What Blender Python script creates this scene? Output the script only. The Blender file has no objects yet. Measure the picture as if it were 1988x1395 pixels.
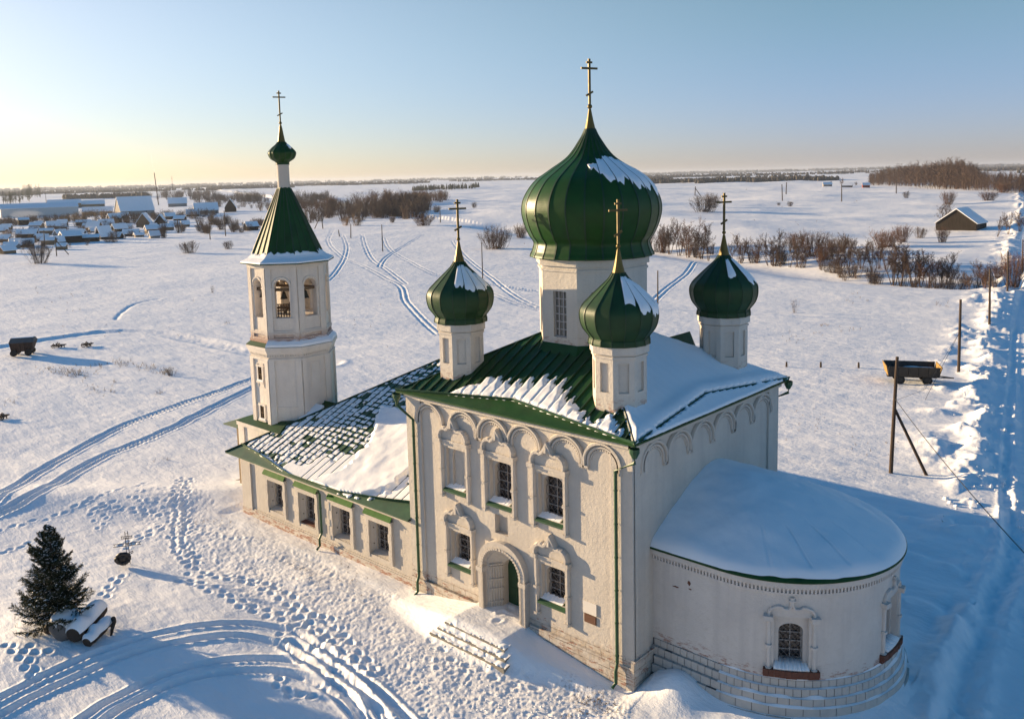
import bpy, math, random
import numpy as np
from mathutils import Matrix, Vector
R_ = math.radians
rng = np.random.default_rng(7)
random.seed(7)
sc = bpy.context.scene
COL = sc.collection

# ------------------------------------------------------------------ camera
CAM = np.array([18.275, -26.398, 20.167])
YAW, PITCH, ROLL = R_(132.4704), R_(7.105), R_(-1.3778)
FPX, PX, PY = 1682.6, 996.1, 552.0
cy_, sy_, cp_, sp_ = math.cos(YAW), math.sin(YAW), math.cos(PITCH), math.sin(PITCH)
CF = np.array([cy_*cp_, sy_*cp_, -sp_]); _r = np.array([sy_, -cy_, 0.0]); _u = np.cross(_r, CF)
cr_, sr_ = math.cos(ROLL), math.sin(ROLL)
CR = cr_*_r + sr_*_u; CU = -sr_*_r + cr_*_u
cam = bpy.data.objects.new('camera', bpy.data.cameras.new('camera'))
COL.objects.link(cam)
cam.matrix_world = Matrix(((CR[0], CU[0], -CF[0], CAM[0]), (CR[1], CU[1], -CF[1], CAM[1]), (CR[2], CU[2], -CF[2], CAM[2]), (0, 0, 0, 1)))
cam.data.sensor_fit = 'HORIZONTAL'; cam.data.sensor_width = 36
cam.data.lens = 36*FPX/1988
cam.data.shift_x = (994-PX)/1988; cam.data.shift_y = -(697.5-PY)/1988
cam.data.clip_start = 0.5; cam.data.clip_end = 60000
sc.camera = cam

# ------------------------------------------------------------------ tags
def tag(o, label=None, cat=None, group=None, kind=None):
    if label: o['label'] = label
    if cat: o['category'] = cat
    if group: o['group'] = group
    if kind: o['kind'] = kind
    return o
ORG = {}
def empty(name, loc, label, cat, group=None):
    o = bpy.data.objects.new(name, None); COL.objects.link(o)
    o.location = loc; o.empty_display_size = 0.3
    ORG[o.name] = np.array(loc, float)
    return tag(o, label, cat, group)
def dup(o, loc, rz=0.0, scale=(1, 1, 1), label=None):
    def cp(s, parent):
        c = s.copy(); COL.objects.link(c)
        if parent is not None: c.parent = parent
        for ch in list(s.children): cp(ch, c)
        return c
    c = cp(o, None)
    c.location = loc; c.rotation_euler = (0, 0, rz); c.scale = scale
    if label: c['label'] = label
    return c

# ------------------------------------------------------------------ mesh builder
def nrm(v):
    v = np.asarray(v, float); l = np.linalg.norm(v); return v/l if l > 1e-9 else v
class Flat:
    def __init__(s, o, u, n):
        s.o = np.array(o, float); s.u = nrm(u); s.n = nrm(n)
    def pt(s, u, z, d):
        return s.o + s.u*u + s.n*d + np.array([0, 0, z])
class Curved:
    def __init__(s, c, r, th0):
        s.c = c; s.r = r; s.t = th0
    def pt(s, u, z, d):
        t = s.t + u/s.r; q = s.r + d
        return np.array([s.c[0]+q*math.cos(t), s.c[1]+q*math.sin(t), z])
class MB:
    def __init__(s): s.v = []; s.f = []; s.m = []
    def add(s, pts, faces, m=0):
        b = len(s.v); s.v.extend([tuple(map(float, q)) for q in pts])
        for f in faces: s.f.append(tuple(i+b for i in f)); s.m.append(m)
    def poly(s, pts, m=0): s.add(pts, [tuple(range(len(pts)))], m)
    def prism(s, A, B, m=0, caps=True):
        n = len(A); fs = [(i, (i+1) % n, n+(i+1) % n, n+i) for i in range(n)]
        if caps: fs += [tuple(range(n))[::-1], tuple(range(n, 2*n))]
        s.add(list(A)+list(B), fs, m)
    def box(s, c, d, rz=0.0, m=0, ry=0.0):
        hx, hy, hz = d[0]/2, d[1]/2, d[2]/2
        P = np.array([[x, y, z] for z in (-hz, hz) for x, y in ((-hx, -hy), (hx, -hy), (hx, hy), (-hx, hy))])
        M = np.array(Matrix.Rotation(rz, 3, 'Z') @ Matrix.Rotation(ry, 3, 'Y'))
        P = P @ M.T + np.array(c)
        s.prism(P[:4], P[4:], m)
    def bb(s, lo, hi, m=0):
        lo = np.array(lo, float); hi = np.array(hi, float); s.box((lo+hi)/2, hi-lo, 0, m)
    def lathe(s, c, prof, n=24, ph=0.0, m=0, cap0=False, cap1=False):
        b = len(s.v); k = len(prof)
        for r, z in prof:
            for i in range(n):
                a = ph+2*math.pi*i/n
                s.v.append((c[0]+r*math.cos(a), c[1]+r*math.sin(a), z))
        for j in range(k-1):
            for i in range(n):
                i2 = (i+1) % n
                s.f.append((b+j*n+i, b+j*n+i2, b+(j+1)*n+i2, b+(j+1)*n+i)); s.m.append(m)
        if cap0: s.f.append(tuple(b+i for i in range(n))[::-1]); s.m.append(m)
        if cap1: s.f.append(tuple(b+(k-1)*n+i for i in range(n))); s.m.append(m)
    def tube(s, pts, r, n=6, m=0, cap=True):
        pts = [np.array(q, float) for q in pts]; k = len(pts); rs = r if hasattr(r, '__len__') else [r]*k
        b = len(s.v)
        for i, q in enumerate(pts):
            t = nrm((pts[min(i+1, k-1)]-pts[max(i-1, 0)]))
            a = np.array([0, 0, 1.0]) if abs(t[2]) < 0.9 else np.array([1.0, 0, 0])
            e1 = nrm(np.cross(t, a)); e2 = np.cross(t, e1)
            for j in range(n):
                w = 2*math.pi*j/n; s.v.append(tuple(q+rs[i]*(math.cos(w)*e1+math.sin(w)*e2)))
        for i in range(k-1):
            for j in range(n):
                j2 = (j+1) % n; s.f.append((b+i*n+j, b+i*n+j2, b+(i+1)*n+j2, b+(i+1)*n+j)); s.m.append(m)
        if cap:
            s.f.append(tuple(b+j for j in range(n))[::-1]); s.m.append(m)
            s.f.append(tuple(b+(k-1)*n+j for j in range(n))); s.m.append(m)
    # relief pieces on a wall frame
    def relief(s, fr, poly, d0, d1, m=0):
        s.prism([fr.pt(u, z, d0) for u, z in poly], [fr.pt(u, z, d1) for u, z in poly], m)
    def rect(s, fr, u0, u1, z0, z1, d0, d1, m=0, n=1):
        for i in range(n):
            a = u0+(u1-u0)*i/n; b = u0+(u1-u0)*(i+1)/n
            s.relief(fr, [(a, z0), (b, z0), (b, z1), (a, z1)], d0, d1, m)
    def band(s, fr, path, w, h, m=0, base=-0.02, sec=None):
        P = np.array(path, float); k = len(P)
        if sec is None: sec = [(-.5, 0), (-.5, .55), (-.28, 1), (.28, 1), (.5, .55), (.5, 0)]
        b = len(s.v); ns = len(sec)
        for i in range(k):
            t = nrm(P[min(i+1, k-1)]-P[max(i-1, 0)]); n = np.array([-t[1], t[0]])
            for a, hh in sec:
                q = P[i]+n*a*w; s.v.append(tuple(fr.pt(q[0], q[1], base+(h-base)*hh)))
        for i in range(k-1):
            for j in range(ns-1):
                s.f.append((b+i*ns+j, b+i*ns+j+1, b+(i+1)*ns+j+1, b+(i+1)*ns+j)); s.m.append(m)
        s.f.append(tuple(b+j for j in range(ns))); s.m.append(m)
        s.f.append(tuple(b+(k-1)*ns+j for j in range(ns))[::-1]); s.m.append(m)
    def wall(s, fr, u0, u1, z0, z1, holes=(), du=99, m=0, inner=None, back=False):
        # holes: dict(u0,u1,z0,z1,d,arch)
        us = {u0, u1}; zs = {z0, z1}
        n = max(1, int(math.ceil((u1-u0)/du)))
        for i in range(1, n): us.add(u0+(u1-u0)*i/n)
        for h in holes: us |= {h['u0'], h['u1']}; zs |= {h['z0'], h['z1']}
        us = sorted(us); zs = sorted(zs)
        def inh(a, b): return any(h['u0'] < a < h['u1'] and h['z0'] < b < h['z1'] for h in holes)
        for d in ([0.0] if inner is None else [0.0, inner]):
            for a, b in zip(us[:-1], us[1:]):
                for c, e in zip(zs[:-1], zs[1:]):
                    if not inh((a+b)/2, (c+e)/2):
                        s.poly([fr.pt(a, c, d), fr.pt(b, c, d), fr.pt(b, e, d), fr.pt(a, e, d)], m)
        for h in holes:
            a, b, c, e, d = h['u0'], h['u1'], h['z0'], h['z1'], -h['d']; sp = h.get('splay', 0)
            hm = h.get('m', m)
            P0 = [fr.pt(a, c, 0), fr.pt(b, c, 0), fr.pt(b, e, 0), fr.pt(a, e, 0)]
            P1 = [fr.pt(a+sp, c+sp*.6, d), fr.pt(b-sp, c+sp*.6, d), fr.pt(b-sp, e-sp*.4, d), fr.pt(a+sp, e-sp*.4, d)]
            for i in range(4): s.poly([P0[i], P0[(i+1) % 4], P1[(i+1) % 4], P1[i]], hm)
            if h.get('back'): s.poly(P1, hm)
            ar = h.get('arch', 0)
            if ar:
                uc = (a+b)/2; hw = (b-a)/2; N = 10
                arc = [(uc-hw*math.cos(math.pi*i/N), e-ar+ar*math.sin(math.pi*i/N)) for i in range(N+1)]
                for dd in ([0.0] if inner is None else [0.0, inner]):
                    L = arc[:N//2+1]; Rr = arc[N//2:]
                    for i in range(N//2):
                        s.poly([fr.pt(L[i][0], L[i][1], dd), fr.pt(L[i+1][0], L[i+1][1], dd), fr.pt(L[i+1][0], e, dd), fr.pt(L[i][0], e, dd)] if i else [fr.pt(L[0][0], L[0][1], dd), fr.pt(L[1][0], L[1][1], dd), fr.pt(L[1][0], e, dd), fr.pt(a, e, dd)], m)
                        s.poly([fr.pt(Rr[i][0], Rr[i][1], dd), fr.pt(Rr[i+1][0], Rr[i+1][1], dd), fr.pt(Rr[i+1][0], e, dd), fr.pt(Rr[i][0], e, dd)], m)
                for i in range(N):
                    p, q = arc[i], arc[i+1]
                    s.poly([fr.pt(p[0], p[1], 0), fr.pt(q[0], q[1], 0), fr.pt(q[0], q[1], d), fr.pt(p[0], p[1], d)], hm)
    def build(s, name, mats, parent=None, smooth=False, origin=None):
        if not isinstance(mats, (list, tuple)): mats = [mats]
        o3 = ORG[parent.name] if parent is not None else (np.array(origin, float) if origin is not None else np.zeros(3))
        V = np.array(s.v, float).reshape(-1, 3)-o3
        me = bpy.data.meshes.new(name)
        me.from_pydata(V.tolist(), [], s.f)
        for mt in mats: me.materials.append(mt)
        me.polygons.foreach_set('material_index', s.m)
        me.polygons.foreach_set('use_smooth', [smooth]*len(s.f))
        me.update()
        o = bpy.data.objects.new(name, me); COL.objects.link(o)
        if parent is not None: o.parent = parent
        else: o.location = o3
        ORG[o.name] = o3
        return o
def np_mesh(name, V, F, mats, parent=None, smooth=True, origin=None, midx=None):
    """fast mesh from arrays; F is (n,3) or (n,4)"""
    if not isinstance(mats, (list, tuple)): mats = [mats]
    o3 = ORG[parent.name] if parent is not None else (np.array(origin, float) if origin is not None else np.zeros(3))
    V = np.asarray(V, float)-o3; F = np.asarray(F, np.int32)
    me = bpy.data.meshes.new(name)
    me.vertices.add(len(V)); me.vertices.foreach_set('co', V.astype(np.float32).ravel())
    k = F.shape[1]
    me.loops.add(F.size); me.loops.foreach_set('vertex_index', F.ravel())
    me.polygons.add(len(F))
    me.polygons.foreach_set('loop_start', np.arange(0, F.size, k, dtype=np.int32))
    me.polygons.foreach_set('loop_total', np.full(len(F), k, np.int32))
    me.polygons.foreach_set('use_smooth', np.full(len(F), smooth))
    for mt in mats: me.materials.append(mt)
    if midx is not None: me.polygons.foreach_set('material_index', np.asarray(midx, np.int32))
    me.update(calc_edges=True)
    o = bpy.data.objects.new(name, me); COL.objects.link(o)
    if parent is not None: o.parent = parent
    else: o.location = o3
    ORG[o.name] = o3
    return o

# ------------------------------------------------------------------ noise
def _hash(ix, iy, s):
    h = (ix*374761393 + iy*668265263 + s*974634541) & 0xFFFFFFFF
    h = ((h ^ (h >> 13))*1274126177) & 0xFFFFFFFF
    return ((h ^ (h >> 16)) & 0xFFFFFF)/float(0xFFFFFF)
def vn(x, y, s=0):
    x = np.asarray(x, float); y = np.asarray(y, float)
    ix = np.floor(x).astype(np.int64); iy = np.floor(y).astype(np.int64)
    fx = x-ix; fy = y-iy; fx = fx*fx*fx*(fx*(fx*6-15)+10); fy = fy*fy*fy*(fy*(fy*6-15)+10)
    a = _hash(ix, iy, s); b = _hash(ix+1, iy, s); c = _hash(ix, iy+1, s); d = _hash(ix+1, iy+1, s)
    return (a+(b-a)*fx+(c-a)*fy+(a-b-c+d)*fx*fy)*2-1
def fbm(x, y, o=4, s=0):
    t = 0; a = 1.0; n = 0
    for i in range(o):
        t = t+a*vn(x*2**i, y*2**i, s+i*17); n += a; a *= .5
    return t/n
def sstep(a, b, x):
    t = np.clip((np.asarray(x, float)-a)/(b-a), 0, 1); return t*t*(3-2*t)

# ------------------------------------------------------------------ materials
def mat(name, base=(.5, .5, .5), rough=.6, metal=0.0, spec=.5, coat=0.0):
    m = bpy.data.materials.new(name); m.use_nodes = True
    b = m.node_tree.nodes['Principled BSDF']
    b.inputs['Base Color'].default_value = (*base, 1); b.inputs['Roughness'].default_value = rough
    b.inputs['Metallic'].default_value = metal; b.inputs['Specular IOR Level'].default_value = spec
    b.inputs['Coat Weight'].default_value = coat
    return m
class NT:
    def __init__(s, m): s.t = m.node_tree; s.b = s.t.nodes['Principled BSDF']; s.geo = s.t.nodes.new('ShaderNodeNewGeometry')
    def n(s, ty, **kw):
        q = s.t.nodes.new('ShaderNode'+ty)
        for k, v in kw.items(): setattr(q, k, v)
        return q
    def link(s, a, b): s.t.links.new(a, b)
    def noise(s, scale, detail=4, rough=.55, vec=None, stretch=None):
        q = s.n('TexNoise'); q.inputs['Scale'].default_value = scale; q.inputs['Detail'].default_value = detail; q.inputs['Roughness'].default_value = rough
        v = vec or s.geo.outputs['Position']
        if stretch:
            mp = s.n('Mapping'); mp.inputs['Scale'].default_value = stretch[:3]
            if len(stretch) > 3: mp.inputs['Rotation'].default_value = (0, 0, stretch[3])
            s.link(v, mp.inputs['Vector']); v = mp.outputs['Vector']
        s.link(v, q.inputs['Vector']); return q.outputs['Fac']
    def ramp(s, fac, stops):
        q = s.n('ValToRGB'); e = q.color_ramp.elements
        while len(e) < len(stops): e.new(0.5)
        for i, (p, c) in enumerate(stops):
            e[i].position = p; e[i].color = (*c, 1) if hasattr(c, '__len__') else (c, c, c, 1)
        s.link(fac, q.inputs['Fac']); return q.outputs['Color']
    def mix(s, fac, a, b):
        q = s.n('Mix', data_type='RGBA')
        for k, v in ((0, fac), (6, a), (7, b)):
            if hasattr(v, 'is_linked') or hasattr(v, 'links'): s.link(v, q.inputs[k])
            elif k == 0: q.inputs[0].default_value = v
            else: q.inputs[k].default_value = (*v, 1)
        return q.outputs[2]
    def math(s, op, a, b=None, c=None):
        q = s.n('Math', operation=op)
        for k, v in enumerate((a, b, c)):
            if v is None: continue
            if hasattr(v, 'links'): s.link(v, q.inputs[k])
            else: q.inputs[k].default_value = v
        return q.outputs[0]
    def bump(s, h, strength=.3, dist=.1, prev=None):
        q = s.n('Bump'); q.inputs['Strength'].default_value = strength; q.inputs['Distance'].default_value = dist
        s.link(h, q.inputs['Height'])
        if prev is not None: s.link(prev, q.inputs['Normal'])
        return q.outputs['Normal']
    def sep(s):
        q = s.n('SeparateXYZ'); s.link(s.geo.outputs['Position'], q.inputs[0]); return q.outputs
    def rng(s, v, a, b):
        q = s.n('MapRange'); s.link(v, q.inputs[0]); q.inputs[1].default_value = a; q.inputs[2].default_value = b
        q.clamp = True; return q.outputs[0]
    def color(s, c): s.link(c, s.b.inputs['Base Color'])
    def normal(s, c): s.link(c, s.b.inputs['Normal'])

def snow_mat(name, bump=.5, ground=False, base=(.86, .865, .875)):
    m = mat(name, base, .55, spec=.25); t = NT(m)
    big = t.noise(.6, 4)
    if ground:
        w = t.noise(.35, 6, .62, stretch=(1, 3.2, 1, .25)); f = t.noise(3.2, 6, .65); g = t.noise(14, 3)
        nb = t.bump(w, .30, .5); nb = t.bump(f, .22, .15, nb); nb = t.bump(g, .18, .04, nb)
        # dirty brown spots where the snow is trodden down to grass
        p = t.sep()
        def spot(x, y, rx, ry, rot=0.0):
            mp = t.n('Mapping', vector_type='TEXTURE'); mp.inputs['Location'].default_value = (x, y, 0); mp.inputs['Rotation'].default_value = (0, 0, rot); mp.inputs['Scale'].default_value = (rx, ry, 1e6)
            t.link(t.geo.outputs['Position'], mp.inputs['Vector'])
            ln = t.n('VectorMath', operation='LENGTH'); t.link(mp.outputs[0], ln.inputs[0])
            return t.rng(ln.outputs['Value'], 1.0, .0)
        msk = t.math('MAXIMUM', spot(-.9, -1.4, 2.3, 1.0, .1), t.math('MULTIPLY', spot(-19.3, -2.2, 3.2, .55, -.12), 1.0))
        dn = t.noise(9, 5, .7); dn2 = t.noise(1.7, 3)
        k = t.math('MULTIPLY', t.rng(dn, .50, .58), t.math('MULTIPLY', msk, t.rng(dn2, .35, .6)))
        c = t.mix(t.rng(big, .3, .7), base, tuple(x*.96 for x in base))
        t.color(t.mix(k, c, (.16, .105, .07)))
    else:
        f = t.noise(5, 4, .6); nb = t.bump(f, bump, .05); nb = t.bump(t.noise(.9, 3), bump, .25, nb)
        t.color(t.mix(t.rng(big, .3, .7), base, tuple(x*.97 for x in base)))
    t.normal(nb)
    return m
M = {}
M['ground'] = snow_mat('ground_snow', ground=True)
M['snow'] = snow_mat('roof_snow', .14)
def wash_mat(name, base, lowz=None, brickz=None, worn=.0, course=.3):
    """lime-washed brick and plaster; worn patches show brick near lowz"""
    m = mat(name, base, .85, spec=.2); t = NT(m); p = t.sep()
    n1 = t.noise(.55, 5, .6); n2 = t.noise(6, 5, .65); n3 = t.noise(30, 3)
    c = t.mix(t.rng(n1, .3, .72), base, (base[0]*.84, base[1]*.835, base[2]*.84))
    c = t.mix(t.math('MULTIPLY', t.rng(n2, .52, .75), .5), c, (base[0]*.78, base[1]*.77, base[2]*.74))
    # faint vertical streaks of grey
    st = t.noise(1.0, 4, .6, stretch=(2.2, 2.2, .12)); c = t.mix(t.math('MULTIPLY', t.rng(st, .5, .78), .6), c, (base[0]*.72, base[1]*.72, base[2]*.74))
    h = n3
    cmb = t.n('CombineXYZ'); xy = t.math('ADD', p[0], p[1]); t.link(xy, cmb.inputs[0]); t.link(p[2], cmb.inputs[1])
    br = t.n('TexBrick'); t.link(cmb.outputs[0], br.inputs['Vector']); br.inputs['Scale'].default_value = 1.0
    br.inputs['Brick Width'].default_value = .27; br.inputs['Row Height'].default_value = .085; br.inputs['Mortar Size'].default_value = .012
    br.inputs['Color1'].default_value = (1, 1, 1, 1); br.inputs['Color2'].default_value = (.9, .9, .9, 1); br.inputs['Mortar'].default_value = (0, 0, 0, 1)
    nb = t.bump(n2, .42, .06); nb = t.bump(h, .35, .015, nb); nb = t.bump(br.outputs['Color'], .16, .015, nb)
    if lowz is not None:
        # worn brick showing through
        wn = t.noise(2.3, 6, .7, stretch=(1, 1, 3.0)); z = t.rng(p[2], lowz[1], lowz[0])
        k = t.math('MULTIPLY', t.rng(t.math('ADD', wn, t.math('MULTIPLY', z, .16)), worn, worn+.05), z)
        bc = t.mix(br.outputs['Color'], (.42, .35, .30), t.mix(t.noise(7, 2), (.22, .075, .05), (.34, .14, .09)))
        c = t.mix(k, c, bc)
    if brickz is not None:
        b2 = t.n('TexBrick'); t.link(cmb.outputs[0], b2.inputs['Vector']); b2.inputs['Scale'].default_value = 1.0
        b2.inputs['Brick Width'].default_value = .78; b2.inputs['Row Height'].default_value = course; b2.inputs['Mortar Size'].default_value = .016; b2.inputs['Mortar Smooth'].default_value = .3
        b2.inputs['Color1'].default_value = (1, 1, 1, 1); b2.inputs['Color2'].default_value = (1, 1, 1, 1); b2.inputs['Mortar'].default_value = (0, 0, 0, 1)
        zb = t.rng(t.math('ADD', p[2], t.math('MULTIPLY', n1, .5)), brickz+.3, brickz+.15)
        inv = t.math('SUBTRACT', 1.0, b2.outputs['Color'])
        gr = t.math('MULTIPLY', t.rng(t.noise(3.5, 4), .35, .6), .75)
        c = t.mix(t.math('MULTIPLY', zb, t.rng(t.noise(2.2, 5, .7), .42, .72)), c, (.40, .335, .265))
        c = t.mix(t.math('MULTIPLY', t.math('MULTIPLY', inv, zb), gr), c, (.10, .08, .065))
        nb = t.bump(t.math('MULTIPLY', b2.outputs['Color'], zb), .7, .03, nb)
    t.color(c); t.normal(nb); return m
WB = (.56, .515, .455)
M['wall'] = wash_mat('whitewashed_wall', WB, lowz=(.9, 2.6), brickz=1.35, worn=.69)
M['ref_wall'] = wash_mat('whitewashed_refectory_wall', WB, lowz=(.3, .62), worn=.64)
M['wash'] = wash_mat('whitewash', WB)
M['drum'] = wash_mat('drum_whitewash', (.60, .555, .49), lowz=(10.6, 11.6), worn=.60)
M['drum2'] = wash_mat('main_drum_whitewash', (.60, .555, .49), lowz=(12.2, 13.4), worn=.63)
M['tower'] = wash_mat('tower_whitewash', (.70, .64, .57), lowz=(10.2, 10.95), worn=.47)
M['shaft'] = wash_mat('tower_shaft_whitewash', (.76, .70, .63))
M['apse'] = wash_mat('apse_whitewash', (.62, .575, .53), lowz=(1.5, 2.5), worn=.64)
m = wash_mat('worn_limestone', (.52, .49, .45)); M['stone'] = m
def metal_mat(name, base, rough, metal=0.0, coat=.0, spec=.5, var=.25):
    m = mat(name, base, rough, metal, spec, coat); t = NT(m)
    n = t.noise(1.3, 5, .6); n2 = t.noise(22, 2)
    t.color(t.mix(t.rng(n, .3, .7), base, tuple(x*(1-var) for x in base)))
    t.link(t.math('MULTIPLY_ADD', t.noise(4, 4), .25, rough-.12), t.b.inputs['Roughness'])
    t.normal(t.bump(n, .12, .08)); return m
M['green'] = metal_mat('green_roof_metal', (.009, .060, .010), .5, spec=.25, var=.4)
M['green2'] = metal_mat('green_eave_metal', (.024, .088, .036), .55, var=.35)
M['dome'] = metal_mat('green_dome_metal', (.014, .066, .009), .40, metal=.0, spec=.22, var=.35)
M['dome2'] = metal_mat('green_small_dome_metal', (.018, .058, .020), .45, metal=.0, spec=.22, var=.35)
M['stepstone'] = metal_mat('worn_step_stone', (.24, .225, .195), .85)
M['hood'] = metal_mat('bright_green_hood', (.03, .13, .018), .75, spec=.15)
M['seam'] = metal_mat('dark_green_seam', (.006, .035, .009), .5)
M['gold'] = metal_mat('tarnished_gilt', (.14, .10, .022), .5, metal=.5)
M['crossm'] = metal_mat('bronze_cross', (.11, .08, .025), .55, metal=.5)
M['pipe'] = metal_mat('green_downpipe', (.015, .075, .025), .45)
M['brick'] = wash_mat('bare_brick', (.15, .065, .045))
M['glass'] = mat('dark_window_glass', (.012, .012, .015), .12, spec=.6)
M['glass2'] = mat('drum_window_glass', (.10, .10, .09), .18, spec=.7)
M['white'] = mat('white_paint', (.36, .34, .33), .6)
M['iron'] = mat('black_iron', (.02, .018, .017), .55)
M['grille'] = mat('grey_iron_grille', (.13, .11, .10), .6)
M['door'] = metal_mat('green_door_paint', (.012, .06, .018), .45)
M['bronze'] = metal_mat('bell_bronze', (.08, .055, .03), .45, metal=.7)
M['plaque_w'] = mat('pale_plaque', (.66, .62, .56), .5)
M['plaque_b'] = mat('brown_plaque', (.13, .06, .03), .45)
def wood_mat(name, base, var=.5):
    m = mat(name, base, .8, spec=.2); t = NT(m); n = t.noise(3, 5, .6, stretch=(1, 1, .15)); n2 = t.noise(12, 3)
    t.color(t.mix(t.rng(n, .3, .7), base, tuple(x*(1-var) for x in base))); t.normal(t.bump(n2, .5, .02)); return m
M['wood'] = wood_mat('weathered_wood', (.17, .11, .065))
M['pole'] = wood_mat('old_pole_wood', (.085, .06, .045))
M['post'] = wood_mat('pale_post_wood', (.30, .22, .13))
M['log'] = wood_mat('dark_log_wall', (.035, .027, .021))
M['bark'] = wood_mat('spruce_bark', (.06, .045, .035))
def twig_mat(name, a, b):
    m = mat(name, a, .8, spec=.15); t = NT(m); t.color(t.mix(t.rng(t.noise(.35, 3), .35, .65), a, b)); return m
M['twig'] = twig_mat('bare_twigs', (.115, .075, .055), (.075, .052, .042))
M['twig_red'] = twig_mat('reddish_twigs', (.15, .08, .048), (.105, .06, .042))
M['twig_grey'] = twig_mat('grey_twigs', (.125, .095, .078), (.08, .062, .055))
M['twig_gold'] = twig_mat('golden_twigs', (.27, .17, .08), (.18, .11, .055))
M['grass'] = twig_mat('dry_grass', (.21, .15, .09), (.14, .10, .065))
M['needle'] = twig_mat('spruce_needles', (.018, .027, .012), (.032, .042, .018))
M['far'] = twig_mat('far_trees', (.075, .062, .05), (.05, .046, .04))
M['fir'] = twig_mat('far_spruces', (.03, .038, .027), (.02, .027, .02))
M['rock'] = metal_mat('rough_grey_rock', (.13, .12, .115), .9)
M['blackbody'] = metal_mat('black_sheet_metal', (.014, .013, .013), .55)
M['yellow'] = metal_mat('faded_yellow_paint', (.30, .17, .03), .7)
M['rust'] = metal_mat('rusty_steel', (.06, .032, .022), .8)
M['rubber'] = mat('tyre_rubber', (.012, .012, .012), .85)
M['cable'] = mat('black_cable', (.015, .015, .017), .7)
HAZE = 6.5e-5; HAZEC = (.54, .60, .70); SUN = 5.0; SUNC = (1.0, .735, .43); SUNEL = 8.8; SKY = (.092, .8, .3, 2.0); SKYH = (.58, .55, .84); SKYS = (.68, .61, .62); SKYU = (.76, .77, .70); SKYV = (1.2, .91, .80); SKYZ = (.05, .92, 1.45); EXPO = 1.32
# ------------------------------------------------------------------ terrain
def pdist(X, Y, pts):
    """distance to polyline, signed lateral offset, arclength"""
    D = np.full(np.shape(X), 1e9); S = np.zeros(np.shape(X)); A = np.zeros(np.shape(X)); acc = 0.0
    for (x0, y0), (x1, y1) in zip(pts[:-1], pts[1:]):
        dx, dy = x1-x0, y1-y0; L2 = dx*dx+dy*dy; L = math.sqrt(L2)+1e-9
        t = np.clip(((X-x0)*dx+(Y-y0)*dy)/(L2+1e-9), 0, 1)
        ex = X-(x0+t*dx); ey = Y-(y0+t*dy); d = np.sqrt(ex*ex+ey*ey)
        k = d < D
        sgn = np.sign(dx*ey-dy*ex)
        D = np.where(k, d, D); S = np.where(k, sgn*d, S); A = np.where(k, acc+t*L, A); acc += L
    return D, S, A
ROADW = [(11.5, -30), (10.6, -8), (10.0, 6), (9.1, 12), (8.6, 20), (7.6, 27), (5.2, 38), (1.8, 52), (-3.3, 73), (-9.3, 100), (-18.5, 148), (-35.6, 229), (-70, 400), (-160, 800)]
GULLY = [(-230, 235), (-150, 195), (-109, 176), (-83, 163), (-63, 150), (-48, 143), (-36, 141), (-26, 142), (-12, 150)]
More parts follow.
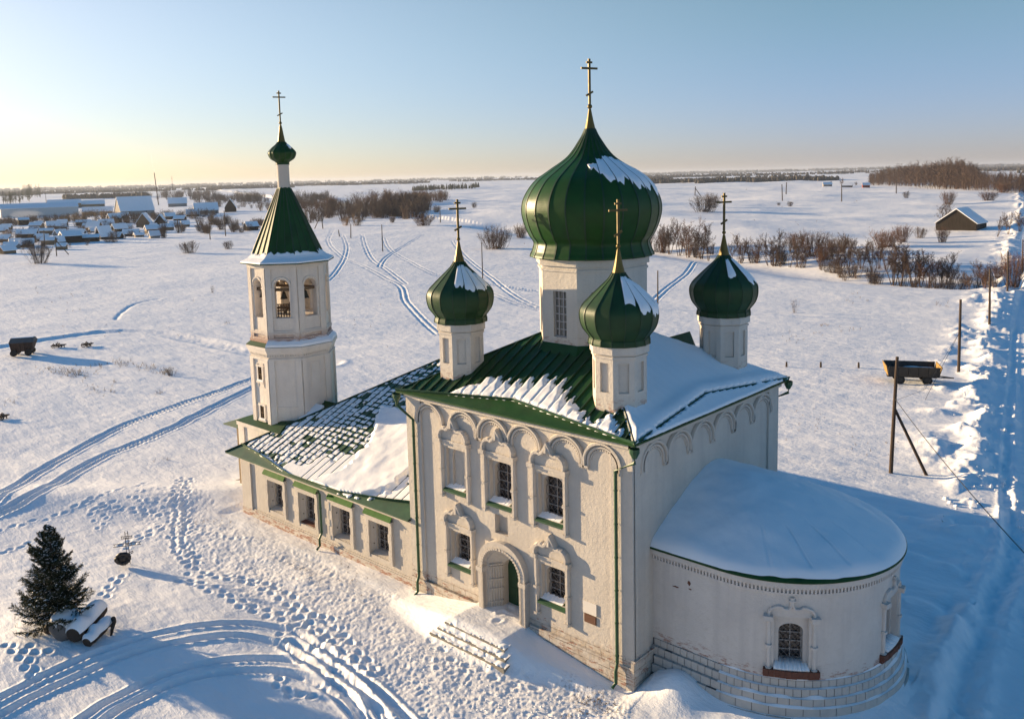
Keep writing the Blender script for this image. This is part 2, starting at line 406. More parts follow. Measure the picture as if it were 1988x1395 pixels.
def hgt(x, y):
    x = np.asarray(x, float); y = np.asarray(y, float)
    r = np.hypot(x+8, y-5)
    far = sstep(35, 140, r); vfar = sstep(300, 900, r)
    h = .16*fbm(x/14, y/14, 3, 3)*(1-.0*far)
    h = h+(.55*far+.5*vfar)*fbm(x/75+3, y/75, 3, 11)
    # wind drifts (long axis roughly along the wind)
    c, s = math.cos(.25), math.sin(.25); u = x*c+y*s; v = -x*s+y*c
    h = h+.075*fbm(u/6.0, v/1.5, 3, 21)*sstep(1.0, 6, r-14+6)+.02*fbm(x/.9, y/.9, 3, 31)
    # gully with bare trees, soft rise behind it
    D, S, _ = pdist(x, y, GULLY)
    h = h-2.2*np.exp(-(D/11)**2)
    beyond = sstep(8, 60, D*(S > 0))
    h = h+beyond*(2.2+2.0*fbm(x/70+9, y/45, 3, 91))
    # village lies a little lower
    h = h-1.5*sstep(230, 340, -(x*.78+y*(-.1)))
    # ridge of drifted snow on the left
    D, _, A = pdist(x, y, [(-62, -24), (-46, -12), (-36, -2.5), (-32.5, 1)])
    h = h+(.45*np.exp(-(D/2.6)**2))
    # mound under spruce, bank above the vehicle tracks
    h = h+.35*np.exp(-((x+23)**2+(y+13.2)**2)/9.0)+.22*np.exp(-((x+20)**2/30+(y+8.5)**2/6))
    # snow banked along the south wall and before the portal
    hs = np.interp(x, [-29.5, -28, -20, -13.4, -12.6, -11, -9, -8.4, -5.5, -4.6, -3.0, -1.2, 0.3, 1.2], [-.05, .02, .06, .1, .16, .42, .80, .92, .86, .62, .38, .14, .02, 0])
    wdt = np.interp(x, [-14, -12, -9, -5.4, -4.4, -2], [1.0, 1.6, 2.05, 2.05, 1.9, 1.2])
    h = h*(sstep(0, 3.0, r-7.0))+hs*(1-sstep(.55, 1.0, np.clip(-y, 0, 99)/(wdt*1.35)))*(y < 3)*(x < .6)*(x > -30)
    # apse: drift in the corner and a raised ring of snow
    ra = np.hypot(np.maximum(x-3.0, 0), y-6.1)
    ring = np.exp(-np.clip(ra-4.9, 0, 9)/1.6)*(x > -.5)*sstep(-.3, .6, x)
    h = h+.50*ring+.62*np.exp(-((x-1.5)**2/1.0+(y-.75)**2/.7))
    # the road: ploughed flat, lumpy banks of cleared snow either side
    D, S, A = pdist(x, y, ROADW)
    on = S < 0                                    # east of its west edge
    nr_ = 1-sstep(22, 34, y)
    t = sstep(-.2-3.0*nr_, .8+2.2*nr_, -S)
    width = 6.5
    inside = t*(1-sstep(width, width+1, -S))
    flat = -.12+.02*fbm(x/.8, y/.8, 3, 41)
    h = h*(1-inside)+flat*inside
    bw = np.clip((y-19)/10, 0.06, 1)*(1-sstep(900, 1100, y))
    off = S
    lum = vn(A/1.3, off/1.3, 51)+.5*vn(A/.6, off/.6, 52)+.25*vn(A/.3, off/.3, 54)
    crest = 2.2+1.2*vn(A/3.3, A*0+.5, 55); hc = .52+.85*vn(A/2.1, A*0+2.5, 56)
    spur = np.clip(vn(A/2.6, off/5.0+.5, 53)-.05, 0, 1)
    prof = np.exp(-(np.abs(off-crest)/1.2)**2.2)*np.clip(hc+.36*lum, .05, 2)+spur*(.8+.5*lum)*np.exp(-((off-4.6)/1.9)**2)+.25*np.clip(lum, 0, 1)*np.exp(-((off-.6)/.9)**2)
    h = h+.7*bw*np.clip(prof, 0, 2.0)*(off > -.6)
    off2 = -S-width-1.6
    h = h+.9*np.exp(-(off2/1.3)**2)*(.6+.4*lum)*(1-sstep(900, 1100, y))
    # worn path beside the road near the apse
    return h
def ray(px, py):
    d = CF+CR*(px-PX)/FPX-CU*(py-PY)/FPX; return d/np.linalg.norm(d)
def G(px, py):
    """where the sight line through a photo pixel meets the snow"""
    d = ray(px, py); z = 0.0
    for _ in range(4):
        t = (z-CAM[2])/d[2]; P = CAM+t*d; z = float(hgt(P[0], P[1]))
    return np.array([P[0], P[1], z])
def Gv(px, py):
    px = np.asarray(px, float); py = np.asarray(py, float)
    d = CF+CR*((px-PX)/FPX)[:, None]-CU*((py-PY)/FPX)[:, None]; z = np.zeros(len(px))
    for _ in range(5):
        P = CAM+d*((z-CAM[2])/d[:, 2])[:, None]; z = hgt(P[:, 0], P[:, 1])
    P[:, 2] = z; return P
def on_plane(px, py, ax, val):
    d = ray(px, py); return CAM+d*((val-CAM[ax])/d[ax])
def mpp(P):
    return float((np.asarray(P)-CAM) @ CF)/FPX    # metres per photo pixel at P
def Gs(pts): return [tuple(G(*q)[:2]) for q in pts]
def smooth_line(pts, n=8):
    P = np.array(pts, float); out = []
    for i in range(len(P)-1):
        p0 = P[max(i-1, 0)]; p1 = P[i]; p2 = P[i+1]; p3 = P[min(i+2, len(P)-1)]
        for k in range(n):
            t = k/n; out.append(.5*((2*p1)+(-p0+p2)*t+(2*p0-5*p1+4*p2-p3)*t*t+(-p0+3*p1-3*p2+p3)*t**3))
    out.append(P[-1]); return [tuple(q) for q in out]

def build_ground():
    fine = np.radians(np.arange(-37, 37.001, 74/1150)); d0 = 74/1150
    coarse = []; a = 37; st = .2
    while a+st < 322.9: a += st; coarse.append(a); st = min(st*1.25, 4) if a < 180 else max(min(4, (323-a)/6), .2)
    rel = np.concatenate([fine, np.radians(coarse)])
    TH = YAW-rel                                     # clockwise from view axis
    rr = [.05, 3.0, 6.0]
    while rr[-1] < 62: rr.append(rr[-1]*1.0026)
    while rr[-1] < 110: rr.append(rr[-1]*1.004)
    while rr[-1] < 330: rr.append(rr[-1]*1.0055)
    while rr[-1] < 14500: rr.append(rr[-1]*1.0125)
    RR = np.array(rr); nr, nt = len(RR), len(TH)
    X = CAM[0]+RR[:, None]*np.cos(TH)[None]; Y = CAM[1]+RR[:, None]*np.sin(TH)[None]
    Z = hgt(X, Y)
    nf = len(fine)
    def block(x, y, m):
        """index window of the fine part of the fan round some points"""
        x = np.atleast_1d(x); y = np.atleast_1d(y)
        r = np.hypot(x-CAM[0], y-CAM[1]); a = YAW-np.arctan2(y-CAM[1], x-CAM[0]); a = (a+np.pi) % (2*np.pi)-np.pi
        am = m/max(r.min()-m, 4.0)
        i0 = np.searchsorted(RR, r.min()-m); i1 = np.searchsorted(RR, r.max()+m)
        j0 = np.searchsorted(fine, a.min()-am); j1 = np.searchsorted(fine, a.max()+am)
        return slice(max(i0-1, 0), i1+1), slice(max(j0-1, 0), min(j1+1, nf))
    def along(pts, m, fn):
        pts = np.array(pts)
        step = 6
        D = {}
        si, sj = block(pts[:, 0], pts[:, 1], m)
        if (si.stop-si.start)*(sj.stop-sj.start) == 0: return
        d, s, a = pdist(X[si, sj], Y[si, sj], [tuple(q) for q in pts])
        k = d < m
        Z[si, sj] += np.where(k, fn(np.where(k, d, 0), np.where(k, s, 0), np.where(k, a, 0), X[si, sj], Y[si, sj]), 0)
    def ruts(gauge, w, depth, ridge=.05, tread=.03):
        def fn(d, s, a, x, y):
            e = np.abs(np.abs(s)-gauge/2)
            z = -depth*np.exp(-(e/w)**4)+ridge*np.exp(-((e-w*1.45)/(w*.45))**2)
            return z*(1+.25*vn(a/1.1, s*2, 5))+tread*np.exp(-(e/w)**4)*vn(x*5, y*5, 6)
        return fn
    # vehicle tracks curving through the foreground
    t1 = smooth_line(Gs([(-60, 1400), (0, 1372), (100, 1321), (200, 1276), (300, 1243), (390, 1226), (480, 1222), (560, 1240), (630, 1283), (700, 1340), (770, 1410)]))
    along(t1, 2.6, ruts(1.1, .19, .15, .06))
    t2 = smooth_line(Gs([(170, 1405), (240, 1360), (320, 1322), (400, 1299), (480, 1290), (560, 1293), (640, 1318), (700, 1368), (735, 1420)]))
    along(t2, 2.6, ruts(.9, .2, .15, .06))
    t2b = smooth_line(Gs([(560, 1250), (640, 1300), (690, 1345), (720, 1400)]))
    along(t2b, 1.5, ruts(.5, .18, .10, .06))
    # snowmobile trails
    for q, g, w, dp in (([(-20, 978), (60, 925), (150, 873), (220, 835), (300, 803), (400, 768), (500, 732), (600, 690)], .55, .2, .13), ([(-20, 1003), (60, 962), (150, 913), (230, 873), (330, 832), (400, 797), (500, 748), (600, 705)], .6, .22, .14)):
        along(smooth_line(Gs(q)), 2.2, ruts(g, w, dp, .06))
    along(smooth_line(Gs([(-10, 676), (80, 661), (170, 648), (250, 643), (320, 648), (400, 664), (490, 684), (640, 705)])), 4.0, lambda d, s, a, x, y: -.22*np.exp(-(d/1.3)**4)+.1*np.exp(-((d-1.9)/.5)**2)+.04*vn(x*2, y*2, 8)*np.exp(-(d/1.5)**4))
    for q in ([(646, 446), (637, 466), (658, 494), (700, 514), (745, 538), (778, 556), (788, 584), (815, 615), (852, 648)],
              [(664, 455), (673, 478), (668, 502), (655, 524), (636, 545)],
              [(703, 455), (711, 483), (724, 505), (752, 524), (786, 550)],
              [(745, 462), (757, 484), (792, 506), (838, 530), (900, 548), (980, 580), (1050, 602)],
              [(822, 456), (785, 478), (750, 500), (738, 518)],
              [(880, 468), (905, 500), (955, 540), (1000, 575), (1045, 596)],
              [(905, 540), (960, 552), (1040, 566)],
              [(1352, 506), (1335, 528), (1300, 556), (1262, 590)]):
        along(smooth_line(Gs(q)), 3.2, ruts(.9, .22, .10, .04))
    along(smooth_line(Gs([(225, 620), (236, 606), (262, 590), (310, 580)])), 1.5, lambda d, s, a, x, y: -.15*np.exp(-(d/.35)**2))
    # wheel lines on the road and the path by the apse
    along(smooth_line(Gs([(1985, 640), (1982, 760), (1980, 900), (1990, 1050)])), 3, ruts(1.6, .3, .09, .04))
    along(smooth_line(Gs([(1853, 1410), (1868, 1320), (1893, 1250), (1930, 1160), (1958, 1110), (1972, 1060), (1974, 1000)])), 2.2, lambda d, s, a, x, y: (-.16*np.exp(-(d/.45)**2)+.14*np.exp(-((np.abs(s)-.85)/.35)**2))*(1+.6*vn(x*1.7, y*1.7, 9))+.05*vn(x*4, y*4, 10)*np.exp(-(d/1.1)**2))
    for q in ([(1640, 1090), (1720, 1075), (1790, 1085), (1850, 1110)], [(1765, 1170), (1820, 1190), (1860, 1230)], [(1775, 1010), (1830, 1022), (1900, 1030)], [(1790, 1300), (1830, 1250), (1880, 1190)]):
        along(smooth_line(Gs(q)), 2.5, lambda d, s, a, x, y: .16*np.exp(-(d/.6)**2)*(1+.8*vn(x*1.3, y*1.3, 12))-.1*np.exp(-((s-.8)/.4)**2))
    # broad ploughing texture between apse and road
    si, sj = block([6, 8, 16, 14], [-6, 30, -6, 30], 3)
    x, y = X[si, sj], Y[si, sj]
    k = sstep(6.8, 9, x+.15*np.abs(y-6))*(1-sstep(9.6, 11, x))*sstep(-14, -4, y)*(1-sstep(22, 30, y))
    Z[si, sj] += k*(.09*fbm(x/1.1, y/1.8, 4, 61)+.05*np.abs(vn(x*1.6, y*1.6, 62)))
    # trodden snow in front of the church
    zone = [(-34, -1.0), (-31, -3.2), (-26, -3.6), (-20, -3.4), (-14, -4.0), (-9, -5.0), (-4, -4.8), (0, -3.5), (4, -4.5)]
    si, sj = block([q[0] for q in zone], [q[1] for q in zone], 5)
    x, y = X[si, sj], Y[si, sj]; d, s, a = pdist(x, y, zone)
    k = (1-sstep(1.7, 3.3, d+.8*vn(x/1.5, y/1.5, 71)))*(y < -.25)
    bank = (x > -12.7)*(x < -8.6)*(y > -2.6)
    k = k*(1-.9*bank)
    Z[si, sj] += k*(-.042*np.abs(fbm(x*3.6, y*3.6, 3, 72))+.02*fbm(x*1.1, y*1.1, 2, 74)+.014*vn(x*8, y*8, 73)+.012)
    # steps come out of the trodden snow
    # footprints
    def feet(pts, stride=.62, side=.13, dep=.16, jit=.06, wid=.15):
        dep = dep*.42
        P = np.array(smooth_line(pts, 10)); seg = np.hypot(*np.diff(P, axis=0).T); cum = np.concatenate([[0], np.cumsum(seg)])
        n = int(cum[-1]/stride)
        for i in range(n):
            t = (i+.5)*stride; k = min(np.searchsorted(cum, t)-1, len(P)-2); k = max(k, 0)
            dr = nrm(P[k+1]-P[k]); q = P[k]+dr*(t-cum[k]); sd = np.array([-dr[1], dr[0]])*side*(1 if i % 2 else -1)
            q = q+sd+rng.normal(0, jit, 2)
            bi, bj = block(q[0], q[1], .6)
            ex, ey = X[bi, bj]-q[0], Y[bi, bj]-q[1]
            l = ex*dr[0]+ey*dr[1]; w = -ex*dr[1]+ey*dr[0]
            e2 = (l/(wid*1.35))**2+(w/wid)**2
            Z[bi, bj] += -dep*np.exp(-e2**1.5)+.02*np.exp(-((np.sqrt(e2)-1.55)/.45)**2)
    feet(Gs([(10, 1248), (35, 1263), (55, 1290), (66, 1310), (84, 1325), (100, 1331)]), .42, .1, .2)
    feet(Gs([(100, 1270), (70, 1262), (40, 1250)]), .5, .1, .14)
    feet(Gs([(548, 1300), (541, 1318), (556, 1340), (575, 1352), (595, 1350), (628, 1342)]), .45, .12, .2)
    feet(Gs([(355, 930), (345, 965), (350, 1000), (345, 1040), (350, 1075)]), .35, .3, .14)
    feet(Gs([(365, 925), (352, 970), (356, 1005), (350, 1050), (372, 1095)]), .35, .3, .14)
    feet(Gs([(345, 1125), (400, 1138), (450, 1160), (500, 1185), (560, 1200), (590, 1225), (620, 1250), (660, 1275), (690, 1300)]), .42, .22, .15)
    feet(Gs([(375, 1075), (378, 1112), (430, 1118), (480, 1128), (540, 1150), (590, 1190), (640, 1225), (690, 1270), (740, 1320)]), .4, .25, .15)
    feet(Gs([(530, 1245), (570, 1222), (620, 1195), (650, 1215)]), .45, .15, .13)
    feet(Gs([(600, 1260), (650, 1240), (690, 1232)]), .45, .15, .13)
    feet(Gs([(180, 985), (230, 985), (290, 995), (340, 1000)]), .45, .15, .12)
    feet(Gs([(170, 1000), (210, 975), (232, 968)]), .4, .2, .12)
    feet(Gs([(-10, 1030), (50, 1015), (120, 995), (185, 965), (300, 935)]), .6, .12, .10)
    feet(Gs([(0, 1075), (40, 1060), (80, 1045)]), .5, .1, .12)
    feet(Gs([(340, 1012), (300, 1030), (262, 1048), (230, 1070)]), .35, .3, .13)
    feet(Gs([(200, 1160), (215, 1140), (235, 1110)]), .4, .2, .13)
    feet(Gs([(850, 1210), (900, 1235), (960, 1260), (1000, 1300), (1060, 1330)]), .4, .35, .1)
    feet(Gs([(950, 1200), (985, 1190), (975, 1170)]), .5, .2, .08)
    for _ in range(3):
        a = rng.uniform(0, 1); cx = -33+a*33+rng.normal(0, .5); cyy = -3.0-1.5*a+rng.normal(0, 1.2); th = rng.normal(-.1, .7)
        feet([(cx, cyy), (cx+1.2*math.cos(th), cyy+1.2*math.sin(th)), (cx+2.6*math.cos(th+.2), min(cyy+2.6*math.sin(th+.2), -.8))], .4, .18, .055, .1, .12)
    for _ in range(4):                                 # tracks over the trampled rise beyond the cross
        cx, cyy = rng.uniform(-37, -30), rng.uniform(-5.5, .5); th = rng.uniform(0, 6.28)
        feet([(cx, cyy), (cx+1.5*math.cos(th), cyy+1.5*math.sin(th)), (cx+3*math.cos(th+.4), cyy+3*math.sin(th+.4))], .42, .2, .075, .1, .13)
    V = np.stack([X, Y, Z], -1).reshape(-1, 3)
    i = np.arange(nr-1)[:, None]; j = np.arange(nt)[None]; j2 = (j+1) % nt
    F = np.stack([i*nt+j, i*nt+j2, (i+1)*nt+j2, (i+1)*nt+j], -1).reshape(-1, 4)
    me_o = np_mesh('ground', V, F, M['ground'], None, True)
    o = me_o; tag(o, 'wide snow covered field crossed by vehicle ruts and footprints', 'ground', kind='structure')
    return o
ground = build_ground()
# ------------------------------------------------------------------ the church
L, W, He = 12.86, 12.23, 10.0
church = empty('church', (-14, 6, 0), 'whitewashed five-domed church with green roofs and an octagonal bell tower, standing in the snow', 'church')
FS = Flat((-L, 0, 0), (1, 0, 0), (0, -1, 0))            # south wall, u = x+L
FE = Flat((0, 0, 0), (0, 1, 0), (1, 0, 0))              # east wall, u = y
FN = Flat((0, W, 0), (-1, 0, 0), (0, 1, 0))
FW = Flat((-L, W, 0), (0, -1, 0), (-1, 0, 0))
ROW_FR = Flat((-28.9, .2, 0), (1, 0, 0), (0, -1, 0))    # refectory south wall, u = x+28.9
xs = lambda x: x+L

def window(fr, uc, z0, w, h, depth, bars=(1, 3), lattice=True, arch=.3, glass='glass', bar='white', bw=.035, parent=church, label=None):
    mb = MB(); mb.rect(fr, uc-w/2-.08, uc+w/2+.08, z0-.08, z0+h+.08, -depth-.06, -depth+.0)
    win = mb.build('window', M[glass], parent)
    if label: tag(win, label)
    fb = MB(); d0, d1 = -depth+.002, -depth+.045
    fb.rect(fr, uc-w/2, uc-w/2+.05, z0, z0+h, d0, d1); fb.rect(fr, uc+w/2-.05, uc+w/2, z0, z0+h, d0, d1)
    fb.rect(fr, uc-w/2+.05, uc+w/2-.05, z0, z0+.05, d0, d1)
    nv, nh = bars
    for i in range(nv):
        u = uc-w/2+w*(i+1)/(nv+1); fb.rect(fr, u-bw/2, u+bw/2, z0+.05, z0+h, d0, d1+.004)
    for i in range(nh):
        z = z0+(h-arch*.4)*(i+1)/(nh+1); fb.rect(fr, uc-w/2+.05, uc+w/2-.05, z-bw/2, z+bw/2, d0, d1)
    fb.build('window_frame', M[bar], win)
    if lattice:
        g = MB(); n = 4; d = -depth+.12
        for i in range(n+1):
            u0 = uc-w/2+w*i/n
            for s in (-1, 1):
                pts = []
                for k in range(13):
                    z = z0+.03+(h-.06)*k/12; u = u0+s*w/n*.5*math.sin(math.pi*k/2.0+(0 if i % 2 else math.pi))
                    pts.append(fr.pt(min(max(u, uc-w/2+.01), uc+w/2-.01), z, d))
                if not (i in (0, n) and s == 1): g.tube(pts, .014, 4, cap=False)
        g.build('grille', M['grille'], win)
    return win

def half_arch(cx, r, z, a0=180, a1=0, n=14, ry=None):
    ry = ry or r
    return [(cx+r*math.cos(R_(a0+(a1-a0)*i/n)), z+ry*math.sin(R_(a0+(a1-a0)*i/n))) for i in range(n+1)]

# ---- main walls
mw = MB()
UP = [xs(-9.72), xs(-6.92), xs(-4.08)]; LO = [xs(-9.55), xs(-4.02)]; PORT = xs(-6.78)
holes = []
for i, u in enumerate(UP):
    if i == 0: holes.append(dict(u0=u-.62, u1=u+.62, z0=5.95, z1=8.05, d=.28, back=True, arch=.0))
    else: holes.append(dict(u0=u-.66, u1=u+.66, z0=5.95, z1=8.1, d=.22, back=False))
for u in LO: holes.append(dict(u0=u-.64, u1=u+.64, z0=2.35, z1=4.15, d=.22))
holes.append(dict(u0=xs(-7.32), u1=xs(-6.55), z0=4.55, z1=5.42, d=.3, back=True))
holes.append(dict(u0=PORT-1.02, u1=PORT+1.02, z0=.3, z1=3.8, d=.02))
mw.wall(FS, 0, L, -.6, He, holes, du=3)
# second, deeper step of each window recess
for u, z0, z1 in [(UP[1], 5.95, 8.1), (UP[2], 5.95, 8.1), (LO[0], 2.35, 4.15), (LO[1], 2.35, 4.15)]:
    f2 = Flat(FS.pt(0, 0, -.22), (1, 0, 0), (0, -1, 0)); hw = .66 if z0 > 5 else .64
    mw.wall(f2, u-hw, u+hw, z0, z1, [dict(u0=u-.54, u1=u+.54, z0=z0+.05, z1=z1-.30, d=.30, arch=.36)])
# blind niche: shallow arched panel
mw.relief(FS, [(UP[0]-.62, 5.95), (UP[0]-.36, 5.95), (UP[0]-.36, 7.5)]+half_arch(UP[0], .36, 7.5, n=8)[1:]+[(UP[0]+.36, 5.95), (UP[0]+.62, 5.95), (UP[0]+.62, 8.05), (UP[0]-.62, 8.05)], -.28, -.16)
mw.wall(FE, 0, W, -.6, He, [], du=3); mw.wall(FN, 0, L, -.6, He, [], du=4); mw.wall(FW, 0, W, -.6, He, [], du=4)
# corner pilasters
for fr, a, b in ((FS, -.09, .92), (FS, L-.92, L+.09), (FE, .0, 1.0), (FE, W-1.0, W+.0)):
    mw.rect(fr, a, b, -.6, He-.02, -.05, .09, n=1)
# plinth ledge
mw.rect(FS, PORT+1.5, L+.12, -.6, 1.0, -.05, .14, n=1); mw.rect(FS, -.1, PORT-1.5, -.6, .9, -.05, .14, n=1)
mw.rect(FE, -.12, 1.42, -.6, 1.25, -.05, .13); mw.rect(FE, -.12, 1.42, 1.25, 1.32, -.05, .17)
mw.rect(FE, W-1.42, W, -.6, 1.25, -.05, .13)
main_wall = mw.build('main_wall', M['wall'], church)
# cornice below the eaves
cm = MB()
cm.rect(FS, -.1, L+.1, He-.16, He+.02, -.02, .2, n=1); cm.rect(FE, -.2, W+.1, He-.163, He+.017, -.02, .197); cm.rect(FN, -.1, L+.1, He-.16, He+.02, -.02, .2); cm.rect(FW, -.1, W+.1, He-.163, He+.017, -.02, .197)
cm.build('cornice', M['wash'], church)
# blind arcade (kokoshniks) under the eaves
def arcade(fr, cs, r, zs, name='blind_arcade'):
    mb = MB()
    for c in cs:
        for rr, w, h in ((r, .15, .15), (r-.17, .11, .09)):
            mb.band(fr, [(c-rr, zs-.18)]+half_arch(c, rr, zs, n=18, ry=rr*.93)+[(c+rr, zs-.18)], w, h)
        # row of little brick dentils inside the arch
        for a in np.linspace(12, 168, 15):
            u = c+(r-.29)*math.cos(R_(a)); z = zs+(r-.29)*.93*math.sin(R_(a))
            mb.rect(fr, u-.03, u+.03, z-.045, z+.045, -.02, .045)
        for s in (-1, 1):
            mb.rect(fr, c+s*(r-.06)-.13, c+s*(r-.06)+.13, zs-.27, zs-.18, -.02, .11)
            for k in range(3): mb.rect(fr, c+s*(r-.06)-.11+.085*k, c+s*(r-.06)-.06+.085*k, zs-.34, zs-.27, -.02, .07)
    return mb.build(name, M['wash'], church)
arcade(FS, [xs(-11.35), xs(-9.1), xs(-7.25), xs(-5.42), xs(-3.2), xs(-1.33)], .90, 8.93)
arcade(FE, [1.42, 3.27, 5.13, 7.0, 8.78, 10.62], .9, 8.93)

# ---- window surrounds (nalichnik): half columns, caps, cornice and keel-shaped pediment
def surround(fr, u, zsill, zsh, hw, colbot, tipz, mt='wash', light=False):
    mb = MB(); cw = .2 if not light else .14; ch = .17 if not light else .1
    n = 1
    for s in (-1, 1):
        uc = u+s*hw
        mb.band(fr, [(uc, colbot), (uc, zsh-.12)], cw, ch)
        for z in (colbot+.05, (colbot+zsh)/2-.1, zsh-.1):
            mb.band(fr, [(uc, z-.05), (uc, z+.05)], cw+.09, ch+.05)
        mb.rect(fr, uc-s*(-.02)-.16, uc-s*(-.02)+.16, zsh-.12, zsh+.06, -.02, ch+.13)
    # flat head between the columns
    if not light:
        for k, (a, b, d) in enumerate(((zsh-.36, zsh-.25, .07), (zsh-.25, zsh-.1, .12), (zsh-.1, zsh+.02, .17))):
            mb.rect(fr, u-hw+.1, u+hw-.1, a, b, -.02, d)
    t = tipz-zsh
    pts = [(-1.0, .0), (-1.02, .20), (-.93, .38), (-.76, .50), (-.58, .52), (-.42, .49), (-.3, .55), (-.16, .74), (0, 1.0)]
    if light: pts = [(-1.0, 0), (-.99, .25), (-.86, .5), (-.62, .64), (-.5, .66), (-.36, .52), (-.16, .50), (-.07, .62), (0, .9)]
    left = [(u+a*hw, zsh+.04+b*t) for a, b in pts]; right = [(2*u-a, z) for a, z in left[::-1]][1:]
    if not light:
        mb.band(fr, left+right, .20, .27, sec=[(-.5, 0), (-.5, .6), (-.25, 1), (.25, 1), (.5, .6), (.5, 0)])
        mb.relief(fr, [(u-hw, zsh)]+left+right+[(u+hw, zsh)], -.02, .10)
        # pointed finial leaf
        mb.prism([fr.pt(u-.17, tipz-.36, .0), fr.pt(u+.17, tipz-.36, 0), fr.pt(u, tipz+.12, 0)], [fr.pt(u-.06, tipz-.34, .34), fr.pt(u+.06, tipz-.34, .34), fr.pt(u, tipz+.08, .24)])
    else:
        mb.band(fr, left+right, .11, .10)
        mb.band(fr, [(u, tipz-.12), (u, tipz+.22)], .16, .1); mb.band(fr, [(u-.12, tipz+.1), (u+.12, tipz+.1)], .07, .12)
    return mb
def sill(fr, u, z, hw, win, d=.17, mt='green2', snow=True):
    mb = MB()
    mb.prism([fr.pt(u-hw, z+.05, -.28), fr.pt(u+hw, z+.05, -.28), fr.pt(u+hw, z-.11, d), fr.pt(u-hw, z-.11, d)], [fr.pt(u-hw, z+.075, -.28), fr.pt(u+hw, z+.075, -.28), fr.pt(u+hw, z-.085, d), fr.pt(u-hw, z-.085, d)])
    mb.rect(fr, u-hw, u+hw, z-.16, z-.085, d-.01, d+.015)
    mb.build('sill', M[mt], win)
    if snow:
        sm = MB(); n = 12
        for i in range(n):
            a = u-hw+.03+(2*hw-.3)*i/n; b = a+(2*hw-.3)/n
            h = .07+.06*random.random()
            sm.prism([fr.pt(a, z+.07, -.26), fr.pt(b, z+.07, -.26), fr.pt(b, z-.0, .0), fr.pt(a, z-.0, .0)], [fr.pt(a, z+.09+h, -.26), fr.pt(b, z+.09+h, -.26), fr.pt(b, z+.02, .03), fr.pt(a, z+.02, .03)])
        sm.build('sill_snow', M['snow'], win)
for i, u in enumerate(UP):
    if i == 0:
        mb = MB(); mb.rect(FS, u-.6, u+.6, 5.97, 8.0, -.30, -.285)
        win = mb.build('blind_niche', M['wall'], church)
    else: win = window(FS, u, 6.02, 1.08, 1.78, .50, arch=.36)
    surround(FS, u, 5.9, 8.25, .86, 5.5, 9.25).build('window_surround', M['wash'], win); sill(FS, u, 5.95, .74, win)
for u in LO:
    win = window(FS, u, 2.40, 1.08, 1.45, .50, arch=.36)
    surround(FS, u, 2.3, 4.32, .84, 1.65, 5.25).build('window_surround', M['wash'], win); sill(FS, u, 2.35, .74, win)

# ---- portal
pm = MB()
def keel(hw, zs, tip, n=12):
    a = [(-hw, .2), (-hw, zs)]
    for i in range(1, n+1):
        t = i/n; a.append((-hw*math.cos(t*math.pi/2)**.9 if t < 1 else 0, zs+(tip-zs)*math.sin(t*math.pi/2)**1.0))
    return a+[(-x, z) for x, z in a[::-1]][1:]
rings = []
prs = [(-.30, 1.16, 2.95, 4.0), (-.02, 1.12, 2.93, 3.95), (.0, 1.02, 2.9, 3.78)]
# stepped, splayed orders with carved rings
nord = 5
for k in range(nord):
    hw = 1.0-.07*k; prs += [(.07+.10*k, hw, 2.88-.04*k, 3.74-.09*k), (.14+.10*k, hw-.035, 2.86-.04*k, 3.68-.09*k)]
prs += [(.62, .66, 2.6, 3.2), (.92, .66, 2.6, 3.2)]
K = [[FS.pt(PORT+a, z, -d) for a, z in keel(hw, zs, tip)] for d, hw, zs, tip in prs]
for A, B in zip(K[:-1], K[1:]):
    for i in range(len(A)-1): pm.poly([A[i], A[i+1], B[i+1], B[i]])
# raised frame round the arch, with beaded edge
kk = keel(1.16, 2.95, 4.0); outer = keel(1.40, 2.98, 4.30)
pm.prism([FS.pt(PORT+a, z, -.05) for a, z in outer], [FS.pt(PORT+a, z, .30) for a, z in outer], caps=False)
for i in range(len(kk)-1):
    pm.poly([FS.pt(PORT+kk[i][0], kk[i][1], .30), FS.pt(PORT+kk[i+1][0], kk[i+1][1], .30), FS.pt(PORT+outer[i+1][0], outer[i+1][1], .30), FS.pt(PORT+outer[i][0], outer[i][1], .30)])
for k in range(34):
    z = .95+.062*k*1.0
    for s in (-1, 1): pm.rect(FS, PORT+s*1.14-.05, PORT+s*1.14+.05, z, z+.035, .1, .335)
for a, z in keel(1.14, 2.95, 3.98)[2:-2:1]: pm.rect(FS, PORT+a-.06, PORT+a+.06, z-.05, z+.05, .2, .34)
for s in (-1, 1):                                   # carved melons on the jamb colonnettes
    for zc in (1.15, 1.75, 2.2, 2.78, 2.9):
        for k in range(nord):
            u = PORT+s*(.975-.07*k); c = FS.pt(u, zc, -.10-.10*k)
            pm.lathe(c, [(.02, c[2]-.08), (.10, c[2]-.04), (.10, c[2]+.03), (.02, c[2]+.06)], 7)
    for k in range(nord):
        c = FS.pt(PORT+s*(.975-.07*k), 0, -.10-.10*k); pm.lathe(c, [(.05, .3), (.05, 2.85)], 7)
    pm.rect(FS, PORT+s*1.28-.2, PORT+s*1.28+.2, 2.66, 2.86, -.02, .36)
pm.build('portal', M['wash'], church)
dm = MB(); dm.rect(FS, PORT-.70, PORT-.004, .6, 3.25, -.98, -.90); dm.rect(FS, PORT+.004, PORT+.70, .6, 3.25, -.98, -.90)
for s in (-1, 1):
    for z in (1.0, 1.9): dm.rect(FS, PORT+s*.31-.2, PORT+s*.31+.2, z, z+.7, -.91, -.885)
door = dm.build('door', M['door'], church)
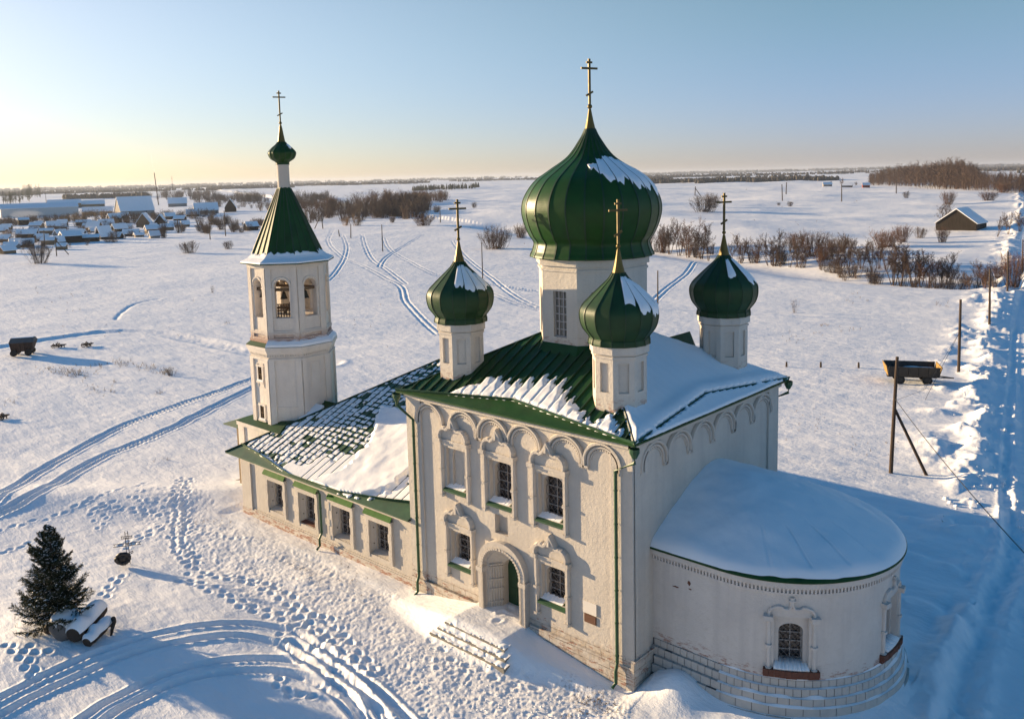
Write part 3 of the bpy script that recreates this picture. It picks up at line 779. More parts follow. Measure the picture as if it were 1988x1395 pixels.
hm = MB(); hm.tube([FS.pt(PORT+.08, 1.75, -.90), FS.pt(PORT+.08, 1.75, -.84), FS.pt(PORT+.08, 1.95, -.84), FS.pt(PORT+.08, 1.95, -.90)], .015, 5); hm.build('handle', M['iron'], door)
# plaques
pb = MB(); pb.rect(FS, xs(-2.42), xs(-1.74), 2.52, 3.02, -.02, .05); tag(pb.build('plaque', M['plaque_w'], church), 'pale square plaque above the brown one')
pb = MB(); pb.rect(FS, xs(-2.36), xs(-1.77), 2.12, 2.47, -.02, .045)
pb.rect(FS, xs(-2.34), xs(-1.79), 2.14, 2.45, .045, .05); tag(pb.build('plaque', M['plaque_b'], church), 'small brown plaque under the pale one')

# ---- entrance steps
STEPS = []
for k, (px0, py0, px1, py1, z) in enumerate(((868, 1206, 972, 1262, .66), (855, 1216, 972, 1282, .44), (838, 1227, 972, 1299, .22))):
    a = on_plane(px0, py0, 2, z); b = on_plane(px1, py1, 2, z); y = (a[1]+b[1])/2
    mb = MB(); mb.bb((a[0], y, z-.8), (b[0]+.1, y+1.0, z-.03)); mb.bb((a[0]-.03, y-.04, z-.03), (b[0]+.13, y+1.0, z+.03))
    stp = mb.build('step', M['stepstone'], church)
    STEPS.append((a, b, y, z, stp))

# ---- downpipes of the main block
def pipe(pts, name='downpipe', r=.07, funnel=True):
    mb = MB(); mb.tube(pts, r, 8)
    p0 = np.array(pts[0])
    if funnel: mb.lathe(p0, [(.09, p0[2]-.12), (.2, p0[2]+.1), (.2, p0[2]+.26)], 10)
    for a, b in zip(pts[:-1], pts[1:]):
        l = np.linalg.norm(np.array(b)-np.array(a))
        if l > 2:
            for t in np.arange(.8, l, 1.35):
                c = np.array(a)+(np.array(b)-np.array(a))*t/l; mb.tube([c-np.array([0, 0, .02]), c+np.array([0, 0, .02])], r+.018, 8)
    return mb.build(name, M['pipe'], church)
pipe([(.40, -.40, 9.75), (.40, -.40, 9.45), (-.62, -.20, 8.9), (-.62, -.20, 1.05), (-.62, -.30, .75), (-.62, -.30, .25), (-.66, -.5, .1)])
pipe([(-13.25, -.40, 9.75), (-13.25, -.40, 9.45), (-12.35, -.20, 8.85), (-12.35, -.20, 1.1), (-12.35, -.32, .8), (-12.35, -.32, .32), (-12.38, -.5, .15)])
pipe([(.4, W+.4, 9.8), (.4, W+.4, 9.5), (-.75, W+.2, 8.9), (-.75, W+.2, .3)])

# ---- main roof
EV = .42; ZE = 10.14; SL = .52
X0, X1, Y0, Y1 = -L-EV, EV, -EV, W+EV
hh = (Y1-Y0)/2; ZR = ZE+SL*hh; rx0, rx1 = X0+hh, X1-hh
rm = MB()
A, B, C, D = (X0, Y0, ZE), (X1, Y0, ZE), (X1, Y1, ZE), (X0, Y1, ZE); E_, F_ = (rx0, Y0+hh, ZR), (rx1, Y0+hh, ZR)
rm.poly([A, B, F_, E_]); rm.poly([B, C, F_]); rm.poly([C, D, E_, F_]); rm.poly([D, A, E_])
a, b, c, d = [(q[0], q[1], ZE-.07) for q in (A, B, C, D)]
for p, q, r, s in ((A, B, b, a), (B, C, c, b), (C, D, d, c), (D, A, a, d)): rm.poly([p, q, r, s])
rm.poly([a, b, c, d])
def seams(mb, o, u, v, nn, u0, u1, vmax, sp, h=.035, w=.035, v0=.0, m=0):
    """standing seams running up a roof slope"""
    x = u0+sp/2
    while x < u1:
        vm = vmax(x); vl = v0(x) if callable(v0) else v0
        if vm > vl+.1:
            p = o+u*x; e = u*w/2
            a0 = p+v*vl; a1 = p+v*vm
            mb.prism([a0-e-nn*.02, a0+e-nn*.02, a0+e+nn*h, a0-e+nn*h], [a1-e-nn*.02, a1+e-nn*.02, a1+e+nn*h, a1-e+nn*h], m)
        x += sp
ca = math.atan(SL)
vS = np.array([0, math.cos(ca), math.sin(ca)]); nS = np.array([0, -math.sin(ca), math.cos(ca)])
vE = np.array([-math.cos(ca), 0, math.sin(ca)]); nE = np.array([math.sin(ca), 0, math.cos(ca)])
lenS = X1-X0; lenE = Y1-Y0
seams(rm, np.array(A), np.array([1., 0, 0]), vS, nS, 0, lenS, lambda x: min(x, lenS-x, hh)/math.cos(ca)-.02, .56, .07, .055, v0=lambda x: .92*(1-abs(2*x/lenS-1))+.02, m=1)
seams(rm, np.array(B), np.array([0, 1., 0]), vE, nE, 0, lenE, lambda x: min(x, lenE-x, hh)/math.cos(ca)-.02, .56, .05, m=1)
vW = np.array([math.cos(ca), 0, math.sin(ca)]); nW = np.array([-math.sin(ca), 0, math.cos(ca)])
seams(rm, np.array(A), np.array([0, 1., 0]), vW, nW, 0, lenE, lambda x: min(x, lenE-x, hh)/math.cos(ca)-.02, .56, m=1)
for P0, P1 in ((A, E_), (B, F_), (C, F_), (D, E_)): rm.tube([np.array(P0)+[0, 0, .03], np.array(P1)+[0, 0, .03]], .04, 6, 1)
roof = rm.build('main_roof', [M['green'], M['seam']], church)
# chevron gutter boards lying on the slopes near the eave
def gutter_board(o, u, v, nn, ln, mid, height, name='roof_gutter', n=14):
    mb = MB(); pts = []
    for i in range(n+1):
        x = ln*i/n; h = mid*(1-abs(2*x/ln-1)); pts.append(o+u*x+v*(h+.02))
    for p, q in zip(pts[:-1], pts[1:]):
        mb.prism([p-v*.012, q-v*.012, q+v*.012, p+v*.012], [p-v*.012+nn*height, q-v*.012+nn*height, q+v*.012+nn*height, p+v*.012+nn*height])
    for i in range(0, n+1):
        p = pts[i]; mb.tube([p+nn*height*.9, p+nn*height*.9+v*.35-nn*height*.85], .012, 4)
    return mb.build(name, M['green2'], church)
gutter_board(np.array(A), np.array([1., 0, 0]), vS, nS, lenS, .92, .15)
gutter_board(np.array(B), np.array([0, 1., 0]), vE, nE, lenE, .92, .15)

# snow lying on a slope, as a height field with ragged edges

def snow_field(name, o, u, v, nn, ln, vmax, thick, parent, res=.07, base=-.01):
    nu = int(ln/res)+1; nv = int(vmax/res)+1
    uu = np.linspace(0, ln, nu); vv = np.linspace(0, vmax, nv); U, V = np.meshgrid(uu, vv, indexing='ij')
    T = thick(U, V)
    P = np.asarray(o)+U[..., None]*u+V[..., None]*v+(np.where(T > 0.004, T, base))[..., None]*nn
    on = T > .004
    cell = on[:-1, :-1] | on[1:, :-1] | on[:-1, 1:] | on[1:, 1:]
    idx = np.arange(nu*nv).reshape(nu, nv)
    F = np.stack([idx[:-1, :-1][cell], idx[1:, :-1][cell], idx[1:, 1:][cell], idx[:-1, 1:][cell]], -1)
    used, inv = np.unique(F.ravel(), return_inverse=True)
    return np_mesh(name, P.reshape(-1, 3)[used], inv.reshape(F.shape), M['snow'], parent)
for a, b, y, z, stp in STEPS:
    snow_field('step_snow', (a[0]-.05, y-.03, z+.025), np.array([1., 0, 0]), np.array([0, 1., 0]), np.array([0, 0, 1.]), b[0]-a[0]+.2, .42,
               lambda U, V: np.where(V > .02+.08*np.abs(vn(U/.5+z*9, V*0, 3))+.05*vn(U/.12, V*0+z, 4), .03+.05*np.clip(vn(U/.35+z*5, V/.2, 6), 0, 1)+.05*sstep(.1, .4, V), 0), stp, .04)
def t_south(U, V):
    hip = np.minimum(U, lenS-U)/math.cos(ca)
    led = .92*(1-np.abs(2*U/lenS-1))
    bay = np.floor(U/.56); fr = U/.56-bay
    top = np.interp(U, [3.0, 3.6, 4.2, 5.0, 6.5, 7.6, 8.4, 9.0, 9.5, 10.2, 11.0, 12.0, 13.0], [.75, 1.0, 1.65, 1.95, 2.25, 2.35, 2.45, 2.0, 1.45, .95, .75, .75, .75])
    jag = .55*_hash(bay.astype(np.int64), bay.astype(np.int64)*0+3, 5)
    top = top+jag-.25+.85*(fr-.5)*-1*sstep(4, 5, U)*(1-sstep(9, 10, U))+.12*vn(U/.16, V/.16, 4)
    # second little heap near the corner
    heap = np.where((U > 10.9) & (U < 12.9), led+.35+.75*np.exp(-((U-12.0)/.45)**2)+.25*vn(U/.15, V/.2, 8), 0)
    top = np.maximum(top*(U < 11.4), heap)
    bot = led+.03
    k = (V > bot) & (V < top) & (V < hip-.15) & (U > 2.9)
    edge = np.minimum(np.minimum(top-V, .5), V-bot+.06)
    return np.where(k, np.clip(edge*.55, 0.015, .15)*(1-.35*(np.abs(fr) < .12))+.02*vn(U/.3, V/.3, 5), 0)
snow_field('roof_snow', A, np.array([1., 0, 0]), vS, nS, lenS, 3.6, t_south, roof, .06)
def t_east(U, V):
    hip = np.minimum(np.minimum(U, lenE-U), hh)/math.cos(ca)
    led = .92*(1-np.abs(2*U/lenE-1))
    fr = (U/.56) % 1.0
    t = .16+.05*fbm(U/1.6, V/2.5, 3, 3)-.03*np.exp(-((fr-.5)/.07)**2)
    t = t+.10*np.exp(-((V-led-.35)/.35)**2)
    gap = np.exp(-((V-led-.02)/.055)**2)*(vn(U/.5, V*0, 9) > -.75)*(np.abs(2*U/lenE-1) < .96)
    t = np.where(gap > .35, 0, t)
    t = t*sstep(0, .12, V+.06)*sstep(0, .25, hip-V+.08+.05*vn(U, V*3, 2))
    return np.where(V < hip+.02, t, 0)
snow_field('roof_snow', B, np.array([0, 1., 0]), vE, nE, lenE, hh/math.cos(ca), t_east, roof, .07)
oN = np.array(C); vN = np.array([0, -math.cos(ca), math.sin(ca)]); nN = np.array([0, math.sin(ca), math.cos(ca)])
snow_field('roof_snow', oN, np.array([-1., 0, 0]), vN, nN, lenS, hh/math.cos(ca), lambda U, V: np.where(V < np.minimum(U, lenS-U)/math.cos(ca)+.02, (.15+.04*fbm(U, V, 2, 5))*sstep(0, .3, np.minimum(U, lenS-U)/math.cos(ca)-V+.1), 0), roof, .14)
snow_field('roof_snow', np.array(D), np.array([0, -1., 0]), vW, nW, lenE, hh/math.cos(ca), lambda U, V: np.where((V < np.minimum(U, lenE-U)/math.cos(ca)-.05) & (vn(U/.9, V/1.5, 6)+np.interp(U, [0, 5, 9, 13], [.5, .4, -.5, -1.2]) > 0), .08+.03*vn(U/.3, V/.3, 5), 0), roof, .1)
dm = MB()   # dormer peeping over the ridge
q = on_plane(1310, 655, 1, 9.4)
dm.prism([(q[0]-.75, q[1]-.9, q[2]-1.5), (q[0]+.75, q[1]-.9, q[2]-1.5), (q[0], q[1]-.9, q[2]+.1)], [(q[0]-.75, q[1]+1.4, q[2]-1.5), (q[0]+.75, q[1]+1.4, q[2]-1.5), (q[0], q[1]+1.4, q[2]+.1)])
dm.build('dormer', M['green'], church)

# ---- drums and onion domes
PH = R_(22.5)
def octa(mb, c, R, z0, z1, panel=None, m=0, hole=None, inner=None):
    """eight wall faces; panel = (width, z0, z1, depth, back)"""
    for k in range(8):
        a0, a1 = PH+k*math.pi/4, PH+(k+1)*math.pi/4
        p0 = np.array([c[0]+R*math.cos(a0), c[1]+R*math.sin(a0), 0]); p1 = np.array([c[0]+R*math.cos(a1), c[1]+R*math.sin(a1), 0])
        n = nrm((p0+p1)/2-np.array([c[0], c[1], 0])); fr = Flat(p0, p1-p0, n); w = np.linalg.norm(p1-p0)
        hs = []
        if panel:
            pw, a, b, d, back = panel[:5]
            hs = [dict(u0=w/2-pw/2, u1=w/2+pw/2, z0=a, z1=b, d=d, back=back, arch=panel[5] if len(panel) > 5 else 0)]
        mb.wall(fr, 0, w, z0, z1, hs, m=m, inner=inner)
        yield k, fr, w
def ring(mb, c, R0, R1, z0, z1, n=8, ph=PH, m=0):
    mb.lathe(c, [(R0, z0), (R1, z0), (R1, z1), (R0, z1)], n, ph, m)
def prof_interp(prof, k=3):
    P = np.array(prof); out = []
    for i in range(len(P)-1):
        p0 = P[max(i-1, 0)]; p1 = P[i]; p2 = P[i+1]; p3 = P[min(i+2, len(P)-1)]
        for j in range(k):
            t = j/k; out.append(.5*((2*p1)+(-p0+p2)*t+(2*p0-5*p1+4*p2-p3)*t*t+(-p0+3*p1-3*p2+p3)*t**3))
    out.append(P[-1]); return [tuple(q) for q in out]
def cross(c, zb, top, half, r=.06, rot=0.0, parent=None, name='cross', m='crossm'):
    """three-bar cross; rot = direction of the arms"""
    mb = MB(); h = top-zb; u = np.array([math.cos(rot), math.sin(rot), 0]); o = np.array([c[0], c[1], 0])
    def bar(p, q, w):
        p = np.array(p, float); q = np.array(q, float); t = nrm(q-p); n = np.array([-u[1], u[0], 0]); s = np.cross(t, n)
        mb.prism([p+n*w*.6+s*w, p-n*w*.6+s*w, p-n*w*.6-s*w, p+n*w*.6-s*w], [q+n*w*.6+s*w, q-n*w*.6+s*w, q-n*w*.6-s*w, q+n*w*.6-s*w])
    zz = lambda z: o+np.array([0, 0, z])
    bar(zz(zb), zz(top), r)
    zc = top-half*1.0
    bar(zz(zc)-u*half, zz(zc)+u*half, r*.85)
    bar(zz(top-half*.38)-u*half*.36, zz(top-half*.38)+u*half*.36, r*.8)
    zl = zb+h*.23
    bar(zz(zl-half*.22)-u*half*.42, zz(zl+half*.22)+u*half*.42, r*.8)
    return mb.build(name, M[m], parent)
ARM = R_(68)
def onion(c, prof, gores, ph, gold, ball, top, half, snow, mt, crossr, name='dome', label=None):
    P = prof_interp(prof, 7)
    mb = MB(); mb.lathe(c, P, gores, ph)
    # standing seams between gores
    for i in range(gores):
        a = ph+2*math.pi*i/gores; e = np.array([math.cos(a), math.sin(a), 0]); t = np.array([-e[1], e[0], 0])
        w = max(.018, .006*prof[2][0]*2)
        b = len(mb.v)
        for r, z in P:
            ww = min(w, r*.12); q = np.array([c[0], c[1], z])+e*r
            for s, o in ((-1, -.01), (-1, .022), (1, .022), (1, -.01)): mb.v.append(tuple(q+t*ww*s+e*o))
        for j in range(len(P)-1):
            for s in range(3): mb.f.append((b+j*4+s, b+j*4+s+1, b+(j+1)*4+s+1, b+(j+1)*4+s)); mb.m.append(1)
    d = mb.build(name, [M[mt], M['seam']], church)
    if label: tag(d, label)
    g = MB(); g.lathe(c, gold, 12, 0); g.build('spire', M['gold'], d)
    r, zc = ball; fb = MB(); fb.lathe(c, [(.01, zc-r*1.9), (r*.55, zc-r*1.5), (r*.4, zc-r)]+[(r*math.sin(x), zc-r*math.cos(x)) for x in np.linspace(.45, 2.7, 7)]+[(r*.5, zc+r*1.2), (r*.35, zc+r*2.0)], 10); fb.build('finial', M['gold'], d, True)
    cross(c, zc+r, top, half, crossr, ARM, d)
    # snow shell lying on the lee gores
    if snow:
        sm = MB(); Pz = np.array([q[1] for q in P]); Pr = np.array([q[0] for q in P]); o = np.argsort(Pz)
        for gi, (zt, zb_) in snow.items():
            a0 = ph+2*math.pi*gi/gores; N = 5; K = 12
            grid = []
            for i in range(N+1):
                f = i/N; a = a0+2*math.pi/gores*(.03+.94*f)
                col = []
                zb2 = zb_+.13*random.uniform(-1, 1)*(prof[2][0]/1.6)+.10*(1-math.sin(math.pi*f)); zt2 = zt+.05*random.uniform(-1, 1)
                for k in range(K+1):
                    z = zb2+(zt2-zb2)*k/K; rr = float(np.interp(z, Pz[o], Pr[o]))
                    # chord of the flat gore
                    half_a = math.pi/gores; am = a0+half_a; rr = rr*math.cos(half_a)/math.cos(a-am)
                    edge = min(k, K-k, 2)/2.0*(.4 if i in (0, N) else 1)
                    th = .012+.055*edge
                    col.append((c[0]+(rr+th)*math.cos(a), c[1]+(rr+th)*math.sin(a), z+th*.6))
                grid.append(col)
            b = len(sm.v)
            for col in grid: sm.v.extend(col)
            for i in range(N):
                for k in range(K): sm.f.append((b+i*(K+1)+k, b+(i+1)*(K+1)+k, b+(i+1)*(K+1)+k+1, b+i*(K+1)+k+1)); sm.m.append(0)
        sm.build('dome_snow', M['snow'], d, True)
    return d
MC = (-L/2, W/2)
dr = MB(); RM = 2.62
for k, fr, w in octa(dr, MC, RM, 11.2, 16.4, (.76, 12.85, 14.95, .16, False)): pass
dr2 = [f for f in octa(MB(), MC, RM, 0, 1)]
ring(dr, MC, RM-.1, RM+.06, 15.85, 15.95); ring(dr, MC, RM-.1, RM+.12, 16.1, 16.4)
drum = dr.build('drum', M['drum2'], church)
for k, fr, w in dr2:
    window(fr, w/2, 12.85, .76, 2.1, .16, bars=(2, 5), lattice=False, arch=0, glass='glass2', bw=.045)
fl = MB(); fl.lathe(MC, [(RM+.02, 12.55), (RM+.30, 12.15), (RM+.3, 11.9)], 8, PH); fl.build('drum_flashing', M['green'], church)
PRM = [(2.50, 16.42), (2.90, 16.42), (2.80, 16.72), (2.72, 17.09), (2.93, 17.42), (3.16, 17.98), (3.265, 18.6), (3.12, 19.22), (2.64, 19.9), (1.95, 20.4), (1.06, 21.02), (.47, 21.82), (.25, 22.26)]
# gore phase measured on the photo
view = math.atan2(CAM[1]-MC[1], CAM[0]-MC[0])
def gidx(rel, gores, ph, v): return int(math.floor(((v+R_(rel)-ph) % (2*math.pi))/(2*math.pi/gores)))
ph24 = view+R_(-5)
sn = {}
for rel, zt, zb in ((2.5, 20.62, 20.30), (18, 20.85, 20.0), (33, 20.95, 19.85), (48, 20.95, 19.6), (62, 20.8, 19.35), (76, 20.6, 19.3), (91, 20.4, 19.4)):
    sn[gidx(rel, 24, ph24, view)] = (zt, zb)
onion(MC, PRM, 24, ph24, [(.256, 22.24), (.17, 22.6), (.1, 22.95), (.065, 23.15)], (.115, 23.27), 25.42, .43, sn, 'dome', .055, label='large central onion dome with snow on its lee side')
PRS = [(1.1, 13.42), (1.25, 13.42), (1.24, 13.62), (1.22, 13.72), (1.50, 14.12), (1.60, 14.58), (1.52, 14.92), (1.21, 15.26), (.79, 15.66), (.44, 16.0), (.26, 16.26)]
SD = 1.86
small = [(-L+SD, SD), (-SD, SD), (-SD, W-SD), (-L+SD, W-SD)]
for i, c in enumerate(small):
    mb = MB(); R = 1.12
    for _ in octa(mb, c, R, 10.45, 13.42, (.42, 11.55, 12.75, .10, True)): pass
    ring(mb, c, R-.1, R+.05, 12.93, 13.02); ring(mb, c, R-.1, R+.11, 13.1, 13.42)
    mb.build('drum', M['drum'], church)
    v = math.atan2(CAM[1]-c[1], CAM[0]-c[0]); ph = v+R_(-13)
    spec = {0: ((8, 16.1, 15.2), (30, 16.1, 15.0), (53, 16.0, 14.95), (75, 15.7, 15.0)), 1: ((22, 16.1, 15.1), (44, 16.1, 14.75), (66, 16.0, 14.6), (88, 15.9, 14.7)), 2: ((16, 16.05, 15.3), (60, 16.1, 15.0), (82, 16.1, 14.95), (104, 16.0, 15.0)), 3: ((60, 16, 15), (82, 16, 15))}[i]
    sn = {gidx(a, 16, ph, v): (zt, zb) for a, zt, zb in spec}
    onion(c, PRS, 16, ph, [(.262, 16.24), (.17, 16.6), (.1, 16.95), (.06, 17.18)], (.09, 17.31), 19.16, .43, sn, 'dome2', .05,
          label=['small onion dome at the corner nearest the bell tower', 'small onion dome at the corner nearest the viewer', 'small onion dome above the apse side, far corner', 'small onion dome behind the central drum'][i])
# ---- refectory
RX0, RX1, RY, RZ = -28.9, -L, .2, 3.62
rw = MB(); rl = RX1-RX0; holes = []
RWIN = [-25.25+3.18*i for i in range(4)]
for x in RWIN:
    u = x-RX0; holes.append(dict(u0=u-.8, u1=u+.8, z0=.95, z1=2.72, d=.24, splay=.08))
rw.wall(ROW_FR, 0, rl, -.6, RZ+.1, holes, du=3)
for x in RWIN:
    u = x-RX0; f2 = Flat(ROW_FR.pt(0, 0, -.24), (1, 0, 0), (0, -1, 0))
    rw.wall(f2, u-.72, u+.72, .998, 2.688, [dict(u0=u-.64, u1=u+.64, z0=1.06, z1=2.62, d=.22)])
Fw = Flat((RX0, 21, 0), (0, -1, 0), (-1, 0, 0)); rw.wall(Fw, 0, 20.8, -.6, RZ+.1, du=4)
rw.poly([(RX1-.05, W, -.6), (RX1-.05, 21, -.6), (RX1-.05, 21, 3.75), (RX1-.05, 10.5, 8.6), (RX1-.05, W, 7.85)])
rw.poly([(RX0, 21, -.6), (RX1-.05, 21, -.6), (RX1-.05, 21, 3.7), (RX0, 21, 3.7)])
rw.rect(ROW_FR, -.08, .95, -.6, RZ, -.05, .10); rw.rect(ROW_FR, -.12, rl-.06, -.6, .42, -.05, .135, n=1); rw.rect(ROW_FR, -.1, rl-.06, .42, .50, -.05, .06)
rw.rect(Fw, 20.8-.95, 20.8+.05, -.6, RZ, -.05, .10)
rw.rect(ROW_FR, -.11, rl-.06, 3.36, 3.5, -.02, .125); rw.rect(ROW_FR, -.12, rl-.06, 3.5, 3.72, -.02, .22)
rw.build('refectory_wall', M['ref_wall'], church)
for i, x in enumerate(RWIN):
    u = x-RX0
    win = window(ROW_FR, u, 1.08, 1.26, 1.52, .46, bars=(2, 2), lattice=True, arch=0)
    s = MB()
    for sg in (-1, 1):
        s.rect(ROW_FR, u+sg*.92-.12, u+sg*.92+.12, .74, 2.75, -.02, .13)
        for z in (1.0, 1.9): s.rect(ROW_FR, u+sg*.92-.14, u+sg*.92+.14, z, z+.5, -.02, .16)
    s.rect(ROW_FR, u-1.04, u+1.04, 2.75, 2.9, -.02, .13); s.rect(ROW_FR, u-1.08, u+1.08, 2.9, 3.06, -.02, .19); s.rect(ROW_FR, u-.79, u+.79, .74, .9, -.02, .10)
    s.build('window_surround', M['ref_wall'], win)
    s = MB(); s.prism([ROW_FR.pt(u-1.1, 3.30, .09), ROW_FR.pt(u+1.1, 3.30, .09), ROW_FR.pt(u+1.1, 3.06, .24), ROW_FR.pt(u-1.1, 3.06, .24)], [ROW_FR.pt(u-1.1, 3.33, .10), ROW_FR.pt(u+1.1, 3.33, .10), ROW_FR.pt(u+1.1, 3.09, .27), ROW_FR.pt(u-1.1, 3.09, .27)])
    s.build('hood', M['hood'], win)
    s = MB(); s.prism([ROW_FR.pt(u-.68, 1.0, -.3), ROW_FR.pt(u+.68, 1.0, -.3), ROW_FR.pt(u+.8, .93, .02), ROW_FR.pt(u-.8, .93, .02)], [ROW_FR.pt(u-.68, 1.07, -.3), ROW_FR.pt(u+.68, 1.07, -.3), ROW_FR.pt(u+.8, .97, .04), ROW_FR.pt(u-.8, .97, .04)])
    s.build('sill', M['brick' if i == 1 else 'ref_wall'], win)
    for z in (1.4, 2.25): s = MB(); s.tube([ROW_FR.pt(u-.76, z, -.14), ROW_FR.pt(u-.70, z, -.14)], .028, 6); s.build('shutter_pin', M['iron'], win)
pipe([(-20.55, -.2, 3.45), (-20.55, -.06, 3.2), (-20.55, -.06, .95), (-20.55, -.22, .7), (-20.55, -.22, .3), (-20.6, -.4, .1)], r=.065, funnel=False)
# refectory roof
rs = .45; rca = math.atan(rs); EX, EY, EZ = RX0-1.1, RY-.52, 3.74; HX = 7.9
HIPL = 10.85; RXE = RX1-.02
rr = MB()
A = np.array([EX, EY, EZ]); Bq = np.array([RXE, EY, EZ]); Hq = np.array([EX+HX, EY+HIPL, EZ+rs*HIPL]); Rq = np.array([RXE, EY+HIPL, EZ+rs*HIPL])
Dq = np.array([EX, EY+2*HIPL, EZ]); Cq = np.array([RXE, EY+2*HIPL, EZ])
rr.poly([A, Bq, Rq, Hq]); rr.poly([Cq, Dq, Hq, Rq]); rr.poly([Dq, A, Hq])
dn = np.array([0, 0, -.06])
for p, q in ((A, Bq), (Dq, A), (Cq, Dq)): rr.poly([p, q, q+dn, p+dn])
rr.poly([A+dn, Bq+dn, Cq+dn, Dq+dn])
vR = np.array([0, math.cos(rca), math.sin(rca)]); nR = np.array([0, -math.sin(rca), math.cos(rca)]); lenR = RXE-EX
seams(rr, A, np.array([1., 0, 0]), vR, nR, 0, lenR, lambda x: min(x*HIPL/HX, HIPL)/math.cos(rca)-.02, .55, .045, .035, v0=lambda x: float(np.interp(x, [0, 2.7, 6.8, 11.5, 14.6, 16.7], [.95, .68, .06, .12, .65, 1.1])), m=1)
rr.tube([A+[0, 0, .03], Hq+[0, 0, .03]], .05, 6, 1); rr.tube([Hq+[0, 0, .03], Rq+[0, 0, .03]], .05, 6, 1)
rroof = rr.build('refectory_roof', [M['green2'], M['seam']], church)
# its gutter board, low point at the downpipe
gb = MB(); gpts = []
LED = lambda x: np.interp(x, [0, 2.7, 6.8, 11.5, 14.6, 16.7], [.95, .68, .06, .12, .65, 1.1])
for x in np.linspace(.62, lenR-.1, 22): gpts.append(A+np.array([1., 0, 0])*x+vR*LED(x))
for p, q in zip(gpts[:-1], gpts[1:]):
    gb.prism([p-vR*.012, q-vR*.012, q+vR*.012, p+vR*.012], [p-vR*.012+nR*.16, q-vR*.012+nR*.16, q+vR*.012+nR*.16, p+vR*.012+nR*.16])
gb.build('roof_gutter', M['green2'], church)
def t_ref(U, V):
    led = LED(U)
    hipv = np.minimum(U*HIPL/HX, HIPL)/math.cos(rca)
    bay = np.floor(U/.55-.5); fb = (U/.55-.5)-bay
    sh_ = .06*np.sin(bay*2.1)+.10*(fb-.5)**2*4; row = np.floor(V/.385+sh_); fr2 = (V/.385+sh_)-row
    hsh = _hash(bay.astype(np.int64)+40, row.astype(np.int64)+7, 3)
    # the smooth heavy drift against the main block
    edge = np.interp(V, [0, .5, 1.0, 1.3, 2.3, 3.5, 4.2, 5.0, 6.0, 6.7, 7.2], [8.5, 8.9, 9.5, 9.8, 9.9, 9.65, 9.35, 8.95, 8.1, 7.6, 7.6])+.16*vn(V/.5, V*0, 4)+.12*vn(V/.2, U/2, 14)
    heavy = sstep(0, .5, U-edge)*(.22+.06*fbm(U, V, 2, 8))
    heavy = heavy*(V > led+.02)*sstep(0, .3, 7.05-V+.12*vn(U/.3, V, 3))
    # bare green wedge at the foot of the wall
    wedge = sstep(-.12, .12, U-np.interp(V, [0, .75, .95, 1.55, 2.3, 3.05, 3.6], [12.6, 13.4, 13.9, 14.35, 14.3, 14.3, 17])+.22*vn(U/.35, V/.35, 21))
    heavy = heavy*(1-wedge)
    lump = np.clip(.45-np.hypot((U-14.3)*.75, (V-1.05)*1.5), 0, 1)+.12*vn(U/.2, V/.2, 31)
    heavy = np.maximum(heavy, np.where((lump > .06) & (V > led+.05), np.clip(lump*.35, 0, .14), 0))
    # tile-like pads of snow held on the stepped sheets
    gapr = .11+.08*vn(bay*.37, row*.31, 9)+.05*vn(U/.15, V/.3, 29)+.34*sstep(5.2, 7.2, U-.12*(V-3))*sstep(2.0, 3.0, V)
    gapc = .055+.03*vn(U/.5, V/.25, 39)
    pad = (fr2 > np.clip(gapr, .06, .9)) & (np.abs(fb-.5) < .5-gapc)
    full = sstep(.3, -.3, V-np.interp(U, [5.6, 6.2, 7.5, 9, 10], [.3, .9, 1.5, 2.2, 2.9])+.5*vn(U/1.0, V/.6, 12))*(U > 5.8)     # unbroken lower strip
    pad = pad | ((full > .5) & (np.abs(fb-.5) < .48))
    pad = pad & (V > led+.05+.30*sstep(6.8, 5.6, U)*(.8+.8*vn(U/.4, 0*V, 2)) ) & ((hsh > .08) | (full > .5))
    bare = (vn(U/1.1, V/.8, 19) > .70-.34*sstep(5.4, 6.6, U)) & (V > 2)
    pad = pad & ~bare
    e = np.minimum(np.minimum(fr2-np.clip(gapr, .06, .9), 1-fr2)*.36*2.2, (.5-gapc-np.abs(fb-.5))*.55*2.5)
    e = np.where(full > .5, .05, np.clip(e*.3, .006, .014))
    t = np.where(pad, e, 0)+0
    # thin ledge of snow lying along the gutter board
    lg = (np.abs(V-led-.10-.05*vn(U/.4, 0*V, 3)) < .07) & (U > 1.3) & (U < 6.2) & (vn(U/.35, V*0, 17) > -.6)
    t = np.maximum(t, np.where(lg, .06, 0))
    t = np.maximum(t, heavy)
    # strays lying below the board
    low = (V < led+.02) & (V > .03) & (U > 11.2) & (U < 14.0) & (vn(U/.28, V/.2, 27) > .42)
    t = np.maximum(t, np.where(low, .05, 0))
    return np.where((V < hipv-.12) & (V > .02), t, 0)
snow_field('roof_snow', A, np.array([1., 0, 0]), vR, nR, lenR-.02, HIPL/math.cos(rca), t_ref, rroof, .042)

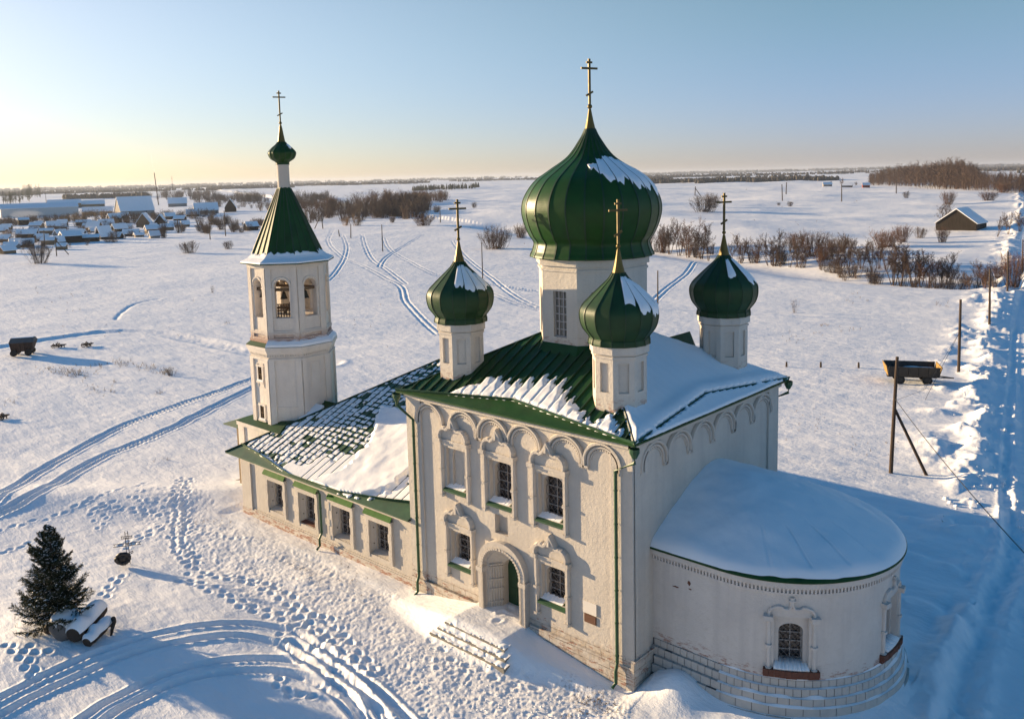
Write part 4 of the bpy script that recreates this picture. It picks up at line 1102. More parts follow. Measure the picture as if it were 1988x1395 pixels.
# ---- bell tower
TC = np.array([-29.95, 4.88]); TR = 2.66
bw = MB()
bx0, bx1, by0, by1, bzt = -32.35, -27.6, 2.08, 7.7, 4.82
for a, b_, u, n, ln in (((bx0, by0), 0, (1, 0, 0), (0, -1, 0), bx1-bx0), ((bx0, by1), 0, (0, -1, 0), (-1, 0, 0), by1-by0), ((bx1, by1), 0, (-1, 0, 0), (0, 1, 0), bx1-bx0), ((bx1, by0), 0, (0, 1, 0), (1, 0, 0), by1-by0)):
    fr = Flat((a[0], a[1], 0), u, n); bw.wall(fr, 0, ln, -.6, bzt, du=3)
    bw.rect(fr, -.06, .62, -.6, bzt-.03, -.05, .08); bw.rect(fr, ln-.62, ln+.06, -.6, bzt-.03, -.05, .08); bw.rect(fr, -.1, ln+.1, bzt-.28, bzt-.02, -.02, .15)
bw.build('tower_base', M['shaft'], church)
br = MB(); q = .2
br.prism([(bx0-q, by0-q, bzt), (bx1+q, by0-q, bzt), (bx1+q, by1+q, bzt), (bx0-q, by1+q, bzt)], [(bx0+.9, by0+.75, bzt+.42), (bx1-.3, by0+.75, bzt+.42), (bx1-.3, by1-.75, bzt+.42), (bx0+.9, by1-.75, bzt+.42)])
br.build('tower_base_roof', M['green'], church)
ck = MB(); ck.prism([(TC[0]+1.6, 3.1, 4.9), (TC[0]+1.6, 7.0, 4.9), (TC[0]+1.6, 5.3, 6.2)], [(-24.0, 4.6, 4.9), (-24.0, 7.0, 4.9), (-24.0, 5.8, 6.1)])
vr_ = ck.build('valley_roof', M['green'], church)
s = MB(); s.prism([(-27.6, 3.5, 5.25), (-26.6, 3.65, 5.3), (-26.7, 4.8, 6.0), (-27.7, 4.7, 6.0)], [(-27.6, 3.4, 5.36), (-26.6, 3.55, 5.38), (-26.7, 4.8, 6.12), (-27.7, 4.7, 6.14)]); s.build('roof_snow', M['snow'], vr_)
ts = MB()
for k, fr, w in octa(ts, TC, TR, 4.6, 9.95):
    # corner pilasters, panel lines, string courses
    for a, b_ in ((-.0, .36), (w-.36, w)):
        ts.rect(fr, a, b_, 4.6, 9.1, -.02, .10)
    ts.rect(fr, -.04, w+.04, 9.1, 9.22, -.02, .09); ts.rect(fr, -.05, w+.05, 9.5, 9.62, -.02, .12); ts.rect(fr, -.07, w+.07, 9.62, 9.78, -.02, .18); ts.rect(fr, -.10, w+.10, 9.78, 9.95, -.02, .26)
    ts.rect(fr, -.04, w+.04, 6.05, 6.13, -.02, .045)
    for i in range(13): ts.rect(fr, w*(i+.5)/13-.035, w*(i+.5)/13+.035, 9.33, 9.5, -.02, .085)
    if k in (1, 3, 5, 7, 4):
        ts.rect(fr, w/2-.36, w/2-.30, 7.3, 8.8, -.02, .035); ts.rect(fr, w/2+.30, w/2+.36, 7.3, 8.8, -.02, .035); ts.rect(fr, w/2-.36, w/2+.36, 8.8, 8.86, -.02, .035)
ts.build('tower_shaft', M['shaft'], church)
tf = [f for f in octa(MB(), TC, TR, 0, 1)]
for k, fr, w in tf:
    if abs(fr.n[0]) < .1 and fr.n[1] < -.9:
        for z in (7.75, 5.25):
            win = window(fr, w/2+.05, z, .42, .8, -.035, bars=(1, 1), lattice=False, arch=0, bar='wood')
            s = MB(); a = w/2+.05
            for sg in (-1, 1): s.rect(fr, a+sg*.29-.07, a+sg*.29+.07, z-.05, z+.88, -.02, .09)
            s.rect(fr, a-.4, a+.4, z+.88, z+.98, -.02, .11); s.rect(fr, a-.42, a+.42, z-.16, z-.05, -.02, .14); s.build('window_surround', M['shaft'], win)
            s = MB(); s.rect(fr, a-.34, a+.34, z-.048, z+.05, .05, .13); s.build('sill_snow', M['snow'], win)
sk = MB(); sk.lathe(TC, [(2.93, 9.97), (2.94, 10.0), (2.5, 10.30), (2.4, 10.30)], 8, PH)
skirt = sk.build('belfry_skirt', M['green'], church)
sn = MB()
for k in range(8):
    mid = PH+(k+.5)*math.pi/4
    if abs((mid-R_(15)+math.pi) % (2*math.pi)-math.pi) < R_(75):
        N = 6; g = []
        for i in range(N+1):
            a = PH+(k+i/N)*math.pi/4; cc = math.cos(math.pi/8)/math.cos(a-mid)
            g.append([(TC[0]+rr_*cc*math.cos(a), TC[1]+rr_*cc*math.sin(a), zz) for rr_, zz in ((2.945, 9.985), (2.9, 10.12+.03*random.random()), (2.6, 10.36+.05*random.random()), (2.42, 10.42))])
        for i in range(N): 
            for j in range(3): sn.poly([g[i][j], g[i+1][j], g[i+1][j+1], g[i][j+1]])
sn.build('skirt_snow', M['snow'], skirt)
be = MB(); BR = 2.5
for k, fr, w in octa(be, TC, BR, 10.2, 15.15, (.92, 11.75, 14.15, .5, False, .42), inner=-.5):
    for a, b_ in ((0, .34), (w-.34, w)): be.rect(fr, a, b_, 10.3, 14.85, -.02, .09)
    for z0, z1, d in ((10.2, 10.36, .16), (10.36, 10.5, .10), (10.72, 10.84, .12), (10.84, 10.95, .07), (11.62, 11.74, .055), (13.55, 13.66, .055), (14.85, 15.15, .10)):
        if z0 > 11.5 and z0 < 13.9:
            be.rect(fr, -.02, w/2-.47, z0, z1, -.02, d); be.rect(fr, w/2+.47, w+.02, z0, z1, -.02, d)
        else: be.rect(fr, -.04, w+.04, z0, z1, -.02, d)
    be.band(fr, half_arch(w/2, .56, 13.73, n=10), .12, .06)
be.lathe(TC, [(BR-.06, 11.70), (.02, 11.70)], 8, PH); be.lathe(TC, [(BR-.06, 14.9), (.02, 14.9)], 8, PH)
be.build('belfry', M['tower'], church)
wd = MB()
for k, fr, w in [f for f in octa(MB(), TC, BR, 0, 1)]:
    wd.rect(fr, w/2-.62, w/2+.62, 13.42, 13.6, -.36, -.2)
    if k in (6, 5):
        for z in (12.1, 12.5): wd.rect(fr, w/2-.5, w/2+.5, z, z+.07, -.62, -.56)
        for i in range(6): wd.rect(fr, w/2-.45+.17*i, w/2-.39+.17*i, 11.7, 12.5, -.66, -.62)
wd.box((TC[0]+.3, TC[1]-.3, 12.3), (.1, .1, 2.2), 0, 0, .75); wd.box((TC[0], TC[1], 13.51), (4.0, .16, .17), R_(-25)); wd.box((TC[0], TC[1], 13.50), (4.0, .15, .16), R_(20)); wd.box((TC[0]-.2, TC[1], 12.1), (1.4, 1.2, .1), .5)
wd.build('bell_frame', M['wood'], church)
# tent roof, neck and little dome
tr_ = MB(); tr_.lathe(TC, [(2.5, 15.12), (2.98, 15.12), (3.0, 15.17), (2.34, 15.42), (2.30, 15.46), (.44, 19.72), (.40, 19.82)], 8, PH)
for k in range(8):
    a0 = PH+k*math.pi/4; a1 = a0+math.pi/4
    for f, ww in ((0, .05), (.333, .03), (.667, .03)):
        pts = []
        for rr_, zz in ((2.32, 15.46), (.44, 19.72)):
            p = np.array([math.cos(a0), math.sin(a0)])*(1-f)+np.array([math.cos(a1), math.sin(a1)])*f; pts.append((TC[0]+p[0]*rr_, TC[1]+p[1]*rr_, zz+.02))
        tr_.tube(pts, [ww, ww*.7], 5, 1)
tent = tr_.build('tent_roof', [M['green'], M['seam']], church)
sn = MB()
for k in range(8):
    mid = PH+(k+.5)*math.pi/4; d = (mid-R_(0)+math.pi) % (2*math.pi)-math.pi
    if abs(d) < R_(100):
        N = 8; g = []
        for i in range(N+1):
            a = PH+(k+i/N)*math.pi/4; cc = math.cos(math.pi/8)/math.cos(a-mid); j = random.random()
            up = .15+.25*j
            rt = 2.30-up*.437
            g.append([(TC[0]+r2*cc*math.cos(a), TC[1]+r2*cc*math.sin(a), zz) for r2, zz in ((2.97, 15.185), (2.95, 15.27), (2.5, 15.48), (2.33, 15.62), (rt+.06, 15.46+up), (rt-.01, 15.46+up+.04))])
        for i in range(N):
            for j in range(5): sn.poly([g[i][j], g[i+1][j], g[i+1][j+1], g[i][j+1]])
    elif abs(d) < R_(125):
        a = mid; t = np.array([-math.sin(a), math.cos(a)])
        for i in range(5):
            o = TC+np.array([math.cos(a), math.sin(a)])*(2.42)+t*(-.5+.28*i)
            e = np.array([math.cos(a), math.sin(a)])
            p = [(*(o-t*.12-e*.15), 15.36), (*(o+t*.12-e*.1), 15.36), (*(o+t*.10+e*.1), 15.29), (*(o-t*.10+e*.16), 15.29)]
            sn.prism(p, [(q_[0], q_[1], q_[2]+.09) for q_ in p])
sn.build('roof_snow', M['snow'], tent, True)
nk = MB(); nk.lathe(TC, [(.385, 19.74), (.385, 21.22), (.41, 21.25)], 16, 0, cap1=True); nk.build('neck', M['wash'], church, True)
v = math.atan2(CAM[1]-TC[1], CAM[0]-TC[0]); ph = v+R_(-12)
onion(TC, [(.30, 21.24), (.40, 21.24), (.39, 21.34), (.43, 21.42), (.72, 21.62), (.855, 21.92), (.80, 22.1), (.6, 22.32), (.38, 22.5), (.24, 22.68)], 14, ph, [(.242, 22.66), (.16, 23.15), (.1, 23.55), (.06, 23.72)], (.10, 23.85), 25.85, .40, {gidx(40, 14, ph, v): (22.5, 22.2)}, 'dome', .045, label='little onion dome on the bell tower')

# ---- west porch
pc = MB()
zt, zb = 4.95, 4.10
pc.prism([(-34.6, 2.15, zb), (-34.6, 6.9, zb), (bx0, 6.9, zb+.06), (bx0, 2.15, zb+.06)], [(-34.6, 2.15, zb+.07), (-34.6, 6.9, zb+.07), (bx0, 5.4, zt), (bx0, 3.4, zt)])
porch = pc.build('porch_roof', M['green2'], church)
s = MB(); s.prism([(-34.5, 2.9, zb+.10), (-34.5, 6.6, zb+.10), (bx0, 5.2, zt-.05), (bx0, 3.1, zt-.25)], [(-34.45, 2.9, zb+.17), (-34.45, 6.6, zb+.17), (bx0, 5.2, zt+.03), (bx0, 3.1, zt-.18)]); s.build('porch_snow', M['snow'], porch)
for y in (2.35, 6.6):
    s = MB(); s.bb((-33.1, y-.08, -.3), (-32.94, y+.08, 4.12)); s.build('porch_post', M['post'], church)
s = MB(); s.bb((-34.2, 2.2, -.4), (bx0-.1, 6.8, .18)); s.bb((-34.6, 2.8, -.4), (-34.2, 6.2, .02)); s.build('porch_deck', M['wood'], church)

# ---- apse
AC = (3.0, 6.1); AR = 4.68; AZ = 5.42
ap = MB()
FA1 = Flat((0, AC[1]-AR, 0), (1, 0, 0), (0, -1, 0)); FA2 = Flat((3.0, AC[1]+AR, 0), (-1, 0, 0), (0, 1, 0))
ap.wall(FA1, -.3, 3.0, -.6, AZ, du=1); ap.wall(FA2, 0, 3.3, -.6, AZ, du=1)
qw = on_plane(1456, 1240, 2, 2.9)
cv = Curved(AC, AR, -math.pi/2)
tw = [R_(32), R_(90), R_(148)]        # window bearings along the curve (from the south)
holes = [dict(u0=t*AR-.62, u1=t*AR+.62, z0=2.15, z1=4.05, d=.22, arch=.0) for t in tw]
ap.wall(cv, 0, math.pi*AR, -.6, AZ, holes, du=.32)
for t in tw:
    c2 = Curved(AC, AR-.22, -math.pi/2); k = (AR-.22)/AR
    ap.wall(c2, t*AR*k-.62, t*AR*k+.62, 2.15, 4.05, [dict(u0=t*AR*k-.44, u1=t*AR*k+.44, z0=2.22, z1=3.72, d=.3, arch=.30)], du=.3)
def apse_ring(mb, z0, z1, d, m=0):
    n = 44
    pts = [(0.0, -1)]+[(u, -1) for u in (1.5,)]
    P0, P1, P2, P3 = [], [], [], []
    lst = [(x, AC[1]-AR-d) for x in (-.2, 1.0, 2.0)]+[(AC[0]+(AR+d)*math.sin(a), AC[1]-(AR+d)*math.cos(a)) for a in np.linspace(0, math.pi, n)]+[(x, AC[1]+AR+d) for x in (2.0, 1.0, -.2)]
    ins = [(x, AC[1]-AR+.05) for x in (-.2, 1.0, 2.0)]+[(AC[0]+(AR-.05)*math.sin(a), AC[1]-(AR-.05)*math.cos(a)) for a in np.linspace(0, math.pi, n)]+[(x, AC[1]+AR-.05) for x in (2.0, 1.0, -.2)]
    for i in range(len(lst)-1):
        a, b_, c, e = lst[i], lst[i+1], ins[i+1], ins[i]
        mb.poly([(*a, z0), (*b_, z0), (*b_, z1), (*a, z1)], m); mb.poly([(*a, z1), (*b_, z1), (*c, z1), (*e, z1)], m); mb.poly([(*a, z0), (*b_, z0), (*c, z0), (*e, z0)], m)
    return lst
apse_ring(ap, AZ-.16, AZ+.05, .16); apse_ring(ap, AZ-.24, AZ-.16, .10); apse_ring(ap, AZ-.50, AZ-.42, .06)
ll = 2*3.0+math.pi*AR; nd = 150
for i in range(nd):                                 # dentils
    s_ = ll*(i+.5)/nd
    if s_ < 3: p = FA1.pt(s_-.035, 0, 0), FA1.pt(s_+.035, 0, 0), np.array([0, -1, 0])
    elif s_ < 3+math.pi*AR:
        u = s_-3; p = cv.pt(u-.035, 0, 0), cv.pt(u+.035, 0, 0), nrm(cv.pt(u, 0, 1)-cv.pt(u, 0, 0))
    else: continue
    a, b_, n = p; z0, z1 = np.array([0, 0, AZ-.42]), np.array([0, 0, AZ-.24])
    ap.prism([a+z0-n*.02, b_+z0-n*.02, b_+z0+n*.075, a+z0+n*.075], [a+z1-n*.02, b_+z1-n*.02, b_+z1+n*.075, a+z1+n*.075])
ap.build('apse_wall', M['apse'], church)
# stepped stone plinth, block joints cut between the stones
st = MB()
for (z0, z1, d, bl) in ((1.38, 1.66, .05, .30), (1.06, 1.38, .15, .30), (.74, 1.06, .26, .42), (.40, .74, .36, .60), (-.5, .40, .44, .9)):
    n = int((2*3.0+math.pi*(AR+d))/bl); tot = 3.0*2+math.pi*(AR+d)
    off = random.random()
    def at(s_, dd):
        if s_ < 3: return np.array([max(s_, -.1), AC[1]-AR-dd, 0])
        if s_ < 3+math.pi*(AR+d):
            a = (s_-3)/(AR+d); return np.array([AC[0]+(AR+dd)*math.sin(a), AC[1]-(AR+dd)*math.cos(a), 0])
        return np.array([max(3-(s_-3-math.pi*(AR+d)), -.1), AC[1]+AR+dd, 0])
    for i in range(n):
        s0, s1 = tot*(i+off*.5)/n, tot*(i+1+off*.5)/n
        if s1 > tot: s1 = tot
        j = random.uniform(-.012, .012); g = .012
        P = [at(s0+g, -.05), at(s1-g, -.05), at(s1-g, d+j), at((s0+s1)/2, d+j), at(s0+g, d+j)]
        st.prism([p+[0, 0, z0+.008] for p in P], [p+[0, 0, z1-.008+j*.5] for p in P])
    apse_ring(st, z0, z1-.012, d-.025, 1)
plinth = st.build('apse_plinth', [M['stone'], M['rock']], church)
for zz, d0, d1 in ((1.655, -.02, .03), (1.375, .05, .14), (1.055, .15, .25), (.735, .26, .35)):
    sn = MB(); n = 90
    for i in range(n):
        s0, s1 = i/n*math.pi, (i+1)/n*math.pi
        h0, h1 = [.006+.05*max(0, float(vn(j/3.5, zz*9, 2))+.35) for j in (i, i+1)]
        P = [np.array([AC[0]+(AR+d)*math.sin(s), AC[1]-(AR+d)*math.cos(s), zz]) for s, d in ((s0, d0), (s1, d0), (s1, d1), (s0, d1))]
        sn.add([P[0]+[0, 0, h0*1.5], P[1]+[0, 0, h1*1.5], P[2]+[0, 0, h1*.3], P[3]+[0, 0, h0*.3], P[2], P[3]], [(0, 1, 2, 3), (3, 2, 4, 5)])
    sn.build('plinth_snow', M['snow'], plinth)
for i, t in enumerate(tw):
    k = (AR-.52)/AR; c3 = Curved(AC, AR, -math.pi/2)
    cc = Curved(AC, AR-.52, -math.pi/2)
    win = window(cc, t*AR*k, 2.24, .84, 1.46, .0, bars=(1, 3), lattice=True)
    s = surround(c3, t*AR, 2.0, 4.05, .80, 2.0, 4.62, light=True); s.build('window_surround', M['apse'], win)
    s = MB()
    for j in range(10):
        a = t*AR-.98+.196*j; r1 = random.uniform(-.03, .03)
        s.rect(c3, a, a+.19, 1.86+r1*.5, 2.06, -.03, .20+r1); s.rect(c3, a, a+.19, 1.74, 1.86, -.03, .12+r1)
    s.build('sill', M['brick'], win)
    s = MB()
    for j in range(9):
        a = t*AR-.62+.138*j; h = .06+.05*abs(vn(j*.7, i, 3))
        s.prism([c3.pt(a, 2.16, -.45), c3.pt(a+.138, 2.16, -.45), c3.pt(a+.138, 2.05, .12), c3.pt(a, 2.05, .12)], [c3.pt(a, 2.2+h, -.45), c3.pt(a+.138, 2.2+h, -.45), c3.pt(a+.138, 2.09+h*.5, .13), c3.pt(a, 2.09+h*.5, .13)])
    s.build('sill_snow', M['snow'], win, True)
# patches of flaked plaster on the apse (real loss of the lime skin)
s = MB()
for (px, py, w, h) in ((1338, 1131, .16, .22), (1312, 1138, .34, .07), (1340, 1143, .16, .07), (1330, 1092, .1, .05)):
    q = on_plane(px, py, 1, AC[1]-AR)
    pts = [(q[0]+w*.5*math.cos(a)*(.6+.5*random.random()), q[2]+h*.5*math.sin(a)*(.6+.5*random.random())) for a in np.linspace(0, 2*math.pi, 12)[:-1]]
    s.relief(FA1, pts, -.02, .004)
s.build('bare_patch', M['brick'], church)
# apse roof and its snow
def apse_shell(nr, nt_, lift, shrink, name, mt, parent, rough=0.0, ov=.22):
    V = []; RO = AR+ov
    A_ = np.linspace(0, 1, nt_)
    per = 2*3.0+math.pi*RO
    for i in range(nr+1):
        rho = i/nr
        for s_ in A_*per:
            if s_ < 3: x, y = s_, AC[1]-RO; cx_, cyy = s_*(1), AC[1]
            elif s_ < 3+math.pi*RO: a = (s_-3)/RO; x, y = AC[0]+RO*math.sin(a), AC[1]-RO*math.cos(a); cx_, cyy = 3.0, AC[1]
            else: x, y = 3-(s_-3-math.pi*RO), AC[1]+RO; cx_, cyy = x, AC[1]
            cx_ = min(cx_, 1.6) if cx_ > 1.6 else cx_
            k = shrink*rho
            X_, Y_ = cx_+(x-cx_)*k, cyy+(y-cyy)*k
            z = 5.50+2.02*(1-rho**1.55)**1.0*(1-.07*min(X_, 3)/3)
            V.append((X_, Y_, z+lift*(1 if rho < .94 else (1-rho)/.06*.85+.15)+rough*float(fbm(X_/1.3, Y_/1.3, 3, 7))*(rho < .97)))
    n = nt_; F = [(i*n+j, i*n+j+1, (i+1)*n+j+1, (i+1)*n+j) for i in range(nr) for j in range(nt_-1)]
    # drip edge
    if lift == 0:
        b = len(V); last = V[nr*n:(nr+1)*n]; V += [(x, y, z-.05) for x, y, z in last]; F += [(nr*n+j, nr*n+j+1, b+j+1, b+j) for j in range(n-1)]
        c = len(V); V += [(AC[0]+(x-AC[0])*.93 if x > AC[0] else x, AC[1]+(y-AC[1])*.93, z-.05) for x, y, z in last]; F += [(b+j, b+j+1, c+j+1, c+j) for j in range(n-1)]
    else:
        b = len(V); last = V[nr*n:(nr+1)*n]; V += [(x, y, z-lift*.15-.03) for x, y, z in last]; F += [(nr*n+j, nr*n+j+1, b+j+1, b+j) for j in range(n-1)]
    return np_mesh(name, V, F, mt, parent, True)
aroof = apse_shell(24, 90, 0, 1.0, 'apse_roof', M['green'], church)
def apse_snow():
    RO = AR+.22; per = 6.0+math.pi*RO; nr, nt_ = 44, 300; V = []
    for i in range(nr+1):
        for j in range(nt_):
            s_ = per*j/(nt_-1)
            if s_ < 3: x, y, cx_ = s_, AC[1]-RO, s_
            elif s_ < 3+math.pi*RO: a = (s_-3)/RO; x, y, cx_ = AC[0]+RO*math.sin(a), AC[1]-RO*math.cos(a), 3.0
            else: x, y = 3-(s_-3-math.pi*RO), AC[1]+RO; cx_ = x
            cx_ = min(cx_, 1.6); cyy = AC[1]
            # the snow has slid back from the eave on the near side, baring a dark green lip
            bare = .004+.026*math.exp(-((s_-6.0)/2.4)**2)*(1+.35*float(vn(s_*2.2, 3, 4)))
            smax = (1-bare) if s_ > .9 else .995
            rho = i/nr*smax
            X_, Y_ = cx_+(x-cx_)*rho, cyy+(y-cyy)*rho
            z0 = 5.50+2.02*(1-rho**1.55)*(1-.07*min(X_, 3)/3)
            th = .21+.09*float(fbm(X_/1.6, Y_/1.1, 4, 7))-.05*max(0, 1-abs(((s_*1.9) % 1.0)-.5)/.035)*(.62 < rho < .93)*(4.5 < s_ < 11.5)
            e = i/nr; f = 1 if e < .93 else math.sqrt(max(0, 1-((e-.93)/.07)**2))
            V.append((X_, Y_, z0+th*f-.01+.025*(1-f)))
    n = nt_; F = [(i*n+j, i*n+j+1, (i+1)*n+j+1, (i+1)*n+j) for i in range(nr) for j in range(nt_-1)]
    return np_mesh('apse_snow', V, F, M['snow'], aroof, True)
apse_snow()

# ---- bells hang in the belfry: things of their own
def bell(x, y, z, s, label):
    o = empty('bell', (x, y, z-.75*s), label, 'bell', 'bells in the belfry')
    b = MB(); b.lathe((x, y), [(.38*s, z-.75*s), (.36*s, z-.70*s), (.27*s, z-.52*s), (.21*s, z-.3*s), (.17*s, z-.12*s), (.10*s, z-.04*s), (.02, z)], 16)
    b.build('bell_body', M['bronze'], o, True)
    c = MB(); c.tube([(x, y, z-.1*s), (x, y, z-.78*s)], .03*s, 6); c.lathe((x, y), [(.01, z-.72*s), (.06*s, z-.77*s), (.01, z-.84*s)], 8); c.build('clapper', M['iron'], o)
    h = MB(); h.tube([(x-.06*s, y, z-.02), (x, y, z+.12*s+.03), (x+.06*s, y, z-.02)], .025*s, 5); h.build('hanger', M['iron'], o)
f = [q for q in octa(MB(), TC, BR, 0, 1)]
def inside(k, d, z, s, lb, du=0.0):
    fr, w = f[k][1], f[k][2]; p = fr.pt(w/2+du, 0, d); bell(p[0], p[1], z, s, lb)
kk_ = {round(math.degrees(math.atan2(q[1].n[1], q[1].n[0]))) % 360: q[0] for q in f}
inside(kk_[315], -.30, 13.40, .62, 'small dark bell hanging in the middle arch of the bell tower', .05)
inside(kk_[0], -.30, 13.40, .66, 'small dark bell hanging in the right-hand arch of the bell tower', -.2)
inside(kk_[270], -.30, 13.38, .5, 'small dark bell hanging in the left-hand arch of the bell tower')
# ------------------------------------------------------------------ sticks: many tapered twigs as one mesh
def sticks(P0, P1, r0, r1, sides=3):
    P0 = np.asarray(P0, float); P1 = np.asarray(P1, float); n = len(P0)
    t = P1-P0; l = np.linalg.norm(t, axis=1, keepdims=True)+1e-9; t = t/l
    a = np.where(np.abs(t[:, 2:3]) < .9, np.array([[0, 0, 1.0]]), np.array([[1.0, 0, 0]]))
    e1 = np.cross(t, a); e1 /= np.linalg.norm(e1, axis=1, keepdims=True)+1e-9; e2 = np.cross(t, e1)
    V = np.zeros((n, 2*sides, 3)); r0 = np.broadcast_to(r0, (n,)); r1 = np.broadcast_to(r1, (n,))
    for j in range(sides):
        w = 2*math.pi*j/sides; d = math.cos(w)*e1+math.sin(w)*e2
        V[:, j] = P0+d*r0[:, None]; V[:, sides+j] = P1+d*r1[:, None]
    b = (np.arange(n)*2*sides)[:, None]
    F = np.concatenate([b+np.array([[j, (j+1) % sides, sides+(j+1) % sides, sides+j]]) for j in range(sides)], 0)
    return V.reshape(-1, 3), F
def cat(parts):
    Vs, Fs, b = [], [], 0
    for V, F in parts: Vs.append(V); Fs.append(F+b); b += len(V)
    return np.vstack(Vs), np.vstack(Fs)
def bush_sticks(g, h=2.0, w=2.4, n=46, twigs=5, th=.02, up=.35):
    """stems fanning from the ground, each with side twigs; returns arrays"""
    A, B, r0, r1 = [], [], [], []
    for i in range(n):
        az = g.uniform(0, 2*math.pi); tilt = g.uniform(0, 1)**.8*math.atan2(w/2, h*.85)
        ln = h*g.uniform(.65, 1.0)*(1-.12*tilt)
        base = np.array([math.cos(az), math.sin(az), 0])*g.uniform(0, .30)*w
        p = base+np.array([0, 0, -.05]); d = np.array([math.cos(az)*math.sin(tilt), math.sin(az)*math.sin(tilt), math.cos(tilt)])
        segs = 3; L_ = ln/segs; th0 = th*g.uniform(.7, 1.3)
        for k in range(segs):
            d = nrm(d+np.array([g.normal(0, .12), g.normal(0, .12), up*.25])); q = p+d*L_
            A.append(p); B.append(q); r0.append(th0*(1-k*.3)); r1.append(th0*(1-(k+1)*.3)+.002)
            for t in range(twigs if k else 1):
                f = g.uniform(.1, 1); s = p+(q-p)*f
                dd = nrm(d+g.normal(0, .55, 3)+np.array([0, 0, .25])); l2 = ln*g.uniform(.12, .34)
                e = s+dd*l2; A.append(s); B.append(e); r0.append(th0*.42); r1.append(th0*.22)
                if k == 2 or g.random() < .4:
                    d3 = nrm(dd+g.normal(0, .6, 3)); A.append(s+(e-s)*.5); B.append(s+(e-s)*.5+d3*l2*.6); r0.append(th0*.3); r1.append(th0*.18)
            p = q
    return np.array(A), np.array(B), np.array(r0), np.array(r1)
def tree_sticks(g, h=9.0, stems=3, spread=.22, th=.11, dens=1.0):
    tr, cr = [], []
    def grow(p, d, l, r, lev, out):
        segs = 4 if lev == 0 else 3
        for k in range(segs):
            d = nrm(d+g.normal(0, .07+.05*lev, 3)+np.array([0, 0, .06])); q = p+d*l/segs
            ra, rb = r*(1-k/segs*.65), r*(1-(k+1)/segs*.65)
            (tr if lev == 0 else cr).append((p, q, ra, rb))
            if lev < 3 and (lev > 0 or k > 0):
                nb = int(round((3.2 if lev == 0 else 2.2 if lev == 1 else 1.6)*dens*g.uniform(.7, 1.3)))
                for _ in range(nb):
                    a = g.uniform(0, 2*math.pi); u = nrm(np.cross(d, [math.cos(a), math.sin(a), .3]))
                    dd = nrm(d*g.uniform(.55, .9)+u*g.uniform(.4, .8)+np.array([0, 0, .12]))
                    s = p+(q-p)*g.uniform(.2, 1.0)
                    grow(s, dd, l*g.uniform(.28, .45)*(1-.12*k), max(rb*.45, .010), lev+1, cr)
            p = q
    for i in range(stems):
        a = g.uniform(0, 2*math.pi); t = g.uniform(.2, 1)*spread if stems > 1 else spread*.2
        grow(np.array([math.cos(a)*.3*(stems > 1), math.sin(a)*.3*(stems > 1), -.2]), np.array([math.cos(a)*t, math.sin(a)*t, 1.0]), h*g.uniform(.72, 1.0), th*g.uniform(.7, 1.1), 0, tr)
    f = lambda L_: tuple(np.array([q[i] for q in L_]) for i in range(4))
    return f(tr), f(cr)
BUSH = {}
def bush_proto(key, g, mt, **kw):
    V, F = sticks(*bush_sticks(g, **kw)); me = None
    o = np_mesh('shrub', V, F, M[mt], None, False); BUSH[key] = o.data; bpy.data.objects.remove(o)
g = np.random.default_rng(3)
bush_proto('round', g, 'twig', h=2.0, w=3.0, n=90, twigs=6, th=.018)
bush_proto('grey', g, 'twig_grey', h=2.0, w=2.8, n=70, twigs=6, th=.017)
bush_proto('red', g, 'twig_red', h=2.2, w=2.6, n=75, twigs=6, th=.017)
bush_proto('gold', g, 'twig_gold', h=2.2, w=3.0, n=75, twigs=6, th=.018)
bush_proto('thin', g, 'twig_grey', h=2.0, w=1.6, n=16, twigs=4, th=.018)
def shrub(px, py, hpx, wpx, kind, label, group=None, base_h=2.0):
    P = G(px, py); m_ = mpp(P); h = hpx*m_; w = wpx*m_
    o = bpy.data.objects.new('shrub', BUSH[kind]); COL.objects.link(o)
    w0 = {'round': 3.0, 'grey': 2.8, 'red': 2.6, 'gold': 3.0, 'thin': 1.6}[kind]; h0 = 2.2 if kind in ('red', 'gold') else 2.0
    o.location = P; o.scale = (w/w0, w/w0, h/h0); o.rotation_euler = (0, 0, random.uniform(0, 6.28))
    return tag(o, label, 'shrub', group)
E_ = 'bare shrub standing alone on the snow'
shrub(963, 483, 44, 66, 'round', 'large rounded brown shrub on the open snow just left of the central dome')
shrub(1012, 462, 28, 34, 'round', 'smaller dark shrub half hidden by the left edge of the central dome')
shrub(368, 491, 24, 38, 'grey', 'pale grey rounded shrub on the snow between the village and the bell tower')
shrub(443, 483, 16, 22, 'grey', 'small grey shrub close to the left of the green tent roof')
shrub(76, 511, 42, 46, 'grey', 'large bare shrub at the village edge beside a leaning-strut pole')
shrub(823, 438, 22, 46, 'red', 'low brownish shrub clump in the field right of the bell tower')
shrub(848, 412, 14, 18, 'round', 'tiny round shrub right of the long thicket')
shrub(921, 402, 14, 12, 'grey', 'tiny shrub close to the tip of the left small cross')
shrub(1368, 411, 32, 62, 'grey', 'wide pale shrub on the open field left of the far small cross')
shrub(1380, 404, 30, 30, 'grey', 'upright pale shrub at the back of the wide one by the far cross')
shrub(1534, 398, 10, 13, 'grey', 'little ball-shaped shrub in the middle of the right-hand field')
shrub(1512, 400, 6, 8, 'grey', 'very small low shrub beside the ball-shaped one')
shrub(1542, 607, 28, 12, 'thin', 'thin dry upright shrub in the near field right of the far small dome')
shrub(412, 568, 14, 8, 'thin', 'thin weed stalk clump in the snow left of the belfry')
shrub(1840, 394, 26, 28, 'red', 'reddish shrub on the slope above the barn')
shrub(1918, 393, 18, 34, 'red', 'low reddish shrub on the slope right of the barn roof')
shrub(1947, 374, 18, 28, 'red', 'rust coloured shrub at the foot of the wood, right edge')
